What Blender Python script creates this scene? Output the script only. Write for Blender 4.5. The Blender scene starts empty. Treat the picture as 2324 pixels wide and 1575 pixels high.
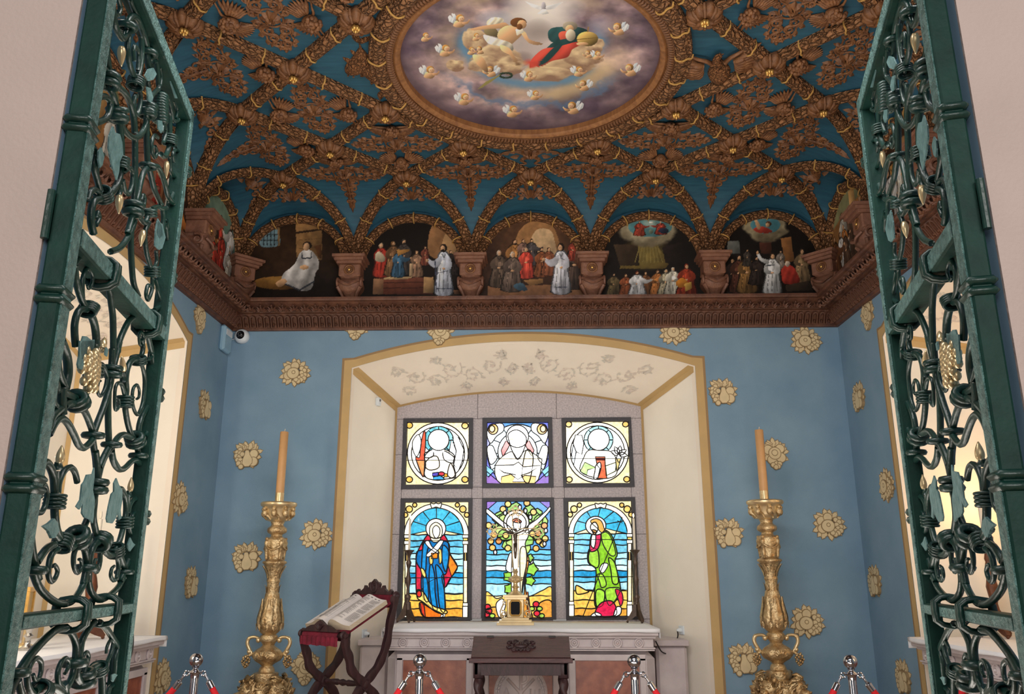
import bpy, bmesh, math, random
import numpy as np
from mathutils import Matrix, Vector

sc = bpy.context.scene
COL = sc.collection
random.seed(7)
RNG = np.random.default_rng(7)

# ------------------------------------------------------------------ camera
F, CX, CY, EYE = 1860.0, 1162.0, 787.5, 1.5
PITCH = math.radians(15.53)
YAW = math.atan(48 / (1860 / math.cos(PITCH)))
FW = np.array([-math.sin(YAW) * math.cos(PITCH), math.cos(YAW) * math.cos(PITCH), math.sin(PITCH)])
RT = np.array([math.cos(YAW), math.sin(YAW), 0.0])
UP = np.cross(RT, FW)
EYEP = np.array([0, 0, EYE])
cam_d = bpy.data.cameras.new('camera')
cam_d.sensor_width = 36.0
cam_d.lens = 36.0 * F / 2324.0
cam_d.clip_start = 0.05
cam = bpy.data.objects.new('camera', cam_d)
COL.objects.link(cam)
mw = Matrix.Identity(4)
for k in range(3):
    mw[k][0], mw[k][1], mw[k][2] = RT[k], UP[k], -FW[k]
mw[2][3] = EYE
cam.matrix_world = mw
sc.camera = cam

# ------------------------------------------------------------------ light
sc.view_settings.view_transform = 'Standard'
sc.view_settings.look = 'None'
sc.view_settings.gamma = 1.0
sc.view_settings.use_curve_mapping = False
sc.view_settings.exposure = 0.0
cy = sc.cycles
cy.max_bounces = 5; cy.diffuse_bounces = 3; cy.glossy_bounces = 3; cy.transmission_bounces = 4; cy.transparent_max_bounces = 4
cy.use_adaptive_sampling = True; cy.adaptive_threshold = .05; cy.adaptive_min_samples = 16
cy.caustics_reflective = False; cy.caustics_refractive = False
world = bpy.data.worlds.new('world')
sc.world = world
world.use_nodes = True
world.node_tree.nodes['Background'].inputs[0].default_value = (1.0, 0.93, 0.86, 1)
world.node_tree.nodes['Background'].inputs[1].default_value = 0.27

def area(name, loc, target, size, size_y, power, col=(1, 1, 1)):
    d = bpy.data.lights.new(name, 'AREA')
    d.shape = 'RECTANGLE'; d.size = size; d.size_y = size_y; d.energy = power; d.color = col
    o = bpy.data.objects.new(name, d); COL.objects.link(o)
    o.location = loc
    o.rotation_euler = (Vector(target) - Vector(loc)).to_track_quat('-Z', 'Y').to_euler()
    return o
# daylight of the hall behind the doorway, falling into the chapel
area('hall_daylight', (0.3, -2.6, 3.2), (0, 6.5, 2.6), 3.4, 2.4, 170, (1.0, 0.96, 0.92))
# unseen fill lights added: a low one for floor bounce, one over the doorway
area('floor_bounce_fill', (0, 3.3, 0.25), (0, 4.4, 5.2), 3.6, 1.2, 88, (1.0, 0.93, 0.84))
area('over_door_fill', (0, 2.05, 3.9), (0, 7.6, 1.0), 3.0, .4, 90, (1.0, 0.97, 0.94))
# unseen fills added in the side niches to brighten the chapel walls
area('niche_fill_left', (-3.42, 4.26, 2.1), (1.5, 7.4, 2.0), .45, 1.3, 17, (1.0, 0.9, 0.74))
area('niche_fill_right', (3.42, 4.26, 2.1), (-1.5, 7.4, 2.0), .45, 1.3, 11, (1.0, 0.66, 0.34))
# point lights of the side niches: the right candle, an unseen one left
def point(name, loc, power, col, r=.06):
    d = bpy.data.lights.new(name, 'POINT'); d.energy = power; d.color = col; d.shadow_soft_size = r
    o = bpy.data.objects.new(name, d); COL.objects.link(o); o.location = loc
    return o

# ------------------------------------------------------------------ projection of measured image points onto real planes
def ray(x, y): return RT * (x - CX) + UP * (CY - y) + FW * F
def onY(x, y, Y):
    d = ray(x, y); return EYEP + d * (Y / d[1])
def onX(x, y, X):
    d = ray(x, y); return EYEP + d * (X / d[0])
def onZ(x, y, Z):
    d = ray(x, y); return EYEP + d * ((Z - EYE) / d[2])

# ------------------------------------------------------------------ colour, materials
def lin(c):
    c = np.asarray(c, float) / 255.0
    return np.where(c <= 0.04045, c / 12.92, ((c + 0.055) / 1.055) ** 2.4)
def rgba(c): return tuple(float(t) for t in lin(c)) + (1.0,)

MATS = {}
def mat(name, col=(200, 200, 200), rough=.5, metal=0.0, vary=0.0, vscale=6.0, bump=0.0, bscale=40.0, col2=None,
        emit=None, estr=0.0, spec=None, coat=0.0, stretch=None):
    m = bpy.data.materials.new(name); m.use_nodes = True
    nt = m.node_tree; p = nt.nodes['Principled BSDF']
    p.inputs['Base Color'].default_value = rgba(col)
    p.inputs['Roughness'].default_value = rough
    p.inputs['Metallic'].default_value = metal
    if coat: p.inputs['Coat Weight'].default_value = coat
    if spec is not None: p.inputs['Specular IOR Level'].default_value = spec
    if emit is not None:
        p.inputs['Emission Color'].default_value = rgba(emit); p.inputs['Emission Strength'].default_value = estr
    if vary or bump or col2:
        tc = nt.nodes.new('ShaderNodeTexCoord'); src = tc.outputs['Object']
        if stretch:
            mp = nt.nodes.new('ShaderNodeMapping'); mp.inputs['Scale'].default_value = stretch
            nt.links.new(src, mp.inputs[0]); src = mp.outputs[0]
        if vary or col2:
            n = nt.nodes.new('ShaderNodeTexNoise'); n.inputs['Scale'].default_value = vscale
            n.inputs['Detail'].default_value = 5.0; nt.links.new(src, n.inputs['Vector'])
            r = nt.nodes.new('ShaderNodeValToRGB')
            a = lin(col); b = lin(col2) if col2 is not None else a * (1 - vary)
            if col2 is None: a = np.minimum(a * (1 + vary * .6), 1)
            r.color_ramp.elements[0].position = .32; r.color_ramp.elements[1].position = .68
            r.color_ramp.elements[0].color = tuple(b) + (1,); r.color_ramp.elements[1].color = tuple(a) + (1,)
            nt.links.new(n.outputs['Fac'], r.inputs[0]); nt.links.new(r.outputs[0], p.inputs['Base Color'])
        if bump:
            n = nt.nodes.new('ShaderNodeTexNoise'); n.inputs['Scale'].default_value = bscale
            n.inputs['Detail'].default_value = 4.0; nt.links.new(src, n.inputs['Vector'])
            b = nt.nodes.new('ShaderNodeBump'); b.inputs['Strength'].default_value = bump; b.inputs['Distance'].default_value = .02
            nt.links.new(n.outputs['Fac'], b.inputs['Height']); nt.links.new(b.outputs[0], p.inputs['Normal'])
    MATS[name] = m
    return m

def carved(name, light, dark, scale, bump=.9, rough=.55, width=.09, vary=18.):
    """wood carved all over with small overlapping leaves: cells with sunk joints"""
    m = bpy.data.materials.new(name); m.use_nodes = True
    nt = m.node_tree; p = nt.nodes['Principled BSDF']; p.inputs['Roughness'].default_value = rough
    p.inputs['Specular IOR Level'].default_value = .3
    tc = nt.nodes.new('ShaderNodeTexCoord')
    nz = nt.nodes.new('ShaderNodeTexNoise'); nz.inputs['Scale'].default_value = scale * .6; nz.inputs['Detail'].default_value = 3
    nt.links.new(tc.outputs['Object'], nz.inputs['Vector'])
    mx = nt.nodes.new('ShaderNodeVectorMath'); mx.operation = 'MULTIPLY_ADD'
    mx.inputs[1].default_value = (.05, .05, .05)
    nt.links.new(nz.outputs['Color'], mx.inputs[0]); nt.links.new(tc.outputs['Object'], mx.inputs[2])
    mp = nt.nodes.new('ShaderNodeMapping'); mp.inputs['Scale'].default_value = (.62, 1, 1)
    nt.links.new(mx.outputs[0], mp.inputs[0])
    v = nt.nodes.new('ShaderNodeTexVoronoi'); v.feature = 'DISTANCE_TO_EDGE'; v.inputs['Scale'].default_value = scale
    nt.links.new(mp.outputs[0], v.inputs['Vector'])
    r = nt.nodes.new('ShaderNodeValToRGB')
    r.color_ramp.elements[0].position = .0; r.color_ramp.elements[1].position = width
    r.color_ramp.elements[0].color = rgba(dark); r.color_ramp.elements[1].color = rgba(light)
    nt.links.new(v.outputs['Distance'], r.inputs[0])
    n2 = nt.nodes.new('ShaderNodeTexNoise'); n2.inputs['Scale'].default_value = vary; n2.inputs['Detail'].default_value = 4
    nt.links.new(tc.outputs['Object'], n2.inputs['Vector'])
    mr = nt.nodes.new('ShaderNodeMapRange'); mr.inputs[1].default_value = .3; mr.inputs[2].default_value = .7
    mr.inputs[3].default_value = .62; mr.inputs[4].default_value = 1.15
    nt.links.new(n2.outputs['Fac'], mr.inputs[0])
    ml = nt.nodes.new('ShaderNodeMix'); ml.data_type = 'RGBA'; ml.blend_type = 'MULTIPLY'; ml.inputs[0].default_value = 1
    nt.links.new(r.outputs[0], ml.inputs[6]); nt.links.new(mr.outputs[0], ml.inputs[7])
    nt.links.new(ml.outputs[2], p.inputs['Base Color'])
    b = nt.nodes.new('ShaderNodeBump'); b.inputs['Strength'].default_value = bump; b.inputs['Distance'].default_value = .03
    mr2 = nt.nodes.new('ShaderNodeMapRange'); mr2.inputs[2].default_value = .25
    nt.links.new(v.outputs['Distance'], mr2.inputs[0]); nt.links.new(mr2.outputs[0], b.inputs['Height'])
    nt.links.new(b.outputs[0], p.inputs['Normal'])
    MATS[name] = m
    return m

def painted(name, rough=.6):
    m = bpy.data.materials.new(name); m.use_nodes = True
    nt = m.node_tree; p = nt.nodes['Principled BSDF']; p.inputs['Roughness'].default_value = rough
    p.inputs['Specular IOR Level'].default_value = .25
    a = nt.nodes.new('ShaderNodeVertexColor'); a.layer_name = 'paint'
    nt.links.new(a.outputs[0], p.inputs['Base Color'])
    MATS[name] = m
    return m

def wallpaper(name, c1, c2):
    """blue cloth wallpaper with a fine weave"""
    m = mat(name, c1, .85, vary=.0, col2=c2, vscale=2.2, bump=.15, bscale=260, spec=.2)
    return m

wallpaper('wallpaper', (136, 166, 188), (122, 154, 178))
mat('pink_plaster', (190, 172, 166), .9, vary=.05, vscale=3, bump=.15, bscale=90)
mat('reveal_plaster', (120, 152, 180), .9, vary=.08, vscale=4)
mat('cream_plaster', (252, 244, 230), .85, vary=.03, vscale=3)
mat('soffit_plaster', (250, 238, 222), .85, vary=.03, vscale=3)
mat('gold_band', (205, 172, 118), .8, vary=.06, vscale=6)
mat('gold_band_dark', (160, 130, 92), .8)
mat('vine_paint', (236, 218, 206), .9, col2=(216, 212, 200), vscale=9)
mat('granite', (208, 200, 204), .8, col2=(172, 165, 171), vscale=60, bump=.3, bscale=120)
mat('tile_floor', (176, 150, 128), .3, vary=.1, vscale=3)
mat('ceiling_blue', (46, 98, 120), .6, col2=(36, 82, 104), vscale=5, stretch=(1, 8, 1))
mat('dark_ground', (38, 26, 22), .8)
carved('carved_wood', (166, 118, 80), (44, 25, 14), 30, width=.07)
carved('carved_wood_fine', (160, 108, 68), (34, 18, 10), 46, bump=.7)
mat('wood', (150, 102, 64), .5, col2=(98, 62, 38), vscale=9, bump=.3, bscale=70, stretch=(1, 1, 3))
mat('wood_relief', (152, 104, 66), .5, col2=(104, 66, 42), vscale=16, bump=.35, bscale=60)
mat('wood_pale', (168, 116, 70), .45, col2=(132, 86, 50), vscale=8, stretch=(4, 4, 1), bump=.2, bscale=60)
mat('cornice_wood', (116, 76, 56), .5, col2=(82, 50, 38), vscale=8, bump=.3, bscale=60)
mat('corbel_wood', (148, 104, 82), .55, col2=(112, 74, 58), vscale=10, bump=.35, bscale=40)
mat('gold_cord', (226, 176, 100), .4, metal=.3, bump=.6, bscale=220)
mat('gilt', (232, 186, 106), .32, metal=.7, vary=.15, vscale=30)
mat('gilt_cast', (218, 194, 150), .36, metal=.7, col2=(170, 136, 92), vscale=22, bump=.45, bscale=55)
mat('gilt_smooth', (222, 198, 154), .3, metal=.7, vary=.12, vscale=12)
mat('jewel', (235, 225, 205), .15)
painted('fresco')
mat('motif_fill', (226, 206, 164), .85, vary=.06, vscale=20)
mat('motif_line', (158, 134, 98), .85)
# ------------------------------------------------------------------ mesh helpers
class M:
    def __init__(s): s.v = []; s.f = []; s.mi = []
    def add(s, v, f, m=0):
        o = len(s.v)
        s.v.extend([tuple(map(float, p)) for p in v])
        s.f.extend([tuple(i + o for i in q) for q in f]); s.mi.extend([m] * len(f))
        return s
    def grid(s, P, cu=False, cv=False, m=0):
        P = np.asarray(P, float); a, b = P.shape[:2]; f = []
        for i in range(a if cu else a - 1):
            for j in range(b if cv else b - 1):
                f.append((i * b + j, ((i + 1) % a) * b + j, ((i + 1) % a) * b + (j + 1) % b, i * b + (j + 1) % b))
        return s.add(P.reshape(-1, 3), f, m)
    def box(s, c, d, m=0, rz=0.0, ch=None):
        x, y, z = d[0] / 2, d[1] / 2, d[2] / 2
        ch = min(x, y, z) * .18 if ch is None else ch
        vs = []
        for sx in (-1, 1):
            for sy in (-1, 1):
                for sz in (-1, 1):
                    vs += [(sx * x, sy * (y - ch), sz * (z - ch)), (sx * (x - ch), sy * y, sz * (z - ch)), (sx * (x - ch), sy * (y - ch), sz * z)]
        f = BOXF
        co, si = math.cos(rz), math.sin(rz)
        return s.add([(c[0] + a * co - b * si, c[1] + a * si + b * co, c[2] + e) for a, b, e in vs], f, m)
    def tube(s, pts, r, n=8, m=0, caps=True, closed=False, flat=None):
        P = np.asarray(pts, float); k = len(P)
        R = np.full(k, float(r)) if np.isscalar(r) else np.asarray(r, float)
        if closed: T = np.roll(P, -1, 0) - np.roll(P, 1, 0)
        else: T = np.gradient(P, axis=0)
        T /= np.linalg.norm(T, axis=1)[:, None] + 1e-12
        ref = np.array([0, 0, 1.0]) if abs(T[0][2]) < .9 else np.array([1.0, 0, 0])
        if flat is not None: ref = np.asarray(flat, float)
        u = np.cross(T[0], ref); u /= np.linalg.norm(u) + 1e-12
        G = []
        an = np.arange(n) * 2 * math.pi / n
        for i in range(k):
            if flat is not None:
                u = np.cross(T[i], ref)
            else:
                u = u - T[i] * (u @ T[i])
            u = u / (np.linalg.norm(u) + 1e-12)
            w = np.cross(T[i], u)
            G.append(P[i] + R[i] * (np.cos(an)[:, None] * u + np.sin(an)[:, None] * w))
        o = len(s.v)
        s.grid(G, cu=closed, cv=True, m=m)
        if caps and not closed:
            s.f.append(tuple(range(o + n - 1, o - 1, -1))); s.mi.append(m)
            s.f.append(tuple(range(o + (k - 1) * n, o + k * n))); s.mi.append(m)
        return s
    def lathe(s, prof, n=24, c=(0, 0, 0), m=0, mod=None, ax='z'):
        an = np.arange(n) * 2 * math.pi / n; G = []
        for r, z in prof:
            rr = r * np.ones(n) if mod is None else mod(r, z, an)
            q = np.stack([rr * np.cos(an), rr * np.sin(an), np.full(n, z)], 1)
            if ax == 'y': q = q[:, [0, 2, 1]] * np.array([1, -1, 1])
            if ax == 'x': q = q[:, [2, 0, 1]]
            G.append(q + np.asarray(c))
        return s.grid(G, cv=True, m=m)
    def ball(s, c, r, nu=12, nv=8, m=0):
        r = np.array([r, r, r]) if np.isscalar(r) else np.asarray(r, float)
        th = np.linspace(0, math.pi, nv + 1); an = np.arange(nu) * 2 * math.pi / nu
        G = [np.stack([np.sin(t) * np.cos(an) * r[0], np.sin(t) * np.sin(an) * r[1], np.full(nu, math.cos(t)) * r[2]], 1) + np.asarray(c) for t in th]
        return s.grid(G, cv=True, m=m)
    def slab(s, poly, fr, h0, h1, m=0, side=None):
        """poly: 2-D outline; fr = (origin, u, v, n): extruded from h0 to h1 along n"""
        o, u, v, n = [np.asarray(t, float) for t in fr]
        p = np.asarray(poly, float)
        ar = np.sum(p[:, 0] * np.roll(p[:, 1], -1) - np.roll(p[:, 0], -1) * p[:, 1])
        if (ar < 0): p = p[::-1]
        base = o + p[:, :1] * u + p[:, 1:2] * v
        k = len(p); V = np.concatenate([base + h0 * n, base + h1 * n])
        f = [tuple(range(k, 2 * k)), tuple(range(k - 1, -1, -1))]
        f2 = [(i, (i + 1) % k, k + (i + 1) % k, k + i) for i in range(k)]
        if np.dot(np.cross(u, v), n) < 0:
            f = [q[::-1] for q in f]; f2 = [q[::-1] for q in f2]
        st = len(s.v)
        s.add(V, f, m); o2 = st
        s.f.extend([tuple(i + o2 for i in q) for q in f2]); s.mi.extend([m if side is None else side] * k)
        return s
    def xf(s, fn):
        s.v = [tuple(map(float, fn(np.array(p)))) for p in s.v]; return s
    def join(s, o, mtx=None, m=None):
        vs = o.v if mtx is None else [tuple(mtx @ Vector(p)) for p in o.v]
        k = len(s.v); s.v.extend(vs); s.f.extend([tuple(i + k for i in q) for q in o.f])
        s.mi.extend(o.mi if m is None else [m] * len(o.f)); return s

def _boxfaces():
    idx = {}; k = 0
    for sx in (-1, 1):
        for sy in (-1, 1):
            for sz in (-1, 1):
                for a in range(3): idx[(sx, sy, sz, a)] = k; k += 1
    F_ = []
    for sgn in (-1, 1):
        F_.append([idx[(sgn, a, b, 0)] for a, b in ((-1, -1), (1, -1), (1, 1), (-1, 1))][::sgn])
        F_.append([idx[(a, sgn, b, 1)] for a, b in ((-1, -1), (-1, 1), (1, 1), (1, -1))][::sgn])
        F_.append([idx[(a, b, sgn, 2)] for a, b in ((-1, -1), (1, -1), (1, 1), (-1, 1))][::sgn])
    for a in (-1, 1):
        for b in (-1, 1):
            q = [idx[(a, b, -1, 0)], idx[(a, b, -1, 1)], idx[(a, b, 1, 1)], idx[(a, b, 1, 0)]]; F_.append(q if a * b > 0 else q[::-1])
            q = [idx[(a, -1, b, 0)], idx[(a, 1, b, 0)], idx[(a, 1, b, 2)], idx[(a, -1, b, 2)]]; F_.append(q if a * b > 0 else q[::-1])
            q = [idx[(-1, a, b, 1)], idx[(-1, a, b, 2)], idx[(1, a, b, 2)], idx[(1, a, b, 1)]]; F_.append(q if a * b > 0 else q[::-1])
    for a in (-1, 1):
        for b in (-1, 1):
            for c in (-1, 1):
                q = [idx[(a, b, c, 0)], idx[(a, b, c, 1)], idx[(a, b, c, 2)]]; F_.append(q if a * b * c > 0 else q[::-1])
    return [tuple(q) for q in F_]
BOXF = _boxfaces()

def mesh(name, b, mats, smooth=.8):
    me = bpy.data.meshes.new(name)
    me.from_pydata(b.v, [], b.f)
    for k in (mats if isinstance(mats, (list, tuple)) else [mats]):
        me.materials.append(MATS[k] if isinstance(k, str) else k)
    me.polygons.foreach_set('material_index', b.mi)
    if smooth:
        me.shade_smooth()
        if smooth < 3: me.set_sharp_from_angle(angle=smooth)
    me.update()
    return me
def put(name, me, parent=None, loc=(0, 0, 0), rz=0.0, rot=None, scale=None, **kw):
    o = bpy.data.objects.new(name, me); COL.objects.link(o)
    o.location = loc; o.rotation_euler = rot if rot is not None else (0, 0, rz)
    if scale is not None: o.scale = scale
    if parent is not None: o.parent = parent
    for k, v in kw.items(): o[k] = v
    return o
def obj(name, b, mats, parent=None, smooth=.8, **kw):
    return put(name, mesh(name, b, mats, smooth), parent, **kw)
def thing(name, label, cat, loc=(0, 0, 0), rz=0.0, group=None):
    o = put(name, None, None, loc, rz, label=label, category=cat)
    o.empty_display_size = .1
    if group: o['group'] = group
    return o
def tag(o, label, cat, group=None):
    o['label'] = label; o['category'] = cat
    if group: o['group'] = group
    return o
def copy_tree(o, parent=None):
    c = o.copy(); COL.objects.link(c)
    if parent is not None: c.parent = parent
    for ch in list(o.children): copy_tree(ch, c)
    return c
def crom(pts, n=6, closed=False):
    """smooth curve through points"""
    P = np.asarray(pts, float)
    if len(P) < 3: return P
    if closed: Q = np.concatenate([P[-1:], P, P[:2]])
    else: Q = np.concatenate([2 * P[:1] - P[1:2], P, 2 * P[-1:] - P[-2:-1]])
    out = []
    t = np.linspace(0, 1, n, endpoint=False)[:, None]
    for i in range(1, len(Q) - 2):
        a, b, c, d = Q[i - 1], Q[i], Q[i + 1], Q[i + 2]
        out.append(.5 * (2 * b + (c - a) * t + (2 * a - 5 * b + 4 * c - d) * t ** 2 + (3 * b - a - 3 * c + d) * t ** 3))
    out = np.concatenate(out)
    return out if closed else np.concatenate([out, P[-1:]])
def circ(cx, cy, rx, ry=None, n=24, a0=0, a1=360):
    ry = rx if ry is None else ry
    full = abs(a1 - a0) >= 360
    t = np.radians(np.linspace(a0, a1, n, endpoint=not full))
    return np.stack([cx + rx * np.cos(t), cy + ry * np.sin(t)], 1)
def spiral(cx, cy, r0, r1, a0, a1, n=18):
    t = np.linspace(0, 1, n); a = np.radians(a0 + (a1 - a0) * t); r = r0 + (r1 - r0) * t
    return np.stack([cx + r * np.cos(a), cy + r * np.sin(a)], 1)
def leaf2(x, y, ang, L, W, n=7, wav=0.0):
    """pointed leaf outline starting at x,y"""
    t = np.linspace(0, 1, n); w = W * np.sin(math.pi * t ** .75) * (1 + wav * np.sin(t * 19))
    up = np.stack([t * L, w], 1); dn = np.stack([t * L, -w], 1)[::-1][1:-1]
    q = np.concatenate([up, dn]); c, s_ = math.cos(ang), math.sin(ang)
    return np.stack([x + q[:, 0] * c - q[:, 1] * s_, y + q[:, 0] * s_ + q[:, 1] * c], 1)
# ------------------------------------------------------------------ the room
XW, YW, YN, HC, ZS = 3.0, 7.76, 1.92, 5.24, 4.55
HX, HR = 0.6, 0.584                       # half bays of the vault, across and along
def archz(x, x0, x1, zs, za):
    c, h = (x1 - x0) / 2, za - zs; R = (c * c + h * h) / (2 * h); xm = (x0 + x1) / 2
    return za - R + np.sqrt(np.maximum(R * R - (np.asarray(x) - xm) ** 2, 0))
def mback(s, d, z): return (s, YW + d, z)
def mleft(s, d, z): return (-XW - d, s, z)
def mright(s, d, z): return (XW + d, s, z)

def wall(name, mp, s0, s1, top, op):
    b = M()
    def q(a, c, z0, z1): b.add([mp(a, 0, z0), mp(c, 0, z0), mp(c, 0, z1), mp(a, 0, z1)], [(0, 1, 2, 3)])
    x0, x1, zs, za = op
    q(s0, x0, 0, top); q(x1, s1, 0, top)
    xs = np.linspace(x0, x1, 33); zz = archz(xs, x0, x1, zs, za)
    for i in range(32):
        b.add([mp(xs[i], 0, zz[i]), mp(xs[i + 1], 0, zz[i + 1]), mp(xs[i + 1], 0, top), mp(xs[i], 0, top)], [(0, 1, 2, 3)])
    return obj(name, b, 'wallpaper', smooth=0, kind='structure')

def outline(x0, x1, zs, za, n=32, grow=0.0):
    xs = np.linspace(x0 - grow, x1 + grow, n + 1)
    pts = [(x0 - grow, 0.0)] + [(x, float(z)) for x, z in zip(xs, archz(np.clip(xs, x0, x1), x0, x1, zs, za) + grow)] + [(x1 + grow, 0.0)]
    return np.array(pts)

def niche(w, mp, op, ip, depth, band='gold_band'):
    """splayed reveal behind an arched opening, with its painted bands; parts of the wall"""
    A, B = outline(*op), outline(*ip)
    n = len(A)
    def P(k, t, off=0.0):
        p = A[k] * (1 - t) + B[k] * t
        return np.array(mp(p[0], depth * t, p[1]))
    jl, so, jr = M(), M(), M()
    jl.grid([[P(0, t), P(1, t)] for t in (0, 1)]); jr.grid([[P(n - 2, t), P(n - 1, t)] for t in (0, 1)])
    so.grid([[P(k, t) for t in (0, .5, 1)] for k in range(1, n - 1)])
    obj('reveal_jamb', jl, 'cream_plaster', w); obj('reveal_jamb', jr, 'cream_plaster', w)
    obj('reveal_soffit', so, 'soffit_plaster', w, smooth=4)
    # painted bands: round the opening on the wall face
    G0, G1, G2 = outline(*op), outline(*op, grow=.075), outline(*op, grow=.097)
    for a, c, mname, nm in ((G0, G1, band, 'painted_band'), (G1, G2, 'gold_band_dark', 'painted_line')):
        b = M(); b.grid([[mp(a[k][0], -.003, a[k][1]), mp(c[k][0], -.003, c[k][1])] for k in range(n)])
        obj(nm, b, mname, w, smooth=0)
    # bands along the splayed corners and round the inner end
    cen = np.mean(np.array([P(k, .5) for k in range(n)]), 0)
    def inward(p, d=.004):
        q = cen - p; return p + d * q / np.linalg.norm(q)
    for k, k2, k0 in ((1, 3, 0), (n - 2, n - 4, n - 1)):
        b = M()
        rows = []
        for t in np.linspace(0.02, 1, 6):
            c = P(k, t); up = P(k2, t) - c; up = c + up / np.linalg.norm(up) * .055
            dn = c + np.array([0, 0, -.055])
            rows.append([inward(dn), inward(c), inward(up)])
        b.grid(rows); obj('painted_band', b, band, w, smooth=0)
    b = M(); rows = []
    for k in range(n): rows.append([inward(P(k, .0)), inward(P(k, .055))])
    b.grid(rows); obj('painted_band', b, 'soffit_plaster', w, smooth=0)
    b = M(); rows = []
    for k in range(n): rows.append([inward(P(k, .955)), inward(P(k, 1.0))])
    b.grid(rows); obj('painted_band', b, band, w, smooth=0)
    return P, n

# painted vines on the soffit of the window niche
def vines(P, n, parent):
    b = M()
    def S(u, v, h=.003):                   # u along the arch 0..1, v depth 0..1
        k = 1 + u * (n - 3); i = int(min(k, n - 4)); fr = k - i
        p = P(i, v) * (1 - fr) + P(i + 1, v) * fr
        return p + np.array([0, 0, -h])
    rnd = random.Random(3)
    for cu, sg in ((.5, 1), (.5, -1)):
        for (du, cv, r, a0, a1) in ((.03, .50, .10, 20, 520), (.10, .42, .16, 200, -260), (.17, .6, .15, 160, 620), (.235, .42, .17, 200, -260),
                                    (.30, .62, .15, 160, 600), (.36, .46, .14, 190, -240), (.40, .3, .1, 160, 520), (.41, .72, .1, 160, 520),
                                    (.06, .22, .08, 20, 420), (.06, .78, .08, -20, -420), (.27, .2, .07, 0, 400), (.2, .82, .08, 0, -400)):
            q = spiral(0, 0, r, .02, a0, a1, 26)
            pts = [S(min(max(cu + sg * (du + p[0] * .22), .02), .98), min(max(cv + p[1] * 1.1, .06), .94)) for p in q]
            b.tube(pts, np.linspace(.005, .002, len(pts)), 4)
            for j in range(0, 26, 1):
                a = pts[j]; w2 = rnd.uniform(0, 6.28)
                t = leaf2(0, 0, w2, rnd.uniform(.03, .06), .012, 5)
                f0 = q[j]
                base = [S(min(max(cu + sg * (du + f0[0] * .22) + e[0] * .28, .02), .98), min(max(cv + f0[1] * 1.1 + e[1] * 1.1, .06), .94), .004) for e in t]
                b.add(base, [tuple(range(len(base)))])
    obj('painted_vine', b, 'vine_paint', parent, smooth=0, kind='stuff')
OPB = (-1.765, 1.585, 3.455, 3.715)       # opening of the window niche in the back wall
IPB = (-1.445, 1.158, 3.225, 3.385)       # its inner end at the stone
DEPB = 0.84
OPS = (4.05, 6.80, 3.46, 3.76)            # side niches
IPS = (4.30, 6.55, 3.25, 3.44)
DEPS = 0.8
w_back = wall('wall_back', mback, -XW, XW, HC, OPB)
w_left = wall('wall_left', mleft, YN, YW, HC, OPS)
w_right = wall('wall_right', mright, YN, YW, HC, OPS)
PB, nB = niche(w_back, mback, OPB, IPB, DEPB); vines(PB, nB, w_back)
for w_, mp_ in ((w_left, mleft), (w_right, mright)):
    PS_, nS_ = niche(w_, mp_, OPS, IPS, DEPS); vines(PS_, nS_, w_)
    I = outline(*IPS); b = M(); b.add([mp_(p[0], DEPS, p[1]) for p in I], [tuple(range(len(I)))])
    obj('niche_back', b, 'cream_plaster', w_, smooth=0)


# the wall strips inside the lunettes are painted the blue of the vault
for w_, mp_, s0_, s1_ in ((w_back, mback, -XW, XW), (w_left, mleft, YN, YW), (w_right, mright, YN, YW)):
    b = M(); b.add([mp_(s0_, -.005, 4.0), mp_(s1_, -.005, 4.0), mp_(s1_, -.005, HC), mp_(s0_, -.005, HC)], [(0, 1, 2, 3)]); obj('lunette_wall', b, 'ceiling_blue', w_, smooth=0)
# front wall with the doorway the gates hang in
DX0, DX1, DZ = -1.122, 1.036, 3.55
b = M()
FRZ = ((0, 0, 0), (1, 0, 0), (0, 1, 0), (0, 0, 1))
b.slab([(-5.5, 1.72), (DX0, 1.72), (DX0, 1.765), (DX0 - .4, 1.92), (-5.5, 1.92)], FRZ, 0, HC)
b.slab([(5.5, 1.72), (DX1, 1.72), (DX1, 1.765), (DX1 + .4, 1.92), (5.5, 1.92)], FRZ, 0, HC)
b.slab([(DX0 - .13, 1.72), (DX1 + .13, 1.72), (DX1 + .13, 1.92), (DX0 - .13, 1.92)], FRZ, DZ, HC)
w_front = obj('wall_front', b, 'pink_plaster', smooth=0, kind='structure')
for s, x in ((1, DX0), (-1, DX1)):
    b = M(); b.grid([[(x - s * o + s * .003, y, z) for z in (0, DZ)] for o, y in ((.0, 1.722), (.0, 1.765), (.395, 1.918))])
    obj('painted_reveal', b, 'reveal_plaster', w_front, smooth=0)

# floor: stone tiles in the chapel, plain hall floor before it
fl = M(); fl.add([(-5.5, -5, -.03), (5.5, -5, -.03), (5.5, 9, -.03), (-5.5, 9, -.03)], [(0, 1, 2, 3)])
floor = obj('floor', fl, 'tile_floor', smooth=0, kind='structure')
tb = M(); tb.box((0, 0, -.015), (.594, .594, .03), ch=.004); tme = mesh('floor_tile', tb, 'tile_floor', 0)
for i in range(-5, 5):
    for j in range(-4, 14): put('floor_tile', tme, floor, (i * .6 + .3, j * .6 + .02, 0))

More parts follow.
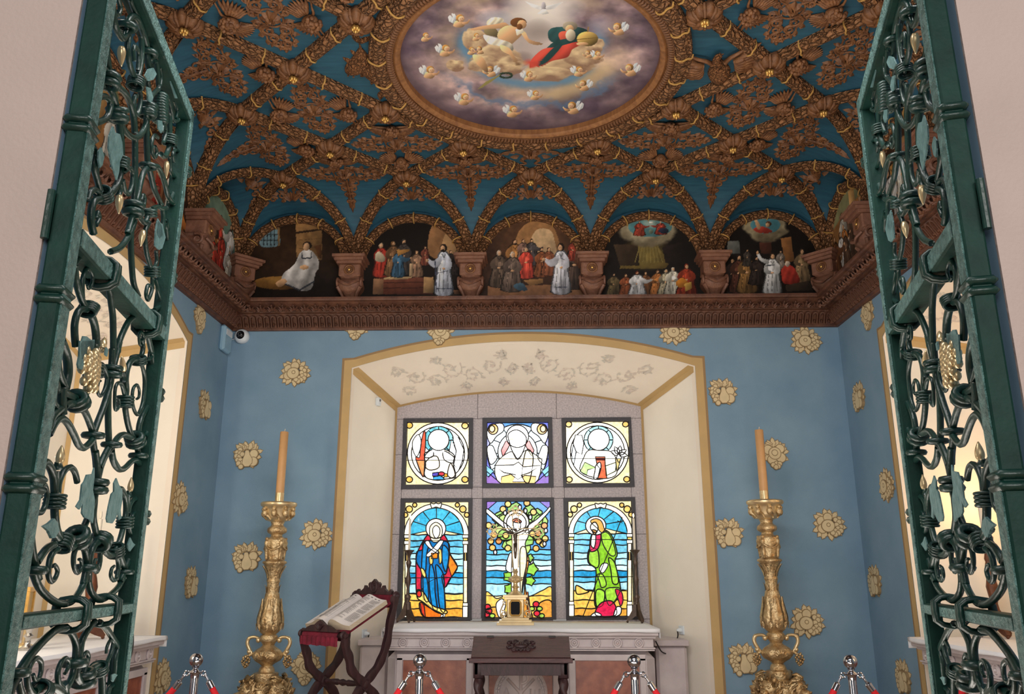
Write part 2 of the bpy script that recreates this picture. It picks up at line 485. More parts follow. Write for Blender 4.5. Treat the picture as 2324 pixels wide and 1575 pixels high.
# ------------------------------------------------------------------ printed fruit bouquets on the wallpaper
def bouquet(kind):
    b = M(); fr = ((0, 0, 0), (1, 0, 0), (0, 0, 1), (0, -1, 0)); h = [0.001]
    rnd = random.Random(kind)
    def put2(poly, g=1.0):
        p = np.asarray(poly); c = p.mean(0); d = p - c; L = np.linalg.norm(d, axis=1)[:, None] + 1e-9
        b.slab(c + d * (1 + .0065 / L), fr, 0, h[0], 1); b.slab(p, fr, 0, h[0] + .0008, 0); h[0] += .0009
    if kind == 0:
        for a in range(0, 360, 24):
            ra = math.radians(a + rnd.uniform(-8, 8)); l = rnd.uniform(.055, .085)
            put2(leaf2(.06 * math.cos(ra), .055 * math.sin(ra), ra, l, .021, 9, .25))
        for x, y, r in ((-.055, .03, .035), (.0, .055, .033), (-.06, -.03, .034)): put2(circ(x, y, r, n=14))
        for x, y in ((.06, .03), (.085, .01), (.06, -.01), (.09, -.03), (.065, -.04), (.04, -.055), (.085, -.06), (.06, -.075), (.035, -.085), (.015, -.07)): put2(circ(x, y, .017, n=10))
        put2(circ(-.012, -.012, .05, .046, n=18)); put2(circ(-.008, -.004, .012, n=8))
    elif kind == 1:
        for a in list(range(20, 175, 15)) + [-20, -60, 195, 225, 250]:
            ra = math.radians(a + rnd.uniform(-8, 8)); l = rnd.uniform(.06, .09)
            put2(leaf2(.05 * math.cos(ra), .01 + .05 * math.sin(ra), ra, l, .02, 9, .25))
        for x, y in ((-.06, .06), (-.085, .04), (-.06, .03), (-.09, .01), (-.065, .0), (-.04, .02), (-.08, -.025), (-.055, -.03), (-.04, -.055), (-.07, -.055), (-.05, -.085)): put2(circ(x, y, .018, n=10))
        put2(circ(.06, .015, .034, n=14)); put2(circ(.055, -.05, .036, n=14))
        put2([(.0, .05), (.018, .045), (.025, .01), (.045, -.025), (.045, -.06), (.02, -.085), (-.015, -.085), (-.035, -.06), (-.032, -.025), (-.015, .012), (-.012, .042)])
    else:
        for a in range(-40, 220, 18):
            ra = math.radians(a + rnd.uniform(-8, 8)); l = rnd.uniform(.055, .08)
            put2(leaf2(.05 * math.cos(ra), .05 * math.sin(ra), ra, l, .02, 9, .25))
        for x, y, r in ((-.05, .03, .036), (.05, .03, .034), (-.03, -.055, .036), (.045, -.045, .038)): put2(circ(x, y, r, n=14))
        put2(circ(0, -.005, .048, n=18)); put2(circ(.0, .0, .022, n=12))
        for x, y in ((-.0, -.09), (.025, -.095), (-.03, -.1), (.01, -.115), (-.01, -.12)): put2(circ(x, y, .017, n=10))
    return mesh('fruit_bouquet', b, ['motif_fill', 'motif_line'], 0)
BQ = [bouquet(k) for k in range(3)]
for x, y, k in ((670, 845, 0), (562, 1036, 1), (718, 1212, 0), (560, 1268, 1), (695, 1512, 2), (1640, 893, 1), (1757, 1028, 2), (1653, 1213, 1), (1880, 1190, 0),
                (1831, 1410, 0), (1687, 1500, 1), (1828, 772, 0), (808, 738, 2), (1000, 750, 2), (1530, 752, 0)):
    p = onY(x, y, YW); put('fruit_bouquet', BQ[k], w_back, (p[0], YW - .001, p[2]), rot=(0, random.uniform(-.1, .1), 0), scale=(1.12, 1, 1.12))
for x, y, k in ((453, 720, 2), (463, 922, 1), (408, 1130, 0), (432, 1325, 1), (368, 1535, 0)):
    p = onX(x, y, -XW); put('fruit_bouquet', BQ[k], w_left, (-XW + .001, p[1], p[2]), rz=math.pi / 2, scale=(1.12, 1, 1.12))
for x, y, k in ((1970, 710, 2), (1951, 903, 1), (2013, 1100, 0), (1987, 1322, 1), (2052, 1540, 1)):
    p = onX(x, y, XW); put('fruit_bouquet', BQ[k], w_right, (XW - .001, p[1], p[2]), rz=-math.pi / 2, scale=(1.12, 1, 1.12))

# ------------------------------------------------------------------ carved cornice
PROF = [(0, 3.835), (.03, 3.835), (.035, 3.852), (.048, 3.862), (.118, 3.978), (.145, 3.982), (.15, 4.0), (.165, 4.004), (.235, 4.062), (.262, 4.066), (.27, 4.08), (.27, 4.10), (0, 4.10)]
def leafpiece():
    """one acanthus leaf of the upper band, local x along the cornice, y out, z up"""
    b = M(); w = .052
    for s in (-1, 1):
        for k, (x0, l, an) in enumerate(((0, .085, 90), (.004, .075, 62), (.006, .06, 34), (.012, .05, 8))):
            q = leaf2(0, 0, 0, l, .013, 6); a = math.radians(an)
            P = [(s * (x0 + p[0] * math.cos(a) - p[1] * math.sin(a)), 0, p[0] * math.sin(a) + p[1] * math.cos(a)) for p in q]
            P = [(max(min(p[0], w), -w), p[1] - .006 - .01 * math.sin(min(p[2], .085) / .085 * 2.6), p[2]) for p in P]
            c = np.mean(P, 0) + np.array([0, -.012, 0])
            n = len(P); b.add(P + [tuple(c)], [(i, (i + 1) % n, n) if s > 0 else ((i + 1) % n, i, n) for i in range(n)])
    b.tube([(-w, -.006, .0), (-w * .6, -.012, .02), (0, -.014, .026), (w * .6, -.012, .02), (w, -.006, 0)], .006, 5)
    b.ball((0, -.012, .07), (.01, .01, .016), 6, 4)
    b.xf(lambda p: p * np.array([1, 1.9, 1])); return b
def flutepiece():
    b = M(); w = .028; h = .125
    pr = [(-w, 0, 0)] + [(-w, 0, h - .03)] + [(w * math.cos(t), 0, h - .03 + w * math.sin(t)) for t in np.linspace(math.pi, 0, 7)] + [(w, 0, 0)]
    P = np.array(pr); n = len(P)
    for (s1, y1, s2, y2) in ((1, 0, .92, -.016), (.92, -.016, .66, -.016), (.66, -.016, .58, .004)):
        A = P * np.array([s1, 1, 1]) + np.array([0, y1, 0]); B = P * np.array([s2, 1, 1]) + np.array([0, y2, 0])
        A[:, 2] = (A[:, 2] - .02) * (1 if s1 > .9 else .9 if s1 > .7 else .86) + .02; B[:, 2] = (B[:, 2] - .02) * (1 if s2 > .95 else .94 if s2 > .9 else .86 if s2 > .6 else .82) + .02
        b.grid([A, B])
    b.ball((0, -.008, .028), (.011, .01, .012), 6, 4)
    b.xf(lambda p: p * np.array([1, 1.9, 1])); return b
lp = leafpiece(); fp = flutepiece()
lpm = mesh('acanthus_leaf', lp, 'cornice_wood'); fpm = mesh('flute', fp, 'cornice_wood')
def cornice(name, mp, s0, s1, rz, mit=True):
    b = M(); rows = []
    for s, sg in ((s0, 1), (s1, -1)): rows.append([mp(s + sg * o, -o, z) for o, z in PROF])
    b.grid(rows); tr = obj(name, b, 'cornice_wood', kind='structure', smooth=.5)
    L = s1 - s0
    n = int(round((L - .4) / .107)); a1 = math.atan2(.07, .058)
    for k in range(n):
        s = s0 + .2 + (k + .5) * (L - .4) / n
        put('acanthus_leaf', lpm, tr, mp(s, -.17, 4.0), rot=(math.atan2(.08, .06), 0, rz))
    n = int(round((L - .16) / .069))
    for k in range(n):
        s = s0 + .08 + (k + .5) * (L - .16) / n
        put('flute', fpm, tr, mp(s, -.052, 3.862), rot=(math.atan2(.07, .116), 0, rz))
    return tr
cornice('trim_1', mback, -XW, XW, 0)
cornice('trim_2', mleft, YN, YW, math.pi / 2)
cornice('trim_3', mright, YN, YW, -math.pi / 2)
# ------------------------------------------------------------------ vaulted ceiling
HV = HC - ZS
LR = math.hypot(HX, HR)
CCY = YW - 4 * HR                          # centre of the round painting
DROP = .13
def zc(x, y):
    a = (XW - abs(x)) / HX; b = (YW - y) / HR
    if b > a: a, b = b, a                  # b: distance from the nearer wall in half bays
    a, b = max(a, 0), max(b, 0)
    if b >= 1: return HC
    t = abs((a % 2) - 1)
    if b >= 1 - t: return ZS + HV * math.sqrt(max(1 - (1 - b) ** 2, 0))
    q = math.sqrt(max(1 - t * t, 0))
    return ZS + HV * q - DROP * (1 - b / max(1 - t, 1e-6)) * q
cb = M()
fS = [1 - math.cos(math.pi / 2 * p / 8) for p in range(9)]
for i in range(-5, 5):
    for j in range(0, 10):
        per = i in (-5, 4) or j == 0
        c0 = ((i + j) % 2 != 0)            # node (lattice point / corbel) at i,j and i+1,j+1
        if not per and -2 <= i <= 1 and 2 <= j <= 5:      # cut open over the round painting
            N_ = 12
            for u in range(N_):
                for v in range(N_):
                    x0, y0 = (i + u / N_) * HX, YW - (j + v / N_) * HR; x1, y1 = x0 + HX / N_, y0 - HR / N_
                    if math.hypot((x0 + x1) / 2, (y0 + y1) / 2 - CCY) < 1.12: continue
                    cb.add([(x0, y0, HC), (x1, y0, HC), (x1, y1, HC), (x0, y1, HC)], [(0, 1, 2, 3)])
            continue
        if not per:
            p = [(i * HX, YW - j * HR, HC), ((i + 1) * HX, YW - j * HR, HC), ((i + 1) * HX, YW - (j + 1) * HR, HC), (i * HX, YW - (j + 1) * HR, HC)]
            cb.add(p, [(0, 1, 2), (0, 2, 3)] if c0 else [(0, 1, 3), (1, 2, 3)]); continue
        # denser where the vault is steep, counted from the side of the corbels
        n00, n10 = c0, not c0
        gx = [f for f in fS]; gx2 = [1 - f for f in fS[::-1]]
        if j == 0: xs = gx if c0 else gx2
        else: xs = gx if i == -5 else gx2
        if i in (-5, 4) and j > 0: ys = gx if ((i == -5) == c0) else gx2
        else: ys = gx
        if i in (-5, 4) and j == 0: xs = gx if i == -5 else gx2; ys = gx
        G = [[((i + u) * HX, YW - (j + v) * HR, 0) for v in ys] for u in xs]
        k = len(cb.v); nn = 9
        cb.v.extend([(p[0], p[1], zc(p[0], p[1])) for r_ in G for p in r_])
        for u in range(8):
            for v in range(8):
                a_, b_, c_, d_ = k + u * nn + v, k + (u + 1) * nn + v, k + (u + 1) * nn + v + 1, k + u * nn + v + 1
                q = [(a_, b_, c_), (a_, c_, d_)] if c0 else [(a_, b_, d_), (b_, c_, d_)]
                cb.f.extend(q); cb.mi.extend([0, 0])
ceiling = obj('ceiling', cb, 'ceiling_blue', smooth=.35, kind='structure')

# ---- ribs
RP = [(-.06, .0), (-.06, .026), (-.05, .04), (-.043, .034), (-.04, .046), (-.024, .06), (0, .066), (.024, .06), (.04, .046), (.043, .034), (.05, .04), (.06, .026), (.06, .0)]
def ribmesh(path, name):
    """path in local x,z; profile sideways = y, down = along the curve's inner normal"""
    P = np.asarray(path, float); T = np.gradient(P, axis=0); T /= np.linalg.norm(T, axis=1)[:, None]
    b = M(); rows = []
    for p, t in zip(P, T):
        nrm = np.array([t[1], -t[0]])      # points down / into the room
        rows.append([(p[0] + nrm[0] * d, y, p[1] + nrm[1] * d) for y, d in RP])
    b.grid(rows)
    for r_ in (rows[0], rows[-1]): b.add(r_, [tuple(range(len(r_)))])
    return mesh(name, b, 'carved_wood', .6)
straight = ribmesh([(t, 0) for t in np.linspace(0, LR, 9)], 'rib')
AN = np.linspace(0, math.pi / 2, 17)
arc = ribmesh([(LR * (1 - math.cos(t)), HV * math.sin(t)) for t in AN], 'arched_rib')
def cordmesh(sag=.03):
    b = M()
    pts = [(sag * 0, -.062, .01), (-.004, -.054, -.042), (.006, -.028, -.066), (.0, 0, -.073), (.006, .028, -.066), (-.004, .054, -.042), (0, .062, .01)]
    b.tube(crom(pts, 4), .0075, 6)
    return mesh('tied_cord', b, 'gold_cord', 2)
cordm = cordmesh()
bossb = M()
def lob(r, z, an): return r * (1 + .12 * np.cos(8 * an)) if r > .03 else r * np.ones_like(an)
bossb.lathe([(.112, 0), (.12, -.03), (.112, -.06), (.085, -.085), (.06, -.09), (.05, -.075), (.001, -.07)], 48, mod=lob)
for k in range(8):
    a = math.radians(k * 45 + 22.5)
    bossb.tube([(.118 * math.cos(a), .118 * math.sin(a), -.02), (.1 * math.cos(a), .1 * math.sin(a), -.07), (.06 * math.cos(a), .06 * math.sin(a), -.098)], [.01, .014, .008], 6)
bossm = mesh('boss', bossb, 'wood', 1.2)
budb = M()
for k in range(6):
    a = math.radians(k * 60)
    budb.ball((.02 * math.cos(a), .02 * math.sin(a), -.095), (.015, .015, .02), 8, 5)
budb.ball((0, 0, -.108), (.014, .014, .024), 8, 6)
budm = mesh('gilt_bud', budb, 'gilt', 4)
nodes = set(); ribs = []
def inside(i, j): return math.hypot(i * HX, (j - 4) * HR) < 1.1
for i in range(-5, 5):
    for j in range(0, 8):
        if (i + j) % 2 != 0: e = ((i, j), (i + 1, j + 1))
        else: e = ((i + 1, j), (i, j + 1))
        if inside(*e[0]) or inside(*e[1]): continue
        ribs.append(e)
        nodes.update(e)
def npos(n): return (n[0] * HX, YW - n[1] * HR)
for a, c in ribs:
    pa, pc = abs(a[0]) == 5 or a[1] == 0, abs(c[0]) == 5 or c[1] == 0
    if pc: a, c, pa, pc = c, a, pc, pa
    A, B = npos(a), npos(c); an = math.atan2(B[1] - A[1], B[0] - A[0])
    if pa:
        o = put('arched_rib', arc, ceiling, (A[0], A[1], ZS), an)
        for t in (.66, 1.12):
            put('tied_cord', cordm, o, (LR * (1 - math.cos(t)), 0, HV * math.sin(t)), rot=(0, -math.atan2(HV * math.cos(t), LR * math.sin(t)), 0))
    else:
        o = put('rib', straight, ceiling, (A[0], A[1], HC), an)
        for t in (.3, .7):
            put('tied_cord', cordm, o, (LR * t, 0, 0), rot=(0, 0, .35 if (a[0] < c[0]) else -.35))
for n_ in nodes:
    if abs(n_[0]) == 5 or n_[1] == 0: continue
    p = npos(n_); o = put('boss', bossm, ceiling, (p[0], p[1], HC - .01), .2)
    put('gilt_bud', budm, o, (0, 0, 0))

# ---- carved foliage, cherubs
def relief_tube(b, q, r, h=.0, sq=.9):
    pts = [(p[0], p[1], -h) for p in q]; b.tube(pts, r, 6)
def relief_leaf(b, x, y, ang, L, W, h=.012):
    q = leaf2(x, y, ang, L, W, 6); n = len(q)
    c, s = math.cos(ang), math.sin(ang)
    ridge = [(x + L * t * c, y + L * t * s) for t in (.25, .6)]
    v = [(p[0], p[1], 0) for p in q] + [(p[0], p[1], -h * (1.25 if k == 0 else 1)) for k, p in enumerate(ridge)]
    f = []
    for i in range(n):
        j = (i + 1) % n
        t = (q[i] + q[j]) / 2; d = (t[0] - x) * c + (t[1] - y) * s
        k = n if d < .42 * L else n + 1
        f.append((i, j, k))
    # bridge across the ridge
    f += [(2, n, n + 1), (n - 2, n + 1, n)]
    b.add(v, f)
def rosette(b, r=.075):
    for R, n, h, off in ((r, 8, .03, 0), (r * .62, 6, .045, .3), (r * .3, 5, .055, .1)):
        for k in range(n):
            a = off + k * 2 * math.pi / n
            relief_leaf(b, .008 * math.cos(a), .008 * math.sin(a), a, R, R * .36, h)
    b.ball((0, 0, -.045), (.014, .014, .016), 8, 6)
def foliage(tail=0):
    b = M()
    b.tube([(p[0] * 1, p[1] * 1, -.006) for p in circ(0, 0, .1, .085, 26)], .008, 6, closed=True)
    rosette(b)
    for su in (-1, 1):
        for sv in (-1, 1):
            def T(q): return np.asarray(q) * np.array([su, sv])
            for cx, cy, r0, r1, a0, a1 in ((.145, .058, .05, .010, 200, -330), (.225, .046, .046, .008, 150, 640), (.30, .036, .036, .008, 190, -300),
                                           (.06, .115, .032, .007, 250, -200), (.35, .018, .02, .006, 170, 520)):
                q = T(spiral(cx, cy, r0, r1, a0, a1, 20)); relief_tube(b, q, np.linspace(.012, .006, 20), .008)
            q = T(crom([(.06, .05), (.1, .105), (.16, .112), (.2, .09), (.25, .095), (.3, .075), (.36, .03)], 4)); relief_tube(b, q, np.linspace(.011, .006, len(q)), .006)
            for x, y, an, l in ((.1, .06, 70, .075), (.17, .1, 55, .06), (.2, .02, 10, .06), (.25, .085, 40, .055), (.3, .07, 30, .05), (.34, .03, 10, .05), (.03, .085, 80, .07),
                                (.12, .03, 20, .05), (.27, .01, 0, .05), (.2, .1, 100, .045), (.29, .085, 95, .035), (.08, .125, 20, .04), (.37, .0, 5, .045)):
                a = math.radians(an); d = (math.cos(a) * su, math.sin(a) * sv)
                relief_leaf(b, x * su, y * sv, math.atan2(d[1], d[0]), l * 1.1, .016, .02)
    if tail:
        for sv in (-1,):
            for k, (y, w) in enumerate(((-.17, .13), (-.25, .085), (-.33, .06), (-.41, .045))):
                for su in (-1, 1):
                    q = np.array(spiral(.0 + w * .55, y, w * .42, .008, 160, -300, 18)) * np.array([su, 1]); relief_tube(b, q, np.linspace(.011, .005, 18), .008)
                    for an, l in ((-40, w * .8), (-75, .07), (20, w * .7)):
                        relief_leaf(b, su * .01, y, math.radians(an) if su > 0 else math.pi - math.radians(an), l, .017, .02)
            for k in range(3): relief_leaf(b, 0, -.44, math.radians(-90 + (k - 1) * 28), .1 if k == 1 else .06, .018, .022)
            b.tube([(0, -.1, -.008), (0, -.3, -.012), (0, -.46, -.008)], [.012, .01, .005], 6)
    return b
fol_flat = mesh('carved_foliage', foliage(), 'wood_relief', 1.0)
ft = foliage(1)
RC = .5 * (HR + HV)
def onto_cove(p):                          # local y beyond the flat part rolls down the cove
    s = -p[1] - .0
    if s <= 0: return p
    th = min(s / RC, math.pi / 2 - .02)
    n = np.array([0, -math.sin(th), -math.cos(th)])
    return np.array([p[0], -(HR) * math.sin(th), -HV * (1 - math.cos(th))]) + np.array([0, math.sin(th), -math.cos(th)]) * (-p[2]) * np.array([1, 1, 1])
ft.xf(lambda p: onto_cove(p + np.array([0, .03, 0])))
fol_cove = mesh('carved_foliage', ft, 'wood_relief', 1.0)
# cherub: head with curls, wings as two sub-parts. local +y = crown of the head side, room side = -z
hb = M()
hb.ball((0, 0, -.045), (.05, .058, .05), 16, 12)
hb.ball((0, -.045, -.06), (.022, .02, .02), 8, 6)
hb.ball((0, -.008, -.097), (.008, .014, .009), 8, 6)
for s in (-1, 1):
    hb.ball((s * .026, -.018, -.08), (.018, .018, .014), 8, 6)
    hb.ball((s * .019, .008, -.089), (.009, .005, .005), 8, 5)
    hb.tube([(s * .008, .017, -.092), (s * .02, .021, -.091), (s * .032, .015, -.083)], .004, 5)
hb.tube([(-.014, -.031, -.089), (0, -.034, -.092), (.014, -.031, -.089)], .004, 5)
rr = random.Random(5)
for k in range(40):
    a = rr.uniform(-.35, math.pi + .35); t = rr.uniform(.05, 1.15)
    x, y = .056 * math.cos(a) * math.cos(t * .9), .064 * math.sin(a) * math.cos(t * .9)
    if abs(x) < .03 and y < .03 and t > .6: continue
    hb.ball((x, y + .008, -.05 - .045 * math.sin(t)), rr.uniform(.011, .017), 6, 5)
hb.xf(lambda p: p * 1.5)
headm = mesh('cherub', hb, 'wood_relief', 4)
wb = M()
for row, (n, l0, l1, z) in enumerate(((9, .13, .24, .01), (8, .09, .17, .02), (6, .06, .1, .03))):
    for k in range(n):
        t = k / (n - 1); a = math.radians(18 - 92 * t)
        l = l1 * (1 - t) + l0 * t
        x0, y0 = .045 + .03 * (1 - t), .02 - .06 * t
        P = [(x0 + l * u * math.cos(a) , y0 + l * u * math.sin(a) * .8 - .03 * u * u, -z - .012 * math.sin(u * 3)) for u in np.linspace(0, 1, 6)]
        wb.tube(P, [.012, .016, .018, .018, .014, .004], 6)
wb.xf(lambda p: p * np.array([.95, 1.05, 1.1]) + np.array([.02, -.03, 0]))
wb.tube(crom([(.04, .02, -.03), (.1, .055, -.04), (.18, .06, -.035), (.3, .075, -.01)], 5), np.linspace(.018, .008, 16), 6)
wingm = mesh('wing', wb, 'wood_relief', 4)
def cherub(parent, x, y, z, rz, s=1.0, tilt=0.0):
    o = put('cherub', headm, parent, (x, y, z), rot=(tilt, 0, rz), scale=(s, s, s))
    put('wing', wingm, o, (0, 0, 0)); put('wing', wingm, o, (0, 0, 0), scale=(-1, 1, 1))
    return o
for i in range(-4, 5):
    for j in range(1, 8):
        if (i + j) % 2 != 0: continue
        x, y = npos((i, j))
        if math.hypot(x, y - CCY) < 1.3: continue
        back = j == 1; side = abs(i) == 4
        if back:
            o = put('carved_foliage', fol_cove, ceiling, (x, y + .0, HC), rz=math.pi)   # local -y towards the wall
            cherub(ceiling, x, y - .36, HC, math.pi, .72)
        elif side:
            rz = math.pi / 2 if i > 0 else -math.pi / 2
            o = put('carved_foliage', fol_cove, ceiling, (x, y, HC), rz=rz, scale=(.95, 1, 1))
            cherub(ceiling, x - math.copysign(.37, x), y, HC, rz, .72)
        elif abs(i) <= 2:
            put('carved_foliage', fol_flat, ceiling, (x, y, HC))
            cherub(ceiling, x, y + .27, HC, 0 + math.pi * 0, .7); cherub(ceiling, x, y - .29, HC, math.pi, .7)
        else:
            put('carved_foliage', fol_flat, ceiling, (x, y, HC), rz=math.pi / 2, scale=(.95, 1, 1))
            cherub(ceiling, x + .28, y, HC, -math.pi / 2, .7); cherub(ceiling, x - .28, y, HC, math.pi / 2, .7)
# small carving in each lunette vault
lb = M()
for su in (-1, 1):
    for cx, cy, r0, a0, a1 in ((.09, .02, .045, 180, -260), (.19, -.01, .04, 170, -280), (.28, -.05, .03, 170, -250)):
        q = np.array(spiral(cx, cy, r0, .008, a0, a1, 16)) * np.array([su, 1]); relief_tube(lb, q, np.linspace(.013, .006, 16), .01)
    for x, y, an in ((.05, .05, 30), (.12, .05, 10), (.2, .03, -10), (.25, 0, -25), (.06, -.03, -30), (.3, -.06, -40), (.03, .07, 70)):
        a = math.radians(an); relief_leaf(lb, su * x, y, a if su > 0 else math.pi - a, .085, .022, .025)
for k in range(7):
    a = math.radians(30 + k * 20); relief_leaf(lb, 0, -.03, a, .12, .022, .035)
def lun(x, y, rz):
    b = M(); c, s = math.cos(rz), math.sin(rz)
    def f(p):
        X = x + p[0] * c - p[1] * s; Y = y + p[0] * s + p[1] * c
        return (X, Y, zc(X, Y) + p[2] - .004)
    b.v = [f(np.array(p)) for p in lb.v]; b.f = lb.f; b.mi = lb.mi
    obj('carved_shell', b, 'wood_relief', ceiling, smooth=1.0)
for i in (-4, -2, 0, 2, 4): lun(i * HX, YW - .27, math.pi)
for j in (1, 3, 5, 7):
    lun(-XW + .27, YW - j * HR, -math.pi / 2); lun(XW - .27, YW - j * HR, math.pi / 2)

# ---- fishes, bird and trophy beside the round painting
def fish(L, bend):
    b = M(); rows = []
    for t in np.linspace(0, 1, 15):
        a = bend * (t - .3); x = L * t; y = bend * .12 * math.sin(t * 3.0)
        w = L * .17 * (math.sin(math.pi * min(t * 1.12, 1) ** .7) + .12) * (1 if t < .85 else .6)
        rows.append([(x, y + w * math.cos(q), -.006 - max(w * .75 * math.sin(q), -.004)) for q in np.linspace(0, 2 * math.pi, 12, endpoint=False)])
    b.grid(rows, cv=True); e = rows[-1][0]
    yt = bend * .12 * math.sin(3.0)
    for s in (-1, 1):
        relief_leaf(b, L * .96, yt, s * .55 + bend * .2, L * .34, L * .07, .02)
        relief_leaf(b, L * .35, bend * .1 + s * L * .13, s * 1.0, L * .2, L * .06, .02)
        relief_leaf(b, L * .62, bend * .1 + s * L * .1, s * .8, L * .14, L * .04, .02)
        b.ball((L * .09, bend * .03 + s * L * .05, -.05), .008, 6, 5)
    return b
for h_, t_, bd in (((790, 176), (812, 100), .5), ((818, 148), (868, 222), -.4)):
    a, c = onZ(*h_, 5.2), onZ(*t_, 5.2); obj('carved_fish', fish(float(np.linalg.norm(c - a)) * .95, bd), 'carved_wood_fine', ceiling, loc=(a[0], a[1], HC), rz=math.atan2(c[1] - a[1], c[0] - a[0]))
bb = M(); rows = []
for t in np.linspace(0, 1, 12):
    w = .075 * math.sin(math.pi * min(t * 1.05, 1) ** .8) + .012
    rows.append([(w * math.cos(q), -.2 + .34 * t, -.004 - max(w * .9 * math.sin(q), -.003)) for q in np.linspace(0, 2 * math.pi, 12, endpoint=False)])
bb.grid(rows, cv=True)
bb.tube(crom([(0, .1, -.05), (.02, .17, -.06), (.0, .22, -.06), (-.04, .23, -.05)], 4), [.03] * 5 + [.026] * 4 + [.02] * 2 + [.004] * 2, 8)
for k in range(5): relief_leaf(bb, 0, -.17, math.radians(-90 + (k - 2) * 18), .17, .025, .03)
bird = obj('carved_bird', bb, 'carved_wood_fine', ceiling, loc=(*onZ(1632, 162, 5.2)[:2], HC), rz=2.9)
put('wing', wingm, bird, (.02, .06, 0), rz=.5, scale=(1.1, 1.1, 1.2)); put('wing', wingm, bird, (-.02, .06, 0), rz=-.5, scale=(-1.1, 1.1, 1.2))
tb = M(); rosette(tb, .09)
for s in (-1, 1):
    q = crom([(.05, .0), (.14, .05), (.24, .03), (.3, -.04), (.36, -.02)], 5) * np.array([s, 1]); relief_tube(tb, q, np.linspace(.016, .006, len(q)), .01)
    q = crom([(.03, -.06), (.08, -.12), (.04, -.18), (.1, -.2)], 5) * np.array([s, 1]); relief_tube(tb, q, np.linspace(.014, .006, len(q)), .01)
    for x, y, an in ((.06, .02, 30), (.12, .04, 0), (.18, .03, -20), (.25, .0, -30), (.05, -.07, -60), (.1, -.04, -20)):
        a = math.radians(an); relief_leaf(tb, s * x, y, a if s > 0 else math.pi - a, .1, .022, .025)
obj('carved_trophy', tb, 'wood_relief', ceiling, loc=(0, CCY + 1.32 + .05, HC), rz=math.pi)

# ---- round frame
fb = M(); fb.lathe([(.975, HC + .06), (.975, 5.205), (.99, 5.19), (1.012, 5.185), (1.03, 5.2)], 120, c=(0, CCY, 0))
frame = obj('round_frame', fb, 'wood_pale', ceiling, smooth=.6)
fb = M(); fb.lathe([(1.03, 5.2), (1.032, 5.185), (1.078, 5.185), (1.08, 5.2)], 120, c=(0, CCY, 0)); obj('gadroon_bed', fb, 'wood', frame)
fb = M(); fb.lathe([(1.08, 5.2), (1.084, 5.175), (1.095, 5.165), (1.12, 5.15), (1.15, 5.148), (1.175, 5.165), (1.182, 5.175), (1.20, 5.17), (1.208, 5.185), (1.208, 5.25)], 160, c=(0, CCY, 0))
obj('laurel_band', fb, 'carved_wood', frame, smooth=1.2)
gb = M(); gb.tube([(1.036, 0, 5.193), (1.046, .003, 5.176), (1.066, .007, 5.174), (1.076, .009, 5.19)], [.010, .0125, .0125, .010], 7)
gm = mesh('gadroon', gb, 'wood', 4)
for k in range(230):
    put('gadroon', gm, frame, (0, CCY, 0), k * 2 * math.pi / 230)
cm = M(); cm.tube(crom([(1.078, 0, 5.19), (1.09, .01, 5.158), (1.13, .0, 5.138), (1.17, -.005, 5.152), (1.2, .008, 5.162), (1.212, 0, 5.19)], 4), .008, 6)
cmm = mesh('tied_cord', cm, 'gold_cord', 4)
for k in range(24): put('tied_cord', cmm, frame, (0, CCY, 0), (k + .5) * 2 * math.pi / 24)

# ---- wall arches over the lunettes
def archband(b, hw, z0, za, bw, dp):
    rows = []
    for t in np.linspace(0, math.pi, 33):
        r_ = []
        for o, d in ((0, 0), (0, .6), (.15, .85), (.5, 1), (.85, .85), (1, .6), (1, 0)):
            w = hw + bw * o; h = (za - z0) + bw * o
            r_.append((w * math.cos(t), -dp * d, z0 + h * math.sin(t)))
        rows.append(r_)
    b.grid(rows)
ab = M(); archband(ab, .475, ZS - .02, 4.99, .085, .075)
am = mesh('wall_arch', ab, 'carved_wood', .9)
acb = M(); acb.tube(crom([(0, .0, -.01), (0, -.07, .0), (0, -.083, .042), (0, -.07, .085), (0, 0, .1)], 4), .007, 6)
acm = mesh('tied_cord', acb, 'gold_cord', 4)
def wall_arch(x, y, rz):
    o = put('wall_arch', am, ceiling, (x, y, 0), rz)
    for t in (30, 62, 90, 118, 150):
        a = math.radians(t); put('tied_cord', acm, o, (.475 * math.cos(a), 0, ZS - .02 + (4.99 - ZS + .02) * math.sin(a)), rot=(0, math.pi / 2 - a, 0))
for i in (-4, -2, 0, 2, 4): wall_arch(i * HX, YW, 0)
for j in (1, 3, 5, 7):
    wall_arch(-XW, YW - j * HR, math.pi / 2); wall_arch(XW, YW - j * HR, -math.pi / 2)

# ---- corbels
kb = M(); rows = []
for z, w, d in ((4.10, .045, .09), (4.13, .05, .1), (4.17, .062, .13), (4.20, .085, .165), (4.235, .112, .2), (4.27, .122, .215), (4.30, .118, .2), (4.325, .098, .17), (4.345, .105, .19)):
    rows.append([(w * x, -d * y, z) for x, y in ((-1, 0), (-1, .7), (-.8, .9), (-.45, .96), (-.15, 1.0), (0, .96), (.15, 1.0), (.45, .96), (.8, .9), (1, .7), (1, 0))])
kb.grid(rows)
for s in (-1, 1):
    q = spiral(-.13, 4.285, .055, .012, 60, 520, 22); kb.tube([(s * .118, p[0], p[1]) for p in q], np.linspace(.016, .008, 22), 6)
    kb.tube([(s * .11, -.17, 4.24), (s * .08, -.15, 4.18), (s * .05, -.1, 4.11)], [.02, .016, .012], 6)
kb.tube(crom([(-.1, -.2, 4.30), (-.05, -.235, 4.262), (0, -.225, 4.245), (.05, -.235, 4.262), (.1, -.2, 4.30)], 4), .014, 6)
corm = mesh('corbel', kb, 'corbel_wood', 1.0)
jb = M(); jb.box((0, -.095, 4.41), (.215, .19, .13)); blkm = mesh('corbel_block', jb, 'corbel_wood', .5)
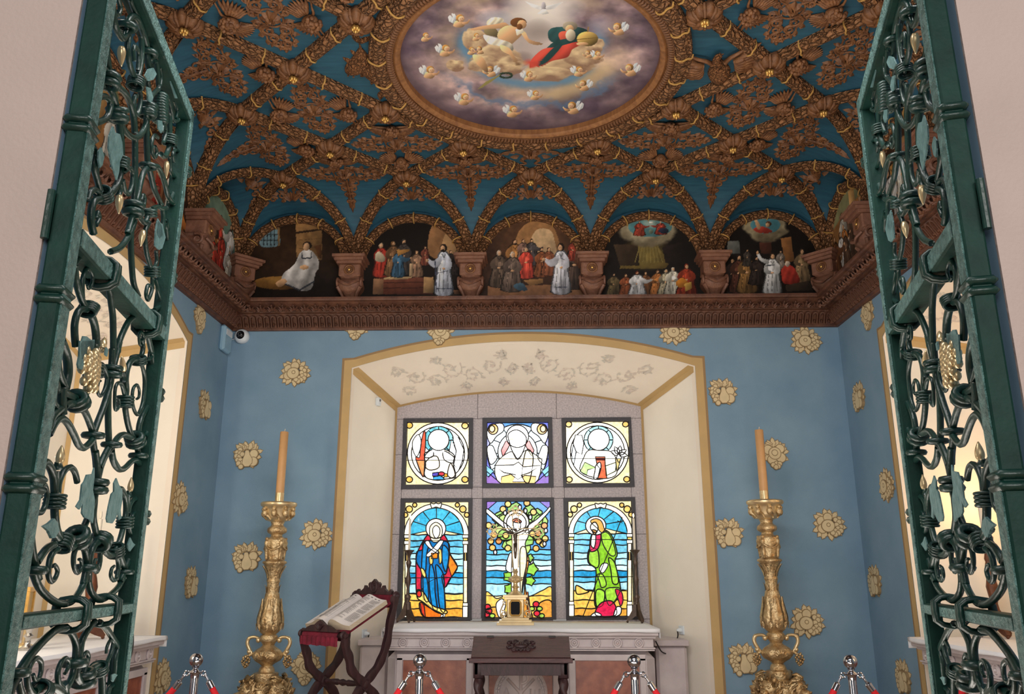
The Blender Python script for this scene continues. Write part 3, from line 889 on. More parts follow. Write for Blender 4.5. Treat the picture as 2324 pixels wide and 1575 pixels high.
jb = M()
for z, w, d, h in ((4.485, .25, .22, .03), (4.512, .29, .245, .03), (4.54, .325, .27, .028)): jb.box((0, -d / 2, z), (w, d, h))
abm = mesh('abacus', jb, 'corbel_wood', .5)
jb = M(); jb.tube([(.045 * math.cos(a), -.19, 4.41 + .045 * math.sin(a)) for a in np.linspace(0, 6.283, 20, endpoint=False)], .011, 6, closed=True)
jb.tube([(.026 * math.cos(a), -.193, 4.41 + .026 * math.sin(a)) for a in np.linspace(0, 6.283, 16, endpoint=False)], .007, 6, closed=True); rom = mesh('roundel', jb, 'wood_relief', 4)
jb = M(); jb.ball((0, -.196, 4.41), (.015, .012, .015), 10, 8); jem = mesh('gilt_stud', jb, 'gilt', 4)
def corbel(x, y, rz):
    o = put('corbel', corm, ceiling, (x, y, 0), rz)
    for nm, me in (('corbel_block', blkm), ('abacus', abm), ('roundel', rom), ('gilt_stud', jem)): put(nm, me, o)
for i in (-3, -1, 1, 3): corbel(i * HX, YW, 0)
corbel(-XW + .02, YW - .02, math.pi / 4); corbel(XW - .02, YW - .02, -math.pi / 4)
for j in (2, 4, 6):
    corbel(-XW, YW - j * HR, math.pi / 2); corbel(XW, YW - j * HR, -math.pi / 2)
# ------------------------------------------------------------------ painted pictures (flat paintings, colours held on the picture's own mesh)
def vnoise(x, y, seed=0):
    r = np.random.default_rng(seed).random((64, 64))
    xi, yi = np.floor(x).astype(int), np.floor(y).astype(int); fx, fy = x - xi, y - yi
    fx, fy = fx * fx * (3 - 2 * fx), fy * fy * (3 - 2 * fy)
    g = lambda a, b: r[a % 64, b % 64]
    return (g(xi, yi) * (1 - fx) + g(xi + 1, yi) * fx) * (1 - fy) + (g(xi, yi + 1) * (1 - fx) + g(xi + 1, yi + 1) * fx) * fy
def fbm(x, y, seed=0, o=5):
    s = 0; a = .5
    for k in range(o): s = s + a * vnoise(x * 2 ** k, y * 2 ** k, seed + k); a *= .5
    return s
class Canvas:
    def __init__(s, X, Y): s.X, s.Y = X, Y; s.c = np.zeros(X.shape + (3,))
    def base(s, col): s.c[:] = np.array(col, float)
    def blend(s, mask, col):
        col = np.asarray(col, float); m = np.clip(mask, 0, 1)[..., None]; s.c = s.c * (1 - m) + m * col
    def _paint(s, m, col, sh, cx, cy, w, h, fold=0.0, seed=0):
        if not m.any(): return
        x, y = s.X[m], s.Y[m]
        g = 1 + sh * (-(x - cx) / max(w, 1) * .7 - (y - cy) / max(h, 1) * .7)
        if fold: g = g * (1 + fold * np.sin((x - cx) / max(w, 1) * 9 + 2.2 * np.sin((y - cy) / max(h, 1) * 2.0 + seed)))
        s.c[m] = np.clip(np.asarray(col, float)[None] * g[:, None], 0, 255)
    def poly(s, pts, col, sh=.25, fold=0.0, seed=0):
        p = np.asarray(pts, float); x0, y0 = p.min(0); x1, y1 = p.max(0)
        bb = (s.X >= x0) & (s.X <= x1) & (s.Y >= y0) & (s.Y <= y1)
        if not bb.any(): return
        X, Y = s.X[bb], s.Y[bb]; ins = np.zeros(X.shape, bool); j = len(p) - 1
        for i in range(len(p)):
            c = ((p[i, 1] > Y) != (p[j, 1] > Y)) & (X < (p[j, 0] - p[i, 0]) * (Y - p[i, 1]) / (p[j, 1] - p[i, 1] + 1e-9) + p[i, 0]); ins ^= c; j = i
        m = np.zeros(s.X.shape, bool); m[bb] = ins
        s._paint(m, col, sh, (x0 + x1) / 2, (y0 + y1) / 2, (x1 - x0) / 2, (y1 - y0) / 2, fold, seed)
    def curve(s, pts, col, **k): s.poly(crom(pts, 5, True), col, **k)
    def ell(s, cx, cy, rx, ry, col, sh=.3, rot=0.0):
        dx, dy = s.X - cx, s.Y - cy; c, q = math.cos(rot), math.sin(rot)
        m = ((dx * c + dy * q) / rx) ** 2 + ((-dx * q + dy * c) / ry) ** 2 < 1
        s._paint(m, col, sh, cx, cy, rx, ry)
    def soft(s, cx, cy, rx, ry, col, k=1.0, p=2.0):
        d = ((s.X - cx) / rx) ** 2 + ((s.Y - cy) / ry) ** 2; s.blend(k * np.clip(1 - d, 0, 1) ** .9, col)
    def cloud(s, cx, cy, rx, ry, hi, lo, seed):
        n = fbm(s.X / rx * 1.6 + seed, s.Y / ry * 1.6, seed)
        d = ((s.X - cx) / rx) ** 2 + ((s.Y - cy) / ry) ** 2 + (n - .5) * 1.3
        t = np.clip(.5 - (s.Y - cy) / ry * .45 + (n - .5) * 1.6 - (s.X - cx) / rx * .15, 0, 1)[..., None]
        s.blend(np.clip((1 - d) * 4, 0, 1), np.asarray(lo, float) * (1 - t) + np.asarray(hi, float) * t)
    def stroke(s, a, b, w, col):
        a, b = np.asarray(a, float), np.asarray(b, float); d = b - a; n = np.array([-d[1], d[0]]) / (np.linalg.norm(d) + 1e-9) * w / 2
        s.poly([a + n, b + n, b - n, a - n], col, sh=0)
    def figure(s, x, y, h, col, w=.3, head=(205, 160, 120), hair=(60, 42, 30), lean=0.0, arm=0, fold=.16, seed=0):
        """robed standing figure: x centre of hem, y hem, h height"""
        hw = h * w; tx = x + lean * h; r = random.Random(int(x * 7 + y)); dk = np.asarray(col, float) * .42; sd = r.choice([-1, 1])
        s.ell(x, y - h * .01, hw * 1.35, h * .045, (26, 18, 14), sh=0)
        s.curve([(x - hw * 1.14, y + h * .012), (x - hw * .9, y - h * .4), (tx - hw * .78, y - h * .74), (tx - hw * .3, y - h * .86), (tx + hw * .35, y - h * .86), (tx + hw * .8, y - h * .73), (x + hw * .95, y - h * .4), (x + hw * 1.14, y + h * .012)], dk, sh=.1)
        s.curve([(x - hw, y), (x - hw * .75, y - h * .4), (tx - hw * .6, y - h * .74), (tx - hw * .2, y - h * .83), (tx + hw * .25, y - h * .83), (tx + hw * .62, y - h * .73), (x + hw * .8, y - h * .4), (x + hw, y)], col, sh=.22, fold=fold, seed=seed)
        bri = np.clip(np.asarray(col, float) * 1.22, 0, 255)
        s.curve([(tx - sd * hw * .1, y - h * .66), (tx + sd * hw * .5, y - h * .6), (x + sd * hw * .62, y - h * .3), (x + sd * hw * .4, y - h * .02), (x + sd * hw * .1, y - h * .05), (x, y - h * .35)], bri, sh=.3, fold=fold)
        for k_ in range(3): s.stroke((tx + (k_ - 1) * hw * .4, y - h * .52), (x + (k_ - 1) * hw * .62, y - h * .04), h * .012, dk * 1.2)
        for q in ((-1, 1) if not arm else (-arm,)):
            s.curve([(tx + q * hw * .45, y - h * .78), (tx + q * hw * .98, y - h * .66), (tx + q * hw * .9, y - h * .5), (tx + q * hw * .1, y - h * .46), (tx + q * hw * .12, y - h * .54), (tx + q * hw * .5, y - h * .6)], np.asarray(col, float) * (.82 if q == sd else 1.08), sh=.2)
            s.ell(tx + q * hw * .06, y - h * .5, h * .03, h * .024, head)
        s.stroke((tx - hw * .22, y - h * .8), (tx + hw * .05, y - h * .72), h * .016, dk); s.stroke((tx + hw * .26, y - h * .8), (tx + hw * .05, y - h * .72), h * .016, dk)
        if arm:
            s.curve([(tx + arm * hw * .3, y - h * .76), (tx + arm * hw * 1.3, y - h * .66), (tx + arm * hw * 1.9, y - h * .7), (tx + arm * hw * 1.9, y - h * .62), (tx + arm * hw * 1.2, y - h * .52), (tx + arm * hw * .4, y - h * .58)], col, sh=.2)
            s.ell(tx + arm * hw * 2.05, y - h * .665, h * .035, h * .03, head)
        s.ell(tx, y - h * .915, h * .07, h * .085, (30, 22, 18)); s.ell(tx, y - h * .92, h * .062, h * .078, hair); s.ell(tx + h * .014 * (1 if arm >= 0 else -1), y - h * .905, h * .044, h * .06, head); s.ell(tx + h * .014 * (1 if arm >= 0 else -1), y - h * .868, h * .03, h * .022, np.asarray(hair) * .8 if r.random() < .6 else head)
    def out(s): return lin(s.c)

def picture(name, P, colr, parent):
    a, b = P.shape[:2]; me = bpy.data.meshes.new(name)
    idx = np.arange(a * b).reshape(a, b)
    f = np.stack([idx[:-1, :-1], idx[1:, :-1], idx[1:, 1:], idx[:-1, 1:]], -1).reshape(-1, 4)
    me.vertices.add(a * b); me.vertices.foreach_set('co', P.reshape(-1).astype(np.float32))
    me.loops.add(f.size); me.loops.foreach_set('vertex_index', f.reshape(-1).astype(np.int32))
    me.polygons.add(len(f)); me.polygons.foreach_set('loop_start', (np.arange(len(f)) * 4).astype(np.int32))
    me.update(calc_edges=True)
    at = me.color_attributes.new('paint', 'FLOAT_COLOR', 'POINT')
    at.data.foreach_set('color', np.concatenate([colr.reshape(-1, 3), np.ones((a * b, 1))], 1).reshape(-1).astype(np.float32))
    me.materials.append(MATS['fresco']); me.validate()
    return put(name, me, parent)
def project(P):
    d = P - EYEP; z = d @ FW
    return CX + F * (d @ RT) / z, CY - F * (d @ UP) / z

SK = (214, 168, 124)
# ---- the round ceiling painting
NR, NA = 300, 760
rr_ = np.sqrt(np.linspace(0.0, 1, NR))[:, None] * 1.03; aa_ = np.linspace(0, 2 * math.pi, NA)[None, :]
P = np.stack([rr_ * np.cos(aa_), CCY + rr_ * np.sin(aa_), np.full((NR, NA), 5.25)], -1)
px, py = project(P)
cv = Canvas((px - 860) * 3.228, py * 3.228)
X, Y = cv.X, cv.Y
d = np.sqrt(((X - 1117) / 968) ** 2 + ((Y - 300) / 640) ** 2)
n1 = fbm(X / 260, Y / 150, 1); n2 = fbm(X / 90, Y / 55, 11); n3 = fbm(X / 520 + 4, Y / 300, 21)
cv.base((150, 128, 138))
t = np.clip((n1 - .28) * 2.4, 0, 1)[..., None]
cl = np.array((92, 76, 92.)) * (1 - t) + np.array((206, 176, 170.)) * t
cl = cl * (.72 + .6 * n2[..., None])
cv.blend(np.ones_like(d), cl)
cv.blend(np.clip((d - .82) * 4, 0, .7), (74, 60, 74))
mid = np.exp(-((d - .62) / .13) ** 2)
cv.blend(mid * .75 * np.clip((n3 - .3) * 3, 0, 1), (226, 200, 150))
cv.blend(np.exp(-((d - .5 + (n1 - .5) * .12) / .05) ** 2) * np.clip((Y - 150) / 150, 0, 1) * .9, (104, 146, 176))
cv.blend(np.exp(-((d - .74 + (n2 - .5) * .2) / .035) ** 2) * np.clip((Y - 500) / 150, 0, 1) * .7, (96, 124, 160))
inner = np.clip((.44 - d) * 9, 0, 1)
cv.blend(inner, np.array((196, 182, 176.)) * (.86 + .28 * n1[..., None]))
cv.soft(1205, 40, 330, 190, (240, 232, 222), .95)
cv.soft(840, 130, 150, 70, (160, 172, 190), .5); cv.soft(1620, 190, 110, 90, (170, 160, 175), .6)
cv.soft(1170, 230, 120, 100, (140, 128, 122), .55); cv.soft(1060, 430, 80, 60, (120, 98, 96), .5)
for k, (x, y, a, b_) in enumerate(((700, 290, 105, 85), (860, 420, 190, 105), (760, 470, 110, 70), (1350, 480, 260, 80), (1500, 400, 150, 90), (1230, 540, 200, 60), (1580, 330, 80, 60), (960, 480, 110, 70), (560, 480, 70, 45))):
    cv.cloud(x, y, a, b_, (240, 214, 168), (150, 118, 96), 30 + k)
# figures
cv.curve([(790, 160), (830, 128), (900, 132), (912, 165), (860, 190), (800, 188)], (226, 214, 186), sh=.3, fold=.12)
cv.curve([(770, 215), (800, 190), (860, 215), (880, 270), (830, 265), (780, 250)], (130, 116, 84), sh=.3)
cv.curve([(672, 212), (760, 190), (850, 178), (920, 165), (950, 190), (900, 208), (800, 212), (700, 224)], SK, sh=.25)
cv.curve([(880, 225), (930, 190), (1000, 190), (1046, 215), (1050, 250), (1000, 300), (962, 325), (905, 300), (868, 272)], SK, sh=.35)
cv.curve([(1030, 220), (1072, 235), (1100, 285), (1150, 305), (1200, 318), (1180, 330), (1110, 320), (1066, 280)], SK, sh=.25)
cv.curve([(765, 255), (860, 280), (960, 312), (986, 352), (968, 372), (880, 338), (800, 318)], (236, 226, 204), sh=.3, fold=.15)
cv.curve([(890, 330), (955, 352), (985, 400), (1018, 445), (1030, 485), (1000, 470), (962, 408), (900, 372)], SK, sh=.3)
cv.poly([(1000, 215), (1050, 205), (1062, 235), (1010, 262)], (232, 222, 200))
cv.ell(1022, 165, 60, 36, (104, 66, 36)); cv.ell(1048, 178, 34, 32, (206, 160, 116)); cv.ell(1030, 196, 22, 22, (120, 78, 44))
cv.curve([(1238, 240), (1270, 205), (1350, 196), (1470, 200), (1530, 232), (1470, 300), (1340, 325), (1255, 300)], (38, 70, 70), sh=.35, fold=.1)
cv.curve([(1316, 250), (1350, 228), (1420, 240), (1430, 300), (1340, 300)], (196, 88, 68), sh=.3)
cv.curve([(1262, 320), (1400, 282), (1452, 300), (1440, 330), (1300, 360), (1180, 470), (1130, 482)], (34, 66, 66), sh=.3, fold=.1)
cv.curve([(1085, 486), (1150, 400), (1215, 355), (1300, 345), (1450, 306), (1500, 318), (1420, 360), (1380, 420), (1270, 446), (1190, 486)], (196, 74, 60), sh=.35, fold=.12)
cv.curve([(1290, 340), (1345, 330), (1240, 450), (1150, 486), (1200, 430)], (36, 70, 70), sh=.2)
cv.ell(1400, 192, 54, 34, (150, 140, 122)); cv.ell(1396, 210, 30, 28, SK); cv.ell(1404, 258, 36, 44, (196, 184, 160), sh=.4)
cv.ell(1528, 285, 78, 54, (176, 146, 82), sh=.55); cv.stroke((1534, 195), (1530, 235), 10, (150, 118, 70)); cv.stroke((1450, 290), (1606, 275), 5, (120, 94, 48))
cv.ell(1490, 322, 44, 13, SK)
cv.poly([(1068, 8), (1190, 48), (1215, 48), (1352, 12), (1290, 62), (1222, 74), (1186, 74), (1120, 52)], (236, 234, 232), sh=.15, fold=.06)
cv.ell(1206, 50, 17, 36, (170, 164, 168)); cv.poly([(1160, 100), (1196, 66), (1220, 66), (1246, 98), (1204, 106)], (240, 238, 232))
for k in range(26):
    a = k * 2 * math.pi / 26; cv.ell(930 + 44 * math.cos(a), 552 + 18 * math.sin(a), 9, 5, (44, 62, 46), rot=a)
cv.poly([(722, 656), (780, 600), (892, 542), (884, 556), (810, 608), (760, 640)], (150, 140, 84))
def putto(x, y, s, f, wings=1, lie=.25):
    S = lambda a, b_: (x + f * a * s, y + b_ * s)
    if wings:
        cv.poly([S(-18, 8), S(-60, -34), (S(-74, -20)), S(-66, 6), S(-40, 22)], (226, 232, 236), sh=.25, fold=.1)
        cv.poly([S(-6, 4), S(-30, -40), S(-52, -44), S(-40, -10)], (206, 214, 222), sh=.25)
    cv.curve([S(-22, 4), S(14, 6), S(34, 24), S(20, 44), S(-14, 46), S(-40, 34)], SK, sh=.4)
    cv.curve([S(18, 14), S(48, 8), S(62, -6), S(66, 2), S(52, 22), S(26, 28)], (206, 160, 118), sh=.3)
    cv.ell(*S(4, -14), 27 * s, 23 * s, (168, 122, 64), sh=.5); cv.ell(*S(12, -8), 20 * s, 19 * s, (224, 178, 138), sh=.3)
    cv.ell(*S(18, -9), 2.4 * s, 2.4 * s, (70, 44, 32), sh=0); cv.ell(*S(7, -8), 2.4 * s, 2.4 * s, (70, 44, 32), sh=0); cv.ell(*S(14, 3), 5 * s, 1.6 * s, (160, 84, 70), sh=0)
for x, y, s, f, w_ in ((590, 148, 1.15, 1, 1), (486, 366, 1.05, 1, 1), (372, 524, 1.1, 1, 1), (625, 722, 1.05, 1, 1), (980, 812, 1.05, 1, 1), (1420, 786, 1.1, -1, 1), (1145, 694, .85, 1, 1),
                       (1098, 556, .9, 1, 1), (820, 520, .95, -1, 1), (1500, 622, .95, -1, 1), (1465, 520, .9, 1, 1), (1600, 402, .8, 1, 1), (1752, 208, 1.1, -1, 1), (1840, 508, 1.1, -1, 1),
                       (712, 268, .7, 1, 0), (676, 370, .7, 1, 0), (740, 365, .7, -1, 0), (340, 268, .8, 1, 0), (1535, 395, .7, -1, 0)):
    putto(x, y, s, f, w_)
cv.curve([(690, 400), (760, 420), (790, 480), (800, 530), (760, 510), (700, 450)], SK, sh=.35)
picture('ceiling_painting', P, np.clip(cv.out() * 1.12, 0, .9), frame)

# ---- lunettes on the walls
def lunette(mp, sc_, cy_, nm='lunette_painting'):
    NU, NV = 150, 120
    u = np.linspace(-.55, .55, NU); top = ZS - .02 + (5.03 - ZS + .02) * np.sqrt(np.maximum(1 - (np.abs(u) / .53) ** 2, 0)); top = np.maximum(top, ZS + .02)
    v = np.linspace(0, 1, NV); Z = 4.095 + v[None, :] * (top[:, None] - 4.095)
    P = np.array([[mp(u[a], Z[a, b_]) for b_ in range(NV)] for a in range(NU)])
    return P
def L_back(i):
    P = lunette(lambda u, z: (i * HX + u, YW - .012, z), 0, 0); px, py = project(P)
    return P, px, py
def grain(c, k=.25, s=30., seed=3): c.c *= (1 - k + 2 * k * fbm(c.X / s, c.Y / s, seed))[..., None]
# first: prisoner seated in a dark cell
P, px, py = L_back(-4); c = Canvas((px - 500) * 3.0987, (py - 300) * 3.0987)
c.base((34, 24, 18)); c.soft(420, 820, 300, 300, (74, 50, 30), .8); c.soft(760, 850, 140, 200, (62, 42, 26), .6)
c.poly([(530, 600), (640, 590), (715, 640), (715, 900), (535, 880)], (150, 112, 70), sh=.25); c.poly([(530, 700), (715, 676), (715, 690), (530, 716)], (60, 42, 28))
for y in (640, 760, 820): c.stroke((535, y), (712, y - 14), 3, (104, 76, 46))
c.curve([(285, 700), (300, 660), (345, 640), (395, 650), (412, 700), (412, 795), (285, 800)], (128, 160, 170), sh=.1)
for x in (305, 330, 355, 380): c.stroke((x, 640), (x, 800), 6, (40, 40, 40))
for y in (680, 720, 760): c.stroke((284, y), (412, y), 6, (40, 40, 40))
c.stroke((410, 660), (412, 800), 14, (150, 118, 78))
c.ell(420, 1060, 190, 46, (132, 92, 44)); c.soft(400, 1040, 120, 30, (176, 132, 66), .7)
c.curve([(560, 850), (600, 826), (650, 840), (690, 900), (690, 960), (670, 990), (640, 1100), (560, 1112), (450, 1060), (440, 1000), (520, 930)], (196, 192, 188), sh=.3, fold=.13)
c.stroke((575, 888), (640, 884), 10, (60, 62, 70)); c.stroke((575, 888), (575, 845), 7, (60, 62, 70)); c.stroke((640, 884), (640, 845), 7, (60, 62, 70)); c.stroke((450, 1065), (560, 1112), 12, (66, 68, 76)); c.stroke((560, 1110), (660, 1050), 12, (66, 68, 76))
c.curve([(390, 1060), (440, 1030), (470, 1050), (420, 1090)], SK); c.ell(590, 950, 32, 16, SK); c.ell(612, 796, 32, 28, (50, 36, 26)); c.ell(606, 806, 22, 27, (206, 162, 122)); c.poly([(660, 800), (712, 790), (712, 890), (690, 880)], (90, 58, 34))
grain(c); picture('lunette_painting', P, c.out() * .9, w_back)
# second: judgement seat, white-robed figure standing on the right
P, px, py = L_back(-2); c = Canvas((px - 500) * 3.0987, (py - 300) * 3.0987)
c.base((30, 22, 18)); c.curve([(1470, 860), (1464, 740), (1500, 640), (1560, 610), (1640, 660), (1700, 780), (1700, 900), (1560, 900)], (146, 106, 70), sh=.2); c.curve([(1560, 870), (1572, 740), (1620, 690), (1690, 780), (1690, 880)], (180, 140, 96), sh=.2)
c.poly([(1075, 1030), (1500, 1020), (1500, 1140), (1075, 1140)], (110, 62, 46), sh=.2)
for y in (1060, 1098): c.stroke((1080, y), (1490, y - 6), 5, (60, 34, 26))
c.poly([(1075, 1030), (1150, 1035), (1145, 1140), (1070, 1140)], (150, 110, 80)); c.poly([(1430, 1020), (1500, 1020), (1500, 1130), (1430, 1130)], (170, 134, 92)); c.poly([(1500, 1110), (1720, 1110), (1720, 1140), (1500, 1140)], (120, 84, 60))
c.poly([(1150, 1020), (1380, 1015), (1300, 1035), (1150, 1036)], (180, 150, 110))
for x, y, h, col, hr, lean, arm in ((1130, 1010, 230, (176, 60, 46), (190, 160, 130), 0, 0), (1215, 1005, 240, (120, 88, 60), (120, 84, 50), 0, 0), (1290, 990, 240, (72, 64, 60), (60, 54, 50), 0, 0), (1250, 1012, 190, (60, 92, 116), (150, 110, 70), .02, 1), (1380, 1010, 180, (150, 116, 92), (90, 66, 50), 0, 0), (1440, 930, 130, (120, 66, 52), (60, 40, 30), 0, 0), (1620, 1000, 170, (52, 42, 38), (30, 24, 22), 0, 0), (1665, 1000, 170, (46, 38, 36), (30, 24, 22), 0, 0)):
    c.figure(x, y, h, col, .22, hair=hr, lean=lean, arm=arm, seed=x)
c.poly([(1240, 830), (1330, 820), (1330, 836), (1250, 870)], (166, 120, 64)); c.poly([(1330, 925), (1352, 925), (1352, 1010), (1330, 1010)], (190, 160, 124)); c.curve([(1090, 860), (1120, 840), (1160, 880), (1150, 910), (1095, 905)], (206, 190, 160))
c.figure(1570, 1135, 350, (196, 200, 212), .16, hair=(40, 28, 22), arm=-1, fold=.12); c.stroke((1510, 900), (1520, 1130), 7, (70, 76, 96)); c.stroke((1515, 1100), (1635, 1100), 7, (80, 86, 104)); c.stroke((1530, 990), (1600, 975), 5, (90, 96, 112))
grain(c, .2); picture('lunette_painting', P, c.out() * .9, w_back)
# third: disputation under a bright arch
P, px, py = L_back(0); c = Canvas((px - 500) * 3.0987, (py - 300) * 3.0987)
c.base((66, 44, 32)); c.soft(2210, 760, 300, 260, (120, 82, 54), .8)
c.curve([(2080, 860), (2090, 720), (2160, 640), (2260, 632), (2350, 680), (2370, 860)], (168, 122, 78), sh=.15); c.curve([(2180, 860), (2190, 740), (2240, 680), (2320, 690), (2350, 760), (2350, 860)], (214, 178, 134), sh=.1)
c.poly([(1880, 1080), (2560, 1070), (2560, 1150), (1880, 1150)], (150, 106, 74), sh=.1)
for x, y, h, col, hr, lean, arm in ((1960, 1080, 250, (92, 76, 64), (180, 160, 140), 0, 0), (2070, 1010, 260, (150, 104, 60), (70, 46, 34), 0, 1), (2130, 930, 180, (120, 92, 80), (60, 40, 30), 0, 0), (2190, 930, 180, (76, 70, 70), (40, 30, 24), 0, 1), (2150, 1020, 210, (190, 70, 56), (180, 150, 120), 0, 0), (2260, 1010, 200, (128, 76, 48), (60, 40, 30), 0, 0), (2050, 1110, 270, (102, 86, 76), (190, 176, 160), .02, 0), (2310, 1000, 190, (140, 84, 58), (60, 40, 30), 0, 0), (2490, 1090, 310, (72, 58, 50), (60, 40, 30), 0, 0), (2480, 900, 140, (150, 66, 50), (60, 44, 34), 0, 0)):
    c.figure(x, y, h, col, .24, hair=hr, lean=lean, arm=arm, seed=x)
c.curve([(2060, 1080), (2120, 1060), (2160, 1110), (2100, 1112)], (70, 96, 112)); c.poly([(2130, 1040), (2270, 1030), (2270, 1060), (2180, 1080)], (160, 118, 74)); c.stroke((1960, 980), (1990, 1080), 8, (46, 34, 28))
c.figure(2395, 1125, 345, (200, 200, 208), .17, hair=(36, 26, 20), arm=-1, fold=.13); c.stroke((2350, 1090), (2440, 1090), 7, (84, 88, 104)); c.stroke((2390, 880), (2420, 900), 5, (90, 94, 108))
grain(c, .2); picture('lunette_painting', P, c.out() * .95, w_back)
# fourth: cloud of glory over a crowd
P, px, py = L_back(2); c = Canvas((px - 1200) * 2.905, (py - 300) * 2.905)
c.base((30, 24, 20)); c.poly([(720, 740), (840, 740), (930, 860), (900, 900), (600, 900), (620, 820)], (112, 92, 48), sh=.2); c.soft(770, 800, 170, 120, (138, 120, 64), .8); c.poly([(560, 740), (720, 740), (730, 880), (600, 880)], (64, 50, 36)); c.poly([(880, 760), (1010, 720), (1030, 900), (900, 860)], (36, 28, 24))
for x in range(700, 900, 26): c.stroke((790 + (x - 790) * .5, 700), (x, 860), 5, (150, 134, 78))
c.cloud(800, 640, 200, 120, (206, 194, 160), (120, 108, 84), 5); c.ell(800, 625, 145, 66, (92, 142, 146), sh=.1); c.soft(800, 600, 60, 40, (186, 200, 186), .8)
c.figure(730, 680, 92, (160, 66, 48), .36, hair=(60, 40, 30), arm=1); c.figure(870, 672, 84, (150, 62, 48), .4, hair=(190, 180, 160), arm=-1); c.ell(890, 650, 34, 18, (42, 48, 66)); c.ell(806, 655, 16, 14, (120, 136, 116)); c.ell(806, 596, 14, 5, (236, 232, 220))
for x, y, h, col, hr, arm in ((560, 1080, 150, (96, 82, 56), (40, 30, 26), 0), (640, 1075, 140, (140, 78, 48), (90, 60, 40), 0), (770, 1070, 150, (120, 80, 50), (80, 56, 40), 0), (850, 1072, 165, (172, 110, 60), (90, 64, 44), 0), (905, 1074, 170, (160, 150, 124), (150, 136, 110), 0), (950, 1070, 180, (196, 190, 172), (186, 180, 164), 0), (1040, 1078, 210, (150, 58, 36), (130, 52, 34), 0)):
    c.figure(x, y, h, col, .28, hair=hr, arm=arm, seed=x)
c.figure(715, 1085, 170, (204, 204, 204), .3, hair=(110, 50, 34), arm=1); c.curve([(970, 990), (1010, 960), (1050, 990), (1030, 1020), (985, 1020)], (200, 128, 46)); c.poly([(1025, 1000), (1070, 985), (1076, 1030), (1035, 1050)], (204, 160, 78))
grain(c, .2); picture('lunette_painting', P, c.out() * .9, w_back)
# fifth: figure with raised arm, smaller glory above
P, px, py = L_back(4); c = Canvas((px - 1200) * 2.905, (py - 300) * 2.905)
c.base((26, 20, 17)); c.poly([(1310, 720), (1385, 716), (1395, 800), (1310, 800)], (110, 112, 106)); c.poly([(1660, 700), (1730, 690), (1750, 850), (1690, 860)], (140, 94, 54), sh=.2); c.poly([(1520, 730), (1600, 720), (1600, 800), (1530, 800)], (80, 46, 34))
c.cloud(1560, 630, 165, 100, (200, 186, 148), (104, 92, 70), 9); c.ell(1560, 612, 98, 56, (84, 140, 150), sh=.1)
c.curve([(1480, 640), (1530, 620), (1590, 640), (1600, 662), (1520, 664)], (170, 62, 48)); c.ell(1580, 605, 20, 18, (96, 60, 40)); c.ell(1574, 612, 13, 14, SK); c.curve([(1490, 585), (1500, 575), (1530, 625), (1510, 640)], SK)
for x, y, h, col, hr, arm in ((1340, 1050, 220, (52, 40, 36), (30, 24, 20), 0), (1385, 1050, 240, (84, 50, 38), (40, 30, 24), 0), (1440, 1050, 250, (128, 94, 54), (70, 50, 36), 0), (1440, 880, 110, (64, 56, 50), (40, 34, 30), 0), (1500, 1000, 180, (50, 40, 36), (30, 24, 20), 0), (1660, 900, 120, (120, 110, 100), (40, 34, 30), 0), (1800, 980, 210, (130, 106, 76), (80, 60, 46), 0)):
    c.figure(x, y, h, col, .24, hair=hr, arm=arm, seed=x)
c.curve([(1670, 900), (1710, 870), (1760, 910), (1785, 990), (1690, 1000), (1665, 950)], (160, 52, 40), sh=.3, fold=.1); c.ell(1706, 868, 16, 18, (200, 180, 160))
c.poly([(1690, 1010), (1840, 980), (1900, 1040), (1700, 1050)], (60, 48, 38))
c.figure(1605, 1060, 265, (206, 206, 204), .2, hair=(50, 36, 28), fold=.13); c.curve([(1570, 870), (1520, 840), (1502, 800), (1514, 796), (1540, 830), (1585, 846)], (200, 200, 198)); c.ell(1508, 796, 9, 12, SK); c.stroke((1560, 880), (1620, 876), 6, (70, 74, 84))
grain(c, .2); picture('lunette_painting', P, c.out() * .9, w_back)
# side walls: crowds before sky and masonry
def side_lun(w, mp, seed, kind):
    P = lunette(mp, 0, 0)
    u = np.repeat(np.linspace(-100, 100, 150)[:, None], 120, 1); v = (5.03 - P[..., 2]) / .935 * 170
    c = Canvas(u, v); r = random.Random(seed)
    if kind == 0:
        c.base((96, 132, 122)); c.soft(0, 0, 140, 70, (150, 176, 150), .8); c.poly([(-100, 80), (100, 90), (100, 170), (-100, 170)], (84, 62, 46))
    elif kind == 1:
        c.base((168, 118, 70)); c.poly([(-100, 0), (100, 0), (100, 40), (0, 34), (-100, 50)], (150, 150, 110)); c.poly([(10, 10), (34, 10), (34, 100), (10, 100)], (190, 150, 96)); c.poly([(40, 40), (90, 46), (90, 110), (40, 104)], (150, 98, 56))
        for k in range(4): c.stroke((44 + k * 12, 60), (44 + k * 12, 84), 5, (96, 60, 36))
    else:
        c.base((64, 44, 32)); c.curve([(-40, 110), (-40, 50), (0, 24), (40, 50), (40, 110)], (150, 112, 74), sh=.1)
    cols = [(170, 60, 48), (196, 190, 176), (150, 110, 60), (70, 84, 104), (120, 78, 52), (90, 70, 56), (190, 120, 60), (206, 204, 200)]
    for k in range(11):
        x = r.uniform(-85, 85); y = r.uniform(135, 168) if k > 4 else r.uniform(110, 135)
        c.figure(x, y, r.uniform(62, 96), r.choice(cols), .22, hair=r.choice([(50, 36, 28), (140, 120, 96), (90, 58, 36)]), arm=r.choice([-1, 0, 0, 1]), seed=k)
    grain(c, .2, 16); picture('lunette_painting', P, c.out() * .95, w)
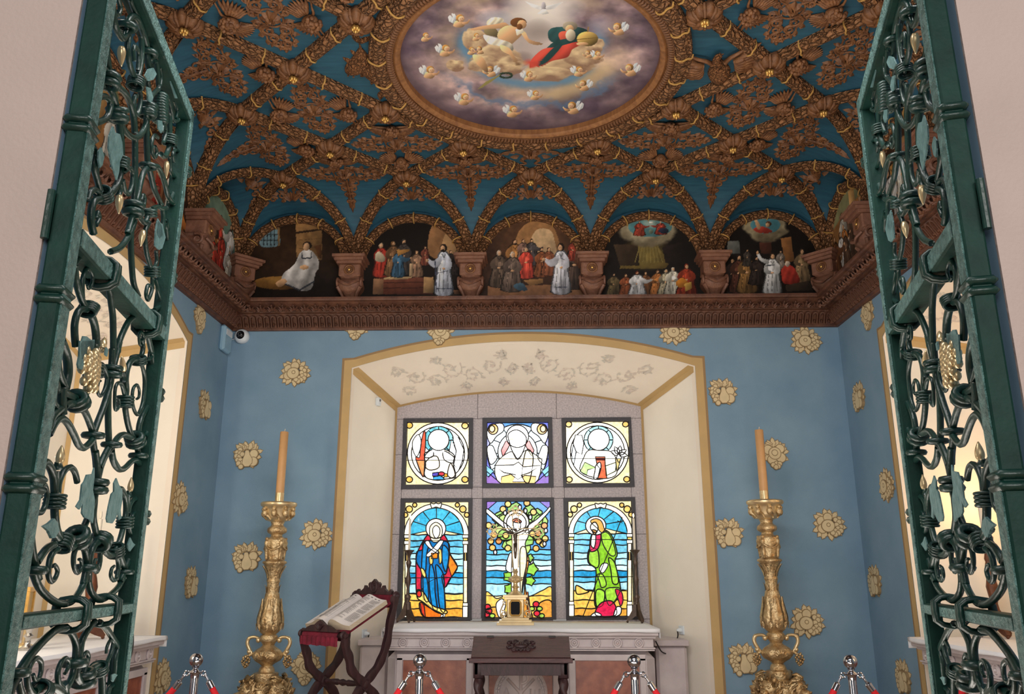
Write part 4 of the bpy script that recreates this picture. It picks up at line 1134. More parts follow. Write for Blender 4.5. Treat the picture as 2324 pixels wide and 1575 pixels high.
for k, j in enumerate((1, 3, 5, 7)):
    side_lun(w_left, lambda u, z, j=j: (-XW + .012, YW - j * HR + u, z), 40 + j, (0, 2, 1, 2)[k])
    side_lun(w_right, lambda u, z, j=j: (XW - .012, YW - j * HR - u, z), 60 + j, (1, 2, 0, 2)[k])
# ------------------------------------------------------------------ stone window wall and stained glass
YG = 8.6
mat('lead', (34, 32, 36), .6)
mat('window_iron', (52, 50, 58), .5, vary=.2, vscale=30)
mat('screw', (120, 116, 120), .35, metal=.8)
def glass(col, k):
    k *= 1.18
    nm = 'glass_%d_%d_%d_%d' % (*col, int(k * 10))
    if nm in MATS: return nm
    m = mat(nm, tuple(int(c * .5) for c in col), .12, vary=.01, emit=col, estr=k)
    nt = m.node_tree; p = nt.nodes['Principled BSDF']
    tc = nt.nodes.new('ShaderNodeTexCoord'); n = nt.nodes.new('ShaderNodeTexNoise'); n.inputs['Scale'].default_value = 34; n.inputs['Detail'].default_value = 5
    mr = nt.nodes.new('ShaderNodeMapRange'); mr.inputs[1].default_value = .3; mr.inputs[2].default_value = .7; mr.inputs[3].default_value = k * .62; mr.inputs[4].default_value = k * 1.25
    nt.links.new(tc.outputs['Object'], n.inputs['Vector']); nt.links.new(n.outputs['Fac'], mr.inputs[0]); nt.links.new(mr.outputs[0], p.inputs['Emission Strength'])
    return nm
FRB = ((0, 0, 0), (1, 0, 0), (0, 0, 1), (0, -1, 0))
class Win:
    def __init__(s, num, org, scale, frame, glassq):
        s.o, s.k, s.h = org, scale, 0.0
        A = s.P(frame); B = s.P(glassq); b = M()
        for i in range(4):
            j = (i + 1) % 4
            b.slab([A[i], A[j], B[j], B[i]], ((0, YG, 0), (1, 0, 0), (0, 0, 1), (0, -1, 0)), -.05, .022)
        s.w = obj('window_%d' % num, b, 'window_iron', smooth=0, kind='structure')
        sb = M(); sb.ball((0, 0, 0), (.006, .004, .006), 8, 5); sm = mesh('screw', sb, 'screw', 4)
        for i in range(4):
            j = (i + 1) % 4
            n = 3 if i % 2 == 0 else max(3, int(np.linalg.norm(A[i] - A[j]) / .25))
            for t in (np.arange(n) + .5) / n:
                p = (A[i] * (1 - t) + A[j] * t + B[i] * (1 - t) + B[j] * t) / 2; put('screw', sm, s.w, (p[0], YG - .024, p[1]))
        s.B = B
        s.poly(glassq, (255, 236, 178), 1.15)
    def P(s, pts): return np.array([onY(s.o[0] + p[0] / s.k, s.o[1] + p[1] / s.k, YG)[[0, 2]] for p in pts])
    def poly(s, pts, col, k=1.0, lead=True):
        q = s.P(pts); lo, hi = s.B.min(0), s.B.max(0); q = np.clip(q, lo, hi)
        s.h += .0009
        b = M(); b.slab(q, ((0, YG + .012, 0), (1, 0, 0), (0, 0, 1), (0, -1, 0)), s.h - .004, s.h)
        pane = obj('pane', b, glass(col, k), s.w, smooth=0)
        if lead:
            L = M(); y = YG + .012 - s.h
            L.tube([(p[0], y, p[1]) for p in q], .0068, 5, closed=True)
            obj('lead_came', L, 'lead', pane, smooth=0)
        return pane
    def curve(s, pts, col, k=1.0, lead=True): return s.poly(crom(pts, 4, True), col, k, lead)
    def ell(s, cx, cy, rx, ry, col, k=1.0, lead=True, n=24, a0=0, a1=360): return s.poly(circ(cx, cy, rx, ry, n, a0, a1), col, k, lead)
    def line(s, pts, r=.004):
        q = s.P(pts); L = M(); y = YG + .012 - s.h - .001; L.tube([(p[0], y, p[1]) for p in q], r, 5); obj('lead_line', L, 'lead', s.w, smooth=0)
WHT, CRM, YEL, SKY, SKY2, SEA, DEEP, PALE, RED, ORG, GRN = (255, 255, 250), (255, 246, 220), (255, 210, 110), (70, 188, 226), (120, 204, 232), (96, 190, 226), (30, 150, 205), (176, 226, 240), (222, 44, 70), (244, 138, 36), (146, 204, 46)
W5 = 4.4
# upper left: angel's head in a roundel
w = Win(1, (900, 930), 3.214, [(52, 65), (560, 62), (556, 575), (35, 580)], [(78, 92), (528, 92), (525, 545), (65, 548)])
w.ell(300, 318, 222, 224, CRM, 2.2, n=40); w.ell(302, 318, 194, 196, WHT, W5, n=36)
for a in range(0, 360, 45):
    w.poly(np.concatenate([circ(307, 222, 108, 102, 6, a, a + 45), circ(307, 222, 76, 76, 6, a, a + 45)[::-1]]), (112, 200, 214), 1.1)
w.poly([(408, 200), (450, 200), (490, 290), (480, 370), (452, 440), (418, 400), (436, 300)], WHT, W5); w.poly([(400, 215), (436, 300), (420, 395), (380, 330)], (240, 250, 252), 2.4)
w.curve([(118, 230), (160, 180), (180, 250), (150, 340), (122, 300)], WHT, W5)
w.curve([(198, 158), (212, 180), (208, 300), (200, 475), (182, 474), (150, 390), (140, 345), (168, 345), (176, 260)], (236, 96, 66), 1.0); w.poly([(146, 372), (205, 370), (200, 476), (184, 478)], (246, 160, 96), 1.1)
w.curve([(262, 290), (346, 288), (420, 330), (414, 388), (432, 480), (400, 500), (262, 510), (205, 478), (214, 400), (206, 340)], CRM, 2.6)
w.curve([(206, 320), (262, 292), (266, 340), (214, 350)], WHT, W5); w.curve([(342, 300), (418, 345), (412, 388), (350, 366)], WHT, W5); w.curve([(250, 345), (300, 345), (310, 420), (240, 440), (206, 400)], (255, 240, 205), 2.2); w.curve([(395, 390), (428, 470), (400, 498), (372, 470)], (255, 236, 210), 1.9)
w.poly([(262, 462), (306, 455), (302, 486), (262, 484)], (92, 80, 196)); w.ell(328, 468, 22, 15, (230, 60, 80)); w.poly([(268, 490), (320, 480), (348, 500), (344, 512), (268, 512)], (64, 170, 230)); w.poly([(350, 462), (374, 470), (372, 492), (346, 492)], (244, 170, 40))
w.ell(307, 222, 76, 76, WHT, W5, n=28); w.curve([(282, 240), (330, 240), (346, 300), (306, 320), (264, 300)], WHT, W5, lead=False)
w.line([(72, 370), (526, 370)])
for x, y in ((95, 115), (500, 118), (95, 510), (500, 510)):
    w.ell(x, y, 24, 22, (250, 196, 90), 1.0, n=12)
# upper middle: bearded head, dove
w = Win(2, (1080, 930), 3.15, [(48, 60), (545, 55), (556, 556), (45, 560)], [(80, 92), (518, 90), (522, 528), (75, 530)])
w.poly([(78, 90), (520, 90), (522, 530), (75, 530)], (66, 84, 214), 1.0); w.poly([(170, 91), (430, 91), (400, 140), (200, 140)], (30, 140, 226)); w.ell(298, 320, 214, 218, (120, 206, 236), 1.3, n=36)
for a in range(0, 360, 30): w.poly(np.concatenate([circ(298, 320, 212, 216, 5, a, a + 30), circ(298, 310, 140, 150, 5, a, a + 30)[::-1]]), (214, 238, 246), 2.0)
w.poly([(76, 440), (180, 528), (76, 528)], (116, 40, 176)); w.poly([(520, 440), (522, 528), (420, 528)], (106, 44, 180)); w.poly([(76, 400), (130, 440), (90, 480), (76, 470)], (96, 196, 236)); w.poly([(470, 440), (521, 400), (521, 470), (500, 480)], (96, 196, 236))
w.ell(298, 300, 140, 140, WHT, W5, n=30)
for s in (-1, 1):
    w.poly([(298 + s * x, y) for x, y in ((106, 335), (118, 290), (84, 222), (52, 245), (72, 285), (100, 330))], (228, 78, 78), 1.0)
    w.curve([(298 + s * x, y) for x, y in ((216, 150), (190, 110), (110, 100), (100, 150), (150, 190), (190, 240), (214, 200))], WHT, 2.8); w.ell(298 + s * 175, 140, 36, 38, (246, 176, 62), 1.0, n=14); w.ell(298 + s * 182, 138, 20, 24, (255, 216, 140), 1.4, n=12)
    w.curve([(298 + s * x, y) for x, y in ((214, 265), (180, 258), (160, 300), (146, 350), (190, 392), (212, 330))], WHT, W5)
w.curve([(140, 395), (250, 300), (300, 350), (360, 290), (455, 345), (470, 380), (418, 529), (180, 529)], CRM, 2.6); w.curve([(360, 290), (410, 340), (380, 520), (330, 470)], (255, 238, 190), 2.0)
w.poly([(178, 528), (184, 480), (250, 462), (300, 500), (350, 470), (430, 478), (420, 528)], (255, 196, 96), 1.2)
w.ell(297, 192, 80, 80, WHT, W5, n=26); w.curve([(232, 175), (296, 146), (360, 200), (342, 290), (300, 358), (262, 300), (242, 240)], WHT, W5)
w.poly([(130, 400), (270, 396), (304, 376), (340, 410), (462, 400), (382, 452), (322, 470), (346, 516), (264, 516), (286, 466), (200, 450)], WHT, W5)
w.poly([(244, 210), (270, 206), (268, 222), (256, 214), (246, 226)], (240, 150, 90), 1.2, lead=False); w.line([(78, 352), (520, 352)])
# upper right: angel with lily
w = Win(3, (1260, 930), 3.15, [(45, 60), (540, 55), (567, 552), (58, 555)], [(75, 85), (525, 82), (535, 525), (80, 527)])
w.ell(303, 305, 222, 216, CRM, 2.2, n=40); w.ell(303, 305, 194, 192, WHT, W5, n=36)
for a in range(0, 360, 45): w.poly(np.concatenate([circ(310, 215, 104, 100, 6, a, a + 45), circ(310, 215, 76, 76, 6, a, a + 45)[::-1]]), (128, 206, 216), 1.2)
w.poly([(145, 180), (190, 180), (205, 240), (190, 320), (150, 300), (128, 240)], WHT, W5); w.poly([(132, 240), (150, 300), (134, 390), (116, 320)], (226, 244, 250), 2.4)
w.curve([(205, 340), (240, 290), (310, 290), (400, 300), (440, 370), (430, 470), (310, 490), (180, 440)], CRM, 2.8)
w.poly([(178, 442), (212, 375), (292, 414), (232, 430), (226, 466)], (176, 222, 126), 1.2); w.poly([(358, 402), (436, 375), (430, 440), (364, 472)], (226, 236, 190), 1.8)
w.poly([(286, 336), (356, 336), (358, 400), (370, 490), (302, 492), (320, 420), (300, 398)], (238, 106, 58), 1.0); w.poly([(290, 348), (354, 348), (354, 358), (290, 358)], (214, 50, 60)); w.curve([(290, 400), (320, 376), (326, 420), (300, 492), (276, 490), (284, 440)], WHT, W5)
for x, y, a in ((420, 320, 200), (440, 290, 240), (462, 270, 280), (490, 290, 330), (500, 325, 10), (455, 330, 90)):
    w.poly(leaf2(455, 318, math.radians(a), 62, 17, 7), WHT, 3.0)
w.poly([(430, 350), (470, 350), (450, 420), (440, 440)], (210, 190, 120), 1.2)
w.ell(310, 215, 76, 76, WHT, W5, n=28); w.line([(80, 350), (530, 350)])
for x, y in ((96, 105), (502, 105), (100, 500), (510, 498)): w.ell(x, y, 22, 20, (252, 204, 110), 1.0, n=12)

def arched(w, x0, x1, ytop, ysp, ybot, bands, hal):
    cx, rx = (x0 + x1) / 2, (x1 - x0) / 2; ry = ysp - ytop
    w.poly(np.concatenate([circ(cx, ysp, rx, ry, 22, 180, 360), circ(cx, ysp, rx * .84, ry * .86, 22, 360, 180)]), CRM, 1.9)
    ins = circ(cx, ysp, rx * .84, ry * .86, 31, 180, 360)
    for k in range(6):
        w.poly(np.concatenate([ins[k * 5:k * 5 + 6], [hal]]), [SKY, (58, 180, 222), SKY, (74, 192, 228), SKY, (58, 180, 222)][k], 1.0)
    a, c = cx - rx * .84, cx + rx * .84
    ph = 0
    for (y0, y1, col, k) in bands:
        t = np.linspace(a, c, 13); up = [(x, y0 + 3 * math.sin(x * .05 + ph)) for x in t]; ph += 1.3; dn = [(x, y1 + 3 * math.sin(x * .05 + ph)) for x in t]
        w.poly(up + dn[::-1], col, k)
    for s, X0, X1 in ((1, x0 + 2, a + 4), (-1, c - 4, x1 - 2)):
        for y0, y1, gr, col, k in ((ysp, ysp + 24, 1, CRM, 2.0), (ysp + 24, ysp + 44, .8, YEL, 1.1), (ysp + 44, ysp + 70, 1, CRM, 2.2), (ysp + 70, ysp + 250, .72, (255, 240, 206), 1.9), (ysp + 250, ybot - 105, .72, (255, 232, 176), 1.6), (ysp + 130, ysp + 190, .3, YEL, 1.0), (ybot - 105, ybot - 80, .9, CRM, 2.0), (ybot - 80, ybot, 1, CRM, 2.0)):
            m, h = (X0 + X1) / 2, (X1 - X0) / 2 * gr; w.poly([(m - h, y0), (m + h, y0), (m + h, y1), (m - h, y1)], col, k)
    for s in (-1, 1):
        for dx, dy, r in ((.83, -.8, 24), (.95, -.62, 18), (.66, -.93, 16)): w.ell(cx + s * rx * dx, ysp + ry * dy * 1.02, r, r, (250, 204, 110), 1.0, n=14); 
    w.curve([(cx - 40, ytop - 2), (cx - 18, ytop + 4), (cx, ytop - 2), (cx + 18, ytop + 4), (cx + 40, ytop - 2), (cx + 30, ytop + 34), (cx, ytop + 26), (cx - 30, ytop + 34)], (255, 240, 210), 1.6)
# lower left: praying figure in blue and red
w = Win(4, (900, 930), 3.214, [(33, 650), (555, 645), (548, 1535), (0, 1535)], [(62, 676), (526, 672), (520, 1513), (36, 1513)])
arched(w, 55, 525, 684, 912, 1512, [(912, 955, SKY2, 1), (955, 1000, SEA, 1), (1000, 1050, SKY2, 1.05), (1050, 1090, PALE, 1.15), (1090, 1140, PALE, 1.3), (1140, 1190, (150, 216, 238), 1.1), (1190, 1225, DEEP, 1), (1225, 1272, SEA, 1), (1272, 1345, PALE, 1.1), (1340, 1390, (252, 212, 104), 1), (1390, 1450, (246, 190, 78), 1), (1450, 1512, (240, 168, 58), 1)], (290, 868))
w.curve([(244, 905), (334, 905), (376, 960), (392, 1050), (446, 1145), (402, 1220), (356, 1296), (338, 1220), (250, 1250), (196, 1300), (152, 1356), (144, 1200), (150, 1060), (196, 960)], RED, .95)
w.poly([(386, 1048), (448, 1146), (404, 1216), (376, 1130)], ORG, 1.0); w.poly([(340, 1218), (396, 1222), (356, 1296)], (226, 30, 76), .95)
w.curve([(206, 960), (366, 962), (388, 1040), (366, 1190), (332, 1212), (352, 1330), (356, 1480), (300, 1470), (200, 1380), (182, 1260), (186, 1180), (148, 1110), (152, 1036), (192, 1020)], (10, 116, 190), .9)
for q in ([(205, 970), (240, 965), (222, 1060), (214, 1180), (186, 1180), (192, 1030)], [(252, 1120), (280, 1200), (284, 1330), (300, 1460), (262, 1430), (240, 1250)], [(290, 1130), (344, 1200), (352, 1330), (354, 1470), (318, 1440), (300, 1260)], [(340, 990), (384, 1040), (364, 1180), (336, 1110)], [(196, 1190), (226, 1240), (236, 1390), (204, 1370)]):
    w.curve(q, (24, 140, 208), .95)
w.curve([(156, 1312), (204, 1334), (262, 1424), (362, 1460), (362, 1486), (292, 1474), (200, 1404), (156, 1372)], (255, 220, 116), 1.05); w.ell(168, 1342, 18, 24, (230, 60, 50), .9, n=12)
w.curve([(176, 1402), (250, 1446), (334, 1488), (330, 1512), (214, 1512), (176, 1464)], (242, 118, 26), .95); w.poly([(176, 1408), (204, 1424), (214, 1510), (186, 1480)], (214, 60, 36), .9); w.poly([(330, 1490), (360, 1486), (352, 1512), (322, 1512)], WHT, 2)
w.ell(290, 868, 72, 72, WHT, 2.8, n=28); w.curve([(244, 900), (250, 850), (290, 822), (330, 850), (336, 905), (310, 960), (262, 960)], (255, 236, 190), 1.6); w.curve([(268, 870), (292, 846), (318, 870), (314, 915), (292, 938), (272, 912)], WHT, W5)
w.curve([(212, 968), (238, 958), (262, 1000), (312, 1036), (304, 1050), (244, 1010)], WHT, 2.8); w.curve([(344, 962), (318, 956), (270, 1010), (222, 1058), (240, 1072), (300, 1030)], WHT, 2.8); w.poly([(256, 1046), (304, 1046), (302, 1084), (258, 1086)], ORG, 1.0)
w.curve([(242, 1078), (264, 1070), (268, 1118), (248, 1126)], YEL, 1.1); w.curve([(308, 1022), (330, 1024), (334, 1100), (318, 1124), (312, 1080)], YEL, 1.1); w.curve([(180, 1160), (200, 1162), (218, 1200), (212, 1224), (192, 1204)], YEL, 1.1); w.line([(60, 1226), (522, 1224)]); w.line([(100, 955), (480, 955)])
# lower middle: figure with outstretched arms before a fruit tree
w = Win(5, (1080, 930), 3.15, [(45, 632), (558, 628), (575, 1500), (42, 1505)], [(76, 656), (530, 654), (546, 1484), (70, 1486)])
w.poly([(74, 655), (534, 654), (540, 1000), (73, 1000)], (14, 140, 210)); w.poly([(75, 656), (150, 655), (75, 720)], (120, 60, 190), .9); w.poly([(455, 655), (531, 655), (533, 720)], (104, 70, 200), .9)
ph = 0
for y0, y1, col, k in ((1000, 1035, SKY, 1), (1035, 1075, SEA, 1), (1075, 1115, PALE, 1.2), (1115, 1150, (210, 238, 244), 1.4), (1150, 1200, DEEP, 1), (1200, 1245, SEA, 1), (1245, 1330, PALE, 1.05)):
    t = np.linspace(71, 544, 13); w.poly([(x, y0 + 3 * math.sin(x * .05 + ph)) for x in t] + [(x, y1 + 3 * math.sin(x * .05 + ph + 1)) for x in t][::-1], col, k); ph += 1
w.curve([(71, 1310), (110, 1320), (150, 1350), (220, 1330), (280, 1360), (300, 1484), (71, 1484)], (252, 208, 96), 1); w.curve([(330, 1484), (350, 1360), (420, 1320), (480, 1290), (545, 1275), (546, 1484)], (250, 202, 92), 1); w.curve([(440, 1400), (500, 1360), (545, 1380), (546, 1484), (440, 1484)], (232, 160, 62), 1); w.curve([(74, 1430), (140, 1410), (200, 1440), (210, 1484), (74, 1484)], (236, 170, 70), 1)
rl = random.Random(4)
for cx_, cy_, r_ in [(300 + 190 * math.cos(a) * q, 850 + 150 * math.sin(a) * q, 52) for a, q in [(rl.uniform(0, 6.28), math.sqrt(rl.uniform(.12, 1))) for _ in range(30)]]:
    n = 9; an = np.arange(n) * 2 * math.pi / n
    w.poly([(min(max(cx_ + r_ * (1 + .16 * math.cos(3 * a + cx_)) * math.cos(a), 80), 526), max(cy_ + r_ * .9 * (1 + .16 * math.sin(4 * a)) * math.sin(a), 660)) for a in an], rl.choice([(150, 204, 66), (174, 214, 84), (126, 190, 54), (190, 222, 110)]), 1.0)
for x, y in ((230, 676), (195, 712), (365, 668), (412, 733), (92, 828), (490, 830), (130, 893), (405, 888), (445, 885), (108, 940), (495, 922), (120, 987), (230, 990), (430, 992), (478, 962), (215, 900), (450, 940), (165, 940)): w.ell(x, y, 22, 22, rl.choice([(252, 176, 56), (250, 196, 84), (244, 140, 44)]), 1.0, n=14)
for x, y in ((315, 700), (355, 725), (210, 740), (390, 770), (140, 1020), (490, 960), (500, 865), (398, 1085)): w.ell(x, y, 12, 17, (226, 226, 240), 1.2, n=10)
for x, y, r_ in ((400, 1140, 40), (388, 1222, 32), (236, 1192, 36), (240, 1280, 34), (246, 1330, 24), (385, 1060, 26)): w.poly([(x + r_ * (1 + .2 * math.cos(5 * a)) * math.cos(a), y + r_ * (1 + .2 * math.cos(5 * a)) * math.sin(a)) for a in np.linspace(0, 6.28, 15, endpoint=False)], (146, 208, 70), 1.0)
w.curve([(362, 1060), (380, 1084), (352, 1250), (388, 1420), (404, 1484), (336, 1484), (346, 1300)], (230, 150, 56), 1.0); w.poly([(360, 1300), (372, 1300), (396, 1480), (372, 1480)], (206, 96, 40), .9)
w.ell(290, 810, 90, 90, CRM, 2.2, n=28); w.ell(290, 812, 70, 70, WHT, 2.8, n=24)
w.curve([(80, 712), (108, 728), (180, 790), (254, 850), (258, 892), (180, 830), (76, 738)], WHT, 2.6); w.curve([(526, 698), (498, 730), (430, 790), (366, 838), (362, 884), (440, 820), (528, 724)], WHT, 2.6)
w.curve([(252, 850), (290, 870), (366, 842), (376, 900), (352, 960), (366, 1040), (360, 1110), (334, 1290), (322, 1372), (262, 1372), (256, 1120), (262, 960)], (255, 250, 232), 2.2); w.curve([(318, 1000), (356, 990), (362, 1100), (334, 1240), (322, 1372), (316, 1180)], (255, 236, 180), 1.4)
w.curve([(270, 810), (290, 790), (318, 810), (316, 850), (294, 872), (274, 850)], WHT, W5); w.curve([(262, 792), (292, 778), (326, 800), (314, 812), (272, 806)], (230, 110, 60), 1.0)
w.curve([(236, 1044), (258, 1030), (266, 1156), (216, 1140)], WHT, 2.6)
for x, y in ((86, 1408), (96, 1436), (430, 1388), (436, 1454), (80, 1460)): w.ell(x, y, 22, 20, (226, 40, 60), .95, n=12)
for x, y in ((120, 1470), (400, 1420), (455, 1420), (470, 1470)): w.ell(x, y, 20, 16, (170, 210, 80), 1.0, n=10)
w.curve([(150, 1430), (150, 1380), (190, 1350), (214, 1390), (206, 1430), (212, 1480), (170, 1480)], WHT, 2.2); w.line([(72, 932), (532, 932)]); w.line([(70, 1198), (540, 1198)])
# lower right: figure in green with a staff
w = Win(6, (1260, 930), 3.15, [(58, 632), (570, 625), (605, 1495), (80, 1500)], [(92, 656), (545, 652), (562, 1474), (96, 1478)])
arched(w, 95, 552, 672, 886, 1474, [(886, 930, SKY2, 1), (930, 966, SEA, 1), (966, 1022, SKY2, 1), (1022, 1065, PALE, 1.1), (1065, 1112, PALE, 1.3), (1112, 1150, (200, 234, 242), 1.3), (1150, 1196, DEEP, 1), (1196, 1232, SEA, 1), (1232, 1296, PALE, 1.1), (1290, 1360, (252, 212, 104), 1), (1360, 1420, (246, 196, 84), 1), (1420, 1474, (234, 164, 62), 1)], (290, 830))
w.curve([(150, 1255), (210, 1285), (240, 1300), (180, 1318), (150, 1310)], (252, 206, 100), 1.0)
w.curve([(330, 868), (372, 868), (412, 920), (442, 1030), (426, 1090), (466, 1280), (432, 1362), (382, 1402), (290, 1412), (280, 1300), (290, 1142), (234, 1092), (240, 1000), (312, 940)], (136, 200, 38), .95)
for q in ([(330, 880), (372, 880), (404, 930), (430, 1030), (392, 1040), (340, 960)], [(246, 1010), (300, 1000), (312, 1100), (290, 1130), (240, 1088)], [(300, 1180), (340, 1180), (364, 1250), (330, 1270), (316, 1230)], [(292, 1290), (350, 1300), (340, 1390), (294, 1404)], [(380, 1060), (424, 1096), (450, 1230), (410, 1240), (396, 1150)], [(356, 1290), (420, 1270), (462, 1284), (430, 1358), (380, 1396)]):
    w.curve(q, (160, 216, 62), 1.0)
w.curve([(264, 888), (324, 892), (306, 990), (252, 1014), (246, 960)], (216, 36, 88), .95); w.curve([(262, 896), (288, 902), (278, 984), (254, 966)], WHT, 2.6)
w.curve([(298, 1412), (340, 1372), (400, 1366), (432, 1412), (424, 1470), (292, 1470)], (226, 30, 80), .95); w.curve([(428, 1284), (470, 1300), (482, 1360), (466, 1402), (450, 1360)], (224, 30, 76), .95)
w.curve([(254, 1474), (290, 1446), (330, 1470)], WHT, 2.2); w.curve([(436, 1410), (468, 1414), (462, 1460), (416, 1474)], WHT, 2.2)
w.ell(288, 830, 72, 66, WHT, 2.8, n=28); w.curve([(250, 800), (290, 780), (330, 800), (352, 860), (366, 866), (330, 880), (300, 850)], (232, 176, 84), 1.0); w.curve([(256, 820), (284, 806), (304, 840), (292, 880), (262, 868), (250, 846)], CRM, 2.2); w.curve([(262, 860), (292, 866), (286, 892), (270, 886)], (226, 160, 80), 1.0)
w.curve([(314, 1140), (340, 1098), (376, 1108), (340, 1166)], WHT, 2.4); w.line([(476, 768), (196, 1476)], .005); w.line([(440, 794), (478, 812)], .004); w.line([(96, 1194), (560, 1192)]); w.line([(120, 930), (530, 928)])

# ---- stone: dressed blocks round the openings
stone = put('wall_niche', None, kind='structure')
Z0, ZT = 0.0, 3.42
XS = [-1.50, -1.375, -0.632, -0.522, 0.198, 0.326, 1.03, 1.21]
def block(x0, x1, z0, z1):
    b = M(); b.box(((x0 + x1) / 2, YG + .06, (z0 + z1) / 2), (x1 - x0 - .003, .12, z1 - z0 - .003), ch=.004)
    obj('stone_block', b, 'granite', stone, smooth=0)
ZL0, ZL1, ZU0, ZU1 = 1.075, 2.262, 2.38, 3.10
for x0, x1 in ((-1.50, -.58), (-.58, .26), (.26, 1.21)): block(x0, x1, ZU1, ZT)
for x0, x1 in ((-1.50, -1.368), (1.022, 1.21)):
    for z0, z1 in ((0, ZL0), (ZL0, 1.9), (1.9, 2.72), (2.72, ZU1)): block(x0, x1, z0, z1)
for x0, x1 in ((-.634, -.52), (.197, .33)):
    for z0, z1 in ((ZL0, ZL1), (ZL1, ZU0), (ZU0, ZU1)): block(x0, x1, z0, z1)
for x0, x1 in ((-1.368, -.634), (-.52, .197), (.33, 1.022)):
    block(x0, x1, ZL1, ZU0); block(x0, x1, 0, ZL0)
# ------------------------------------------------------------------ furniture
mat('white_marble', (214, 204, 206), .45, col2=(192, 180, 184), vscale=5, bump=.05, bscale=60)
mat('red_marble', (166, 98, 74), .3, col2=(128, 64, 48), vscale=12, bump=.05, bscale=80)
mat('linen', (246, 248, 255), .9, vary=.02, vscale=12)
mat('bronze', (96, 82, 74), .4, metal=.8, vary=.25, vscale=25)
mat('wax_tan', (206, 158, 106), .5, vary=.05, vscale=14)
mat('wax_white', (238, 228, 210), .5)
mat('wick', (230, 214, 190), .8)
mat('flame', (255, 200, 120), .5, emit=(255, 214, 150), estr=14)
mat('dark_wood', (62, 36, 40), .5, col2=(40, 22, 26), vscale=14, stretch=(2, 2, .6), bump=.15, bscale=50)
mat('desk_wood', (84, 50, 52), .4, col2=(54, 30, 34), vscale=10, stretch=(1, 9, 9), bump=.2, bscale=50, coat=.2)
mat('velvet', (122, 22, 46), .9, col2=(84, 12, 32), vscale=18, bump=.4, bscale=40)
mat('paper', (222, 216, 214), .9, vary=.03, vscale=30)
mat('paper_edge', (206, 192, 170), .9, col2=(176, 160, 140), vscale=4, stretch=(1, 1, 260))
mat('ink', (112, 108, 112), .9)
mat('chrome', (176, 176, 184), .1, metal=1.0)
mat('rope_velvet', (206, 22, 36), .8, bump=.3, bscale=120)
mat('white_plastic', (226, 234, 240), .35)
mat('blue_plastic', (150, 188, 210), .4)
mat('black_glass', (14, 14, 18), .08)
mat('black_cable', (24, 22, 24), .5)
mat('brown_wood', (120, 66, 34), .4, col2=(84, 44, 22), vscale=12, bump=.2, bscale=50)
mat('silver', (200, 196, 190), .25, metal=.95, vary=.1, vscale=20)
m_ = mat('crystal', (255, 252, 245), .04); m_.node_tree.nodes['Principled BSDF'].inputs['Transmission Weight'].default_value = 1.0; m_.node_tree.nodes['Principled BSDF'].inputs['IOR'].default_value = 1.12
ALT = 1.055

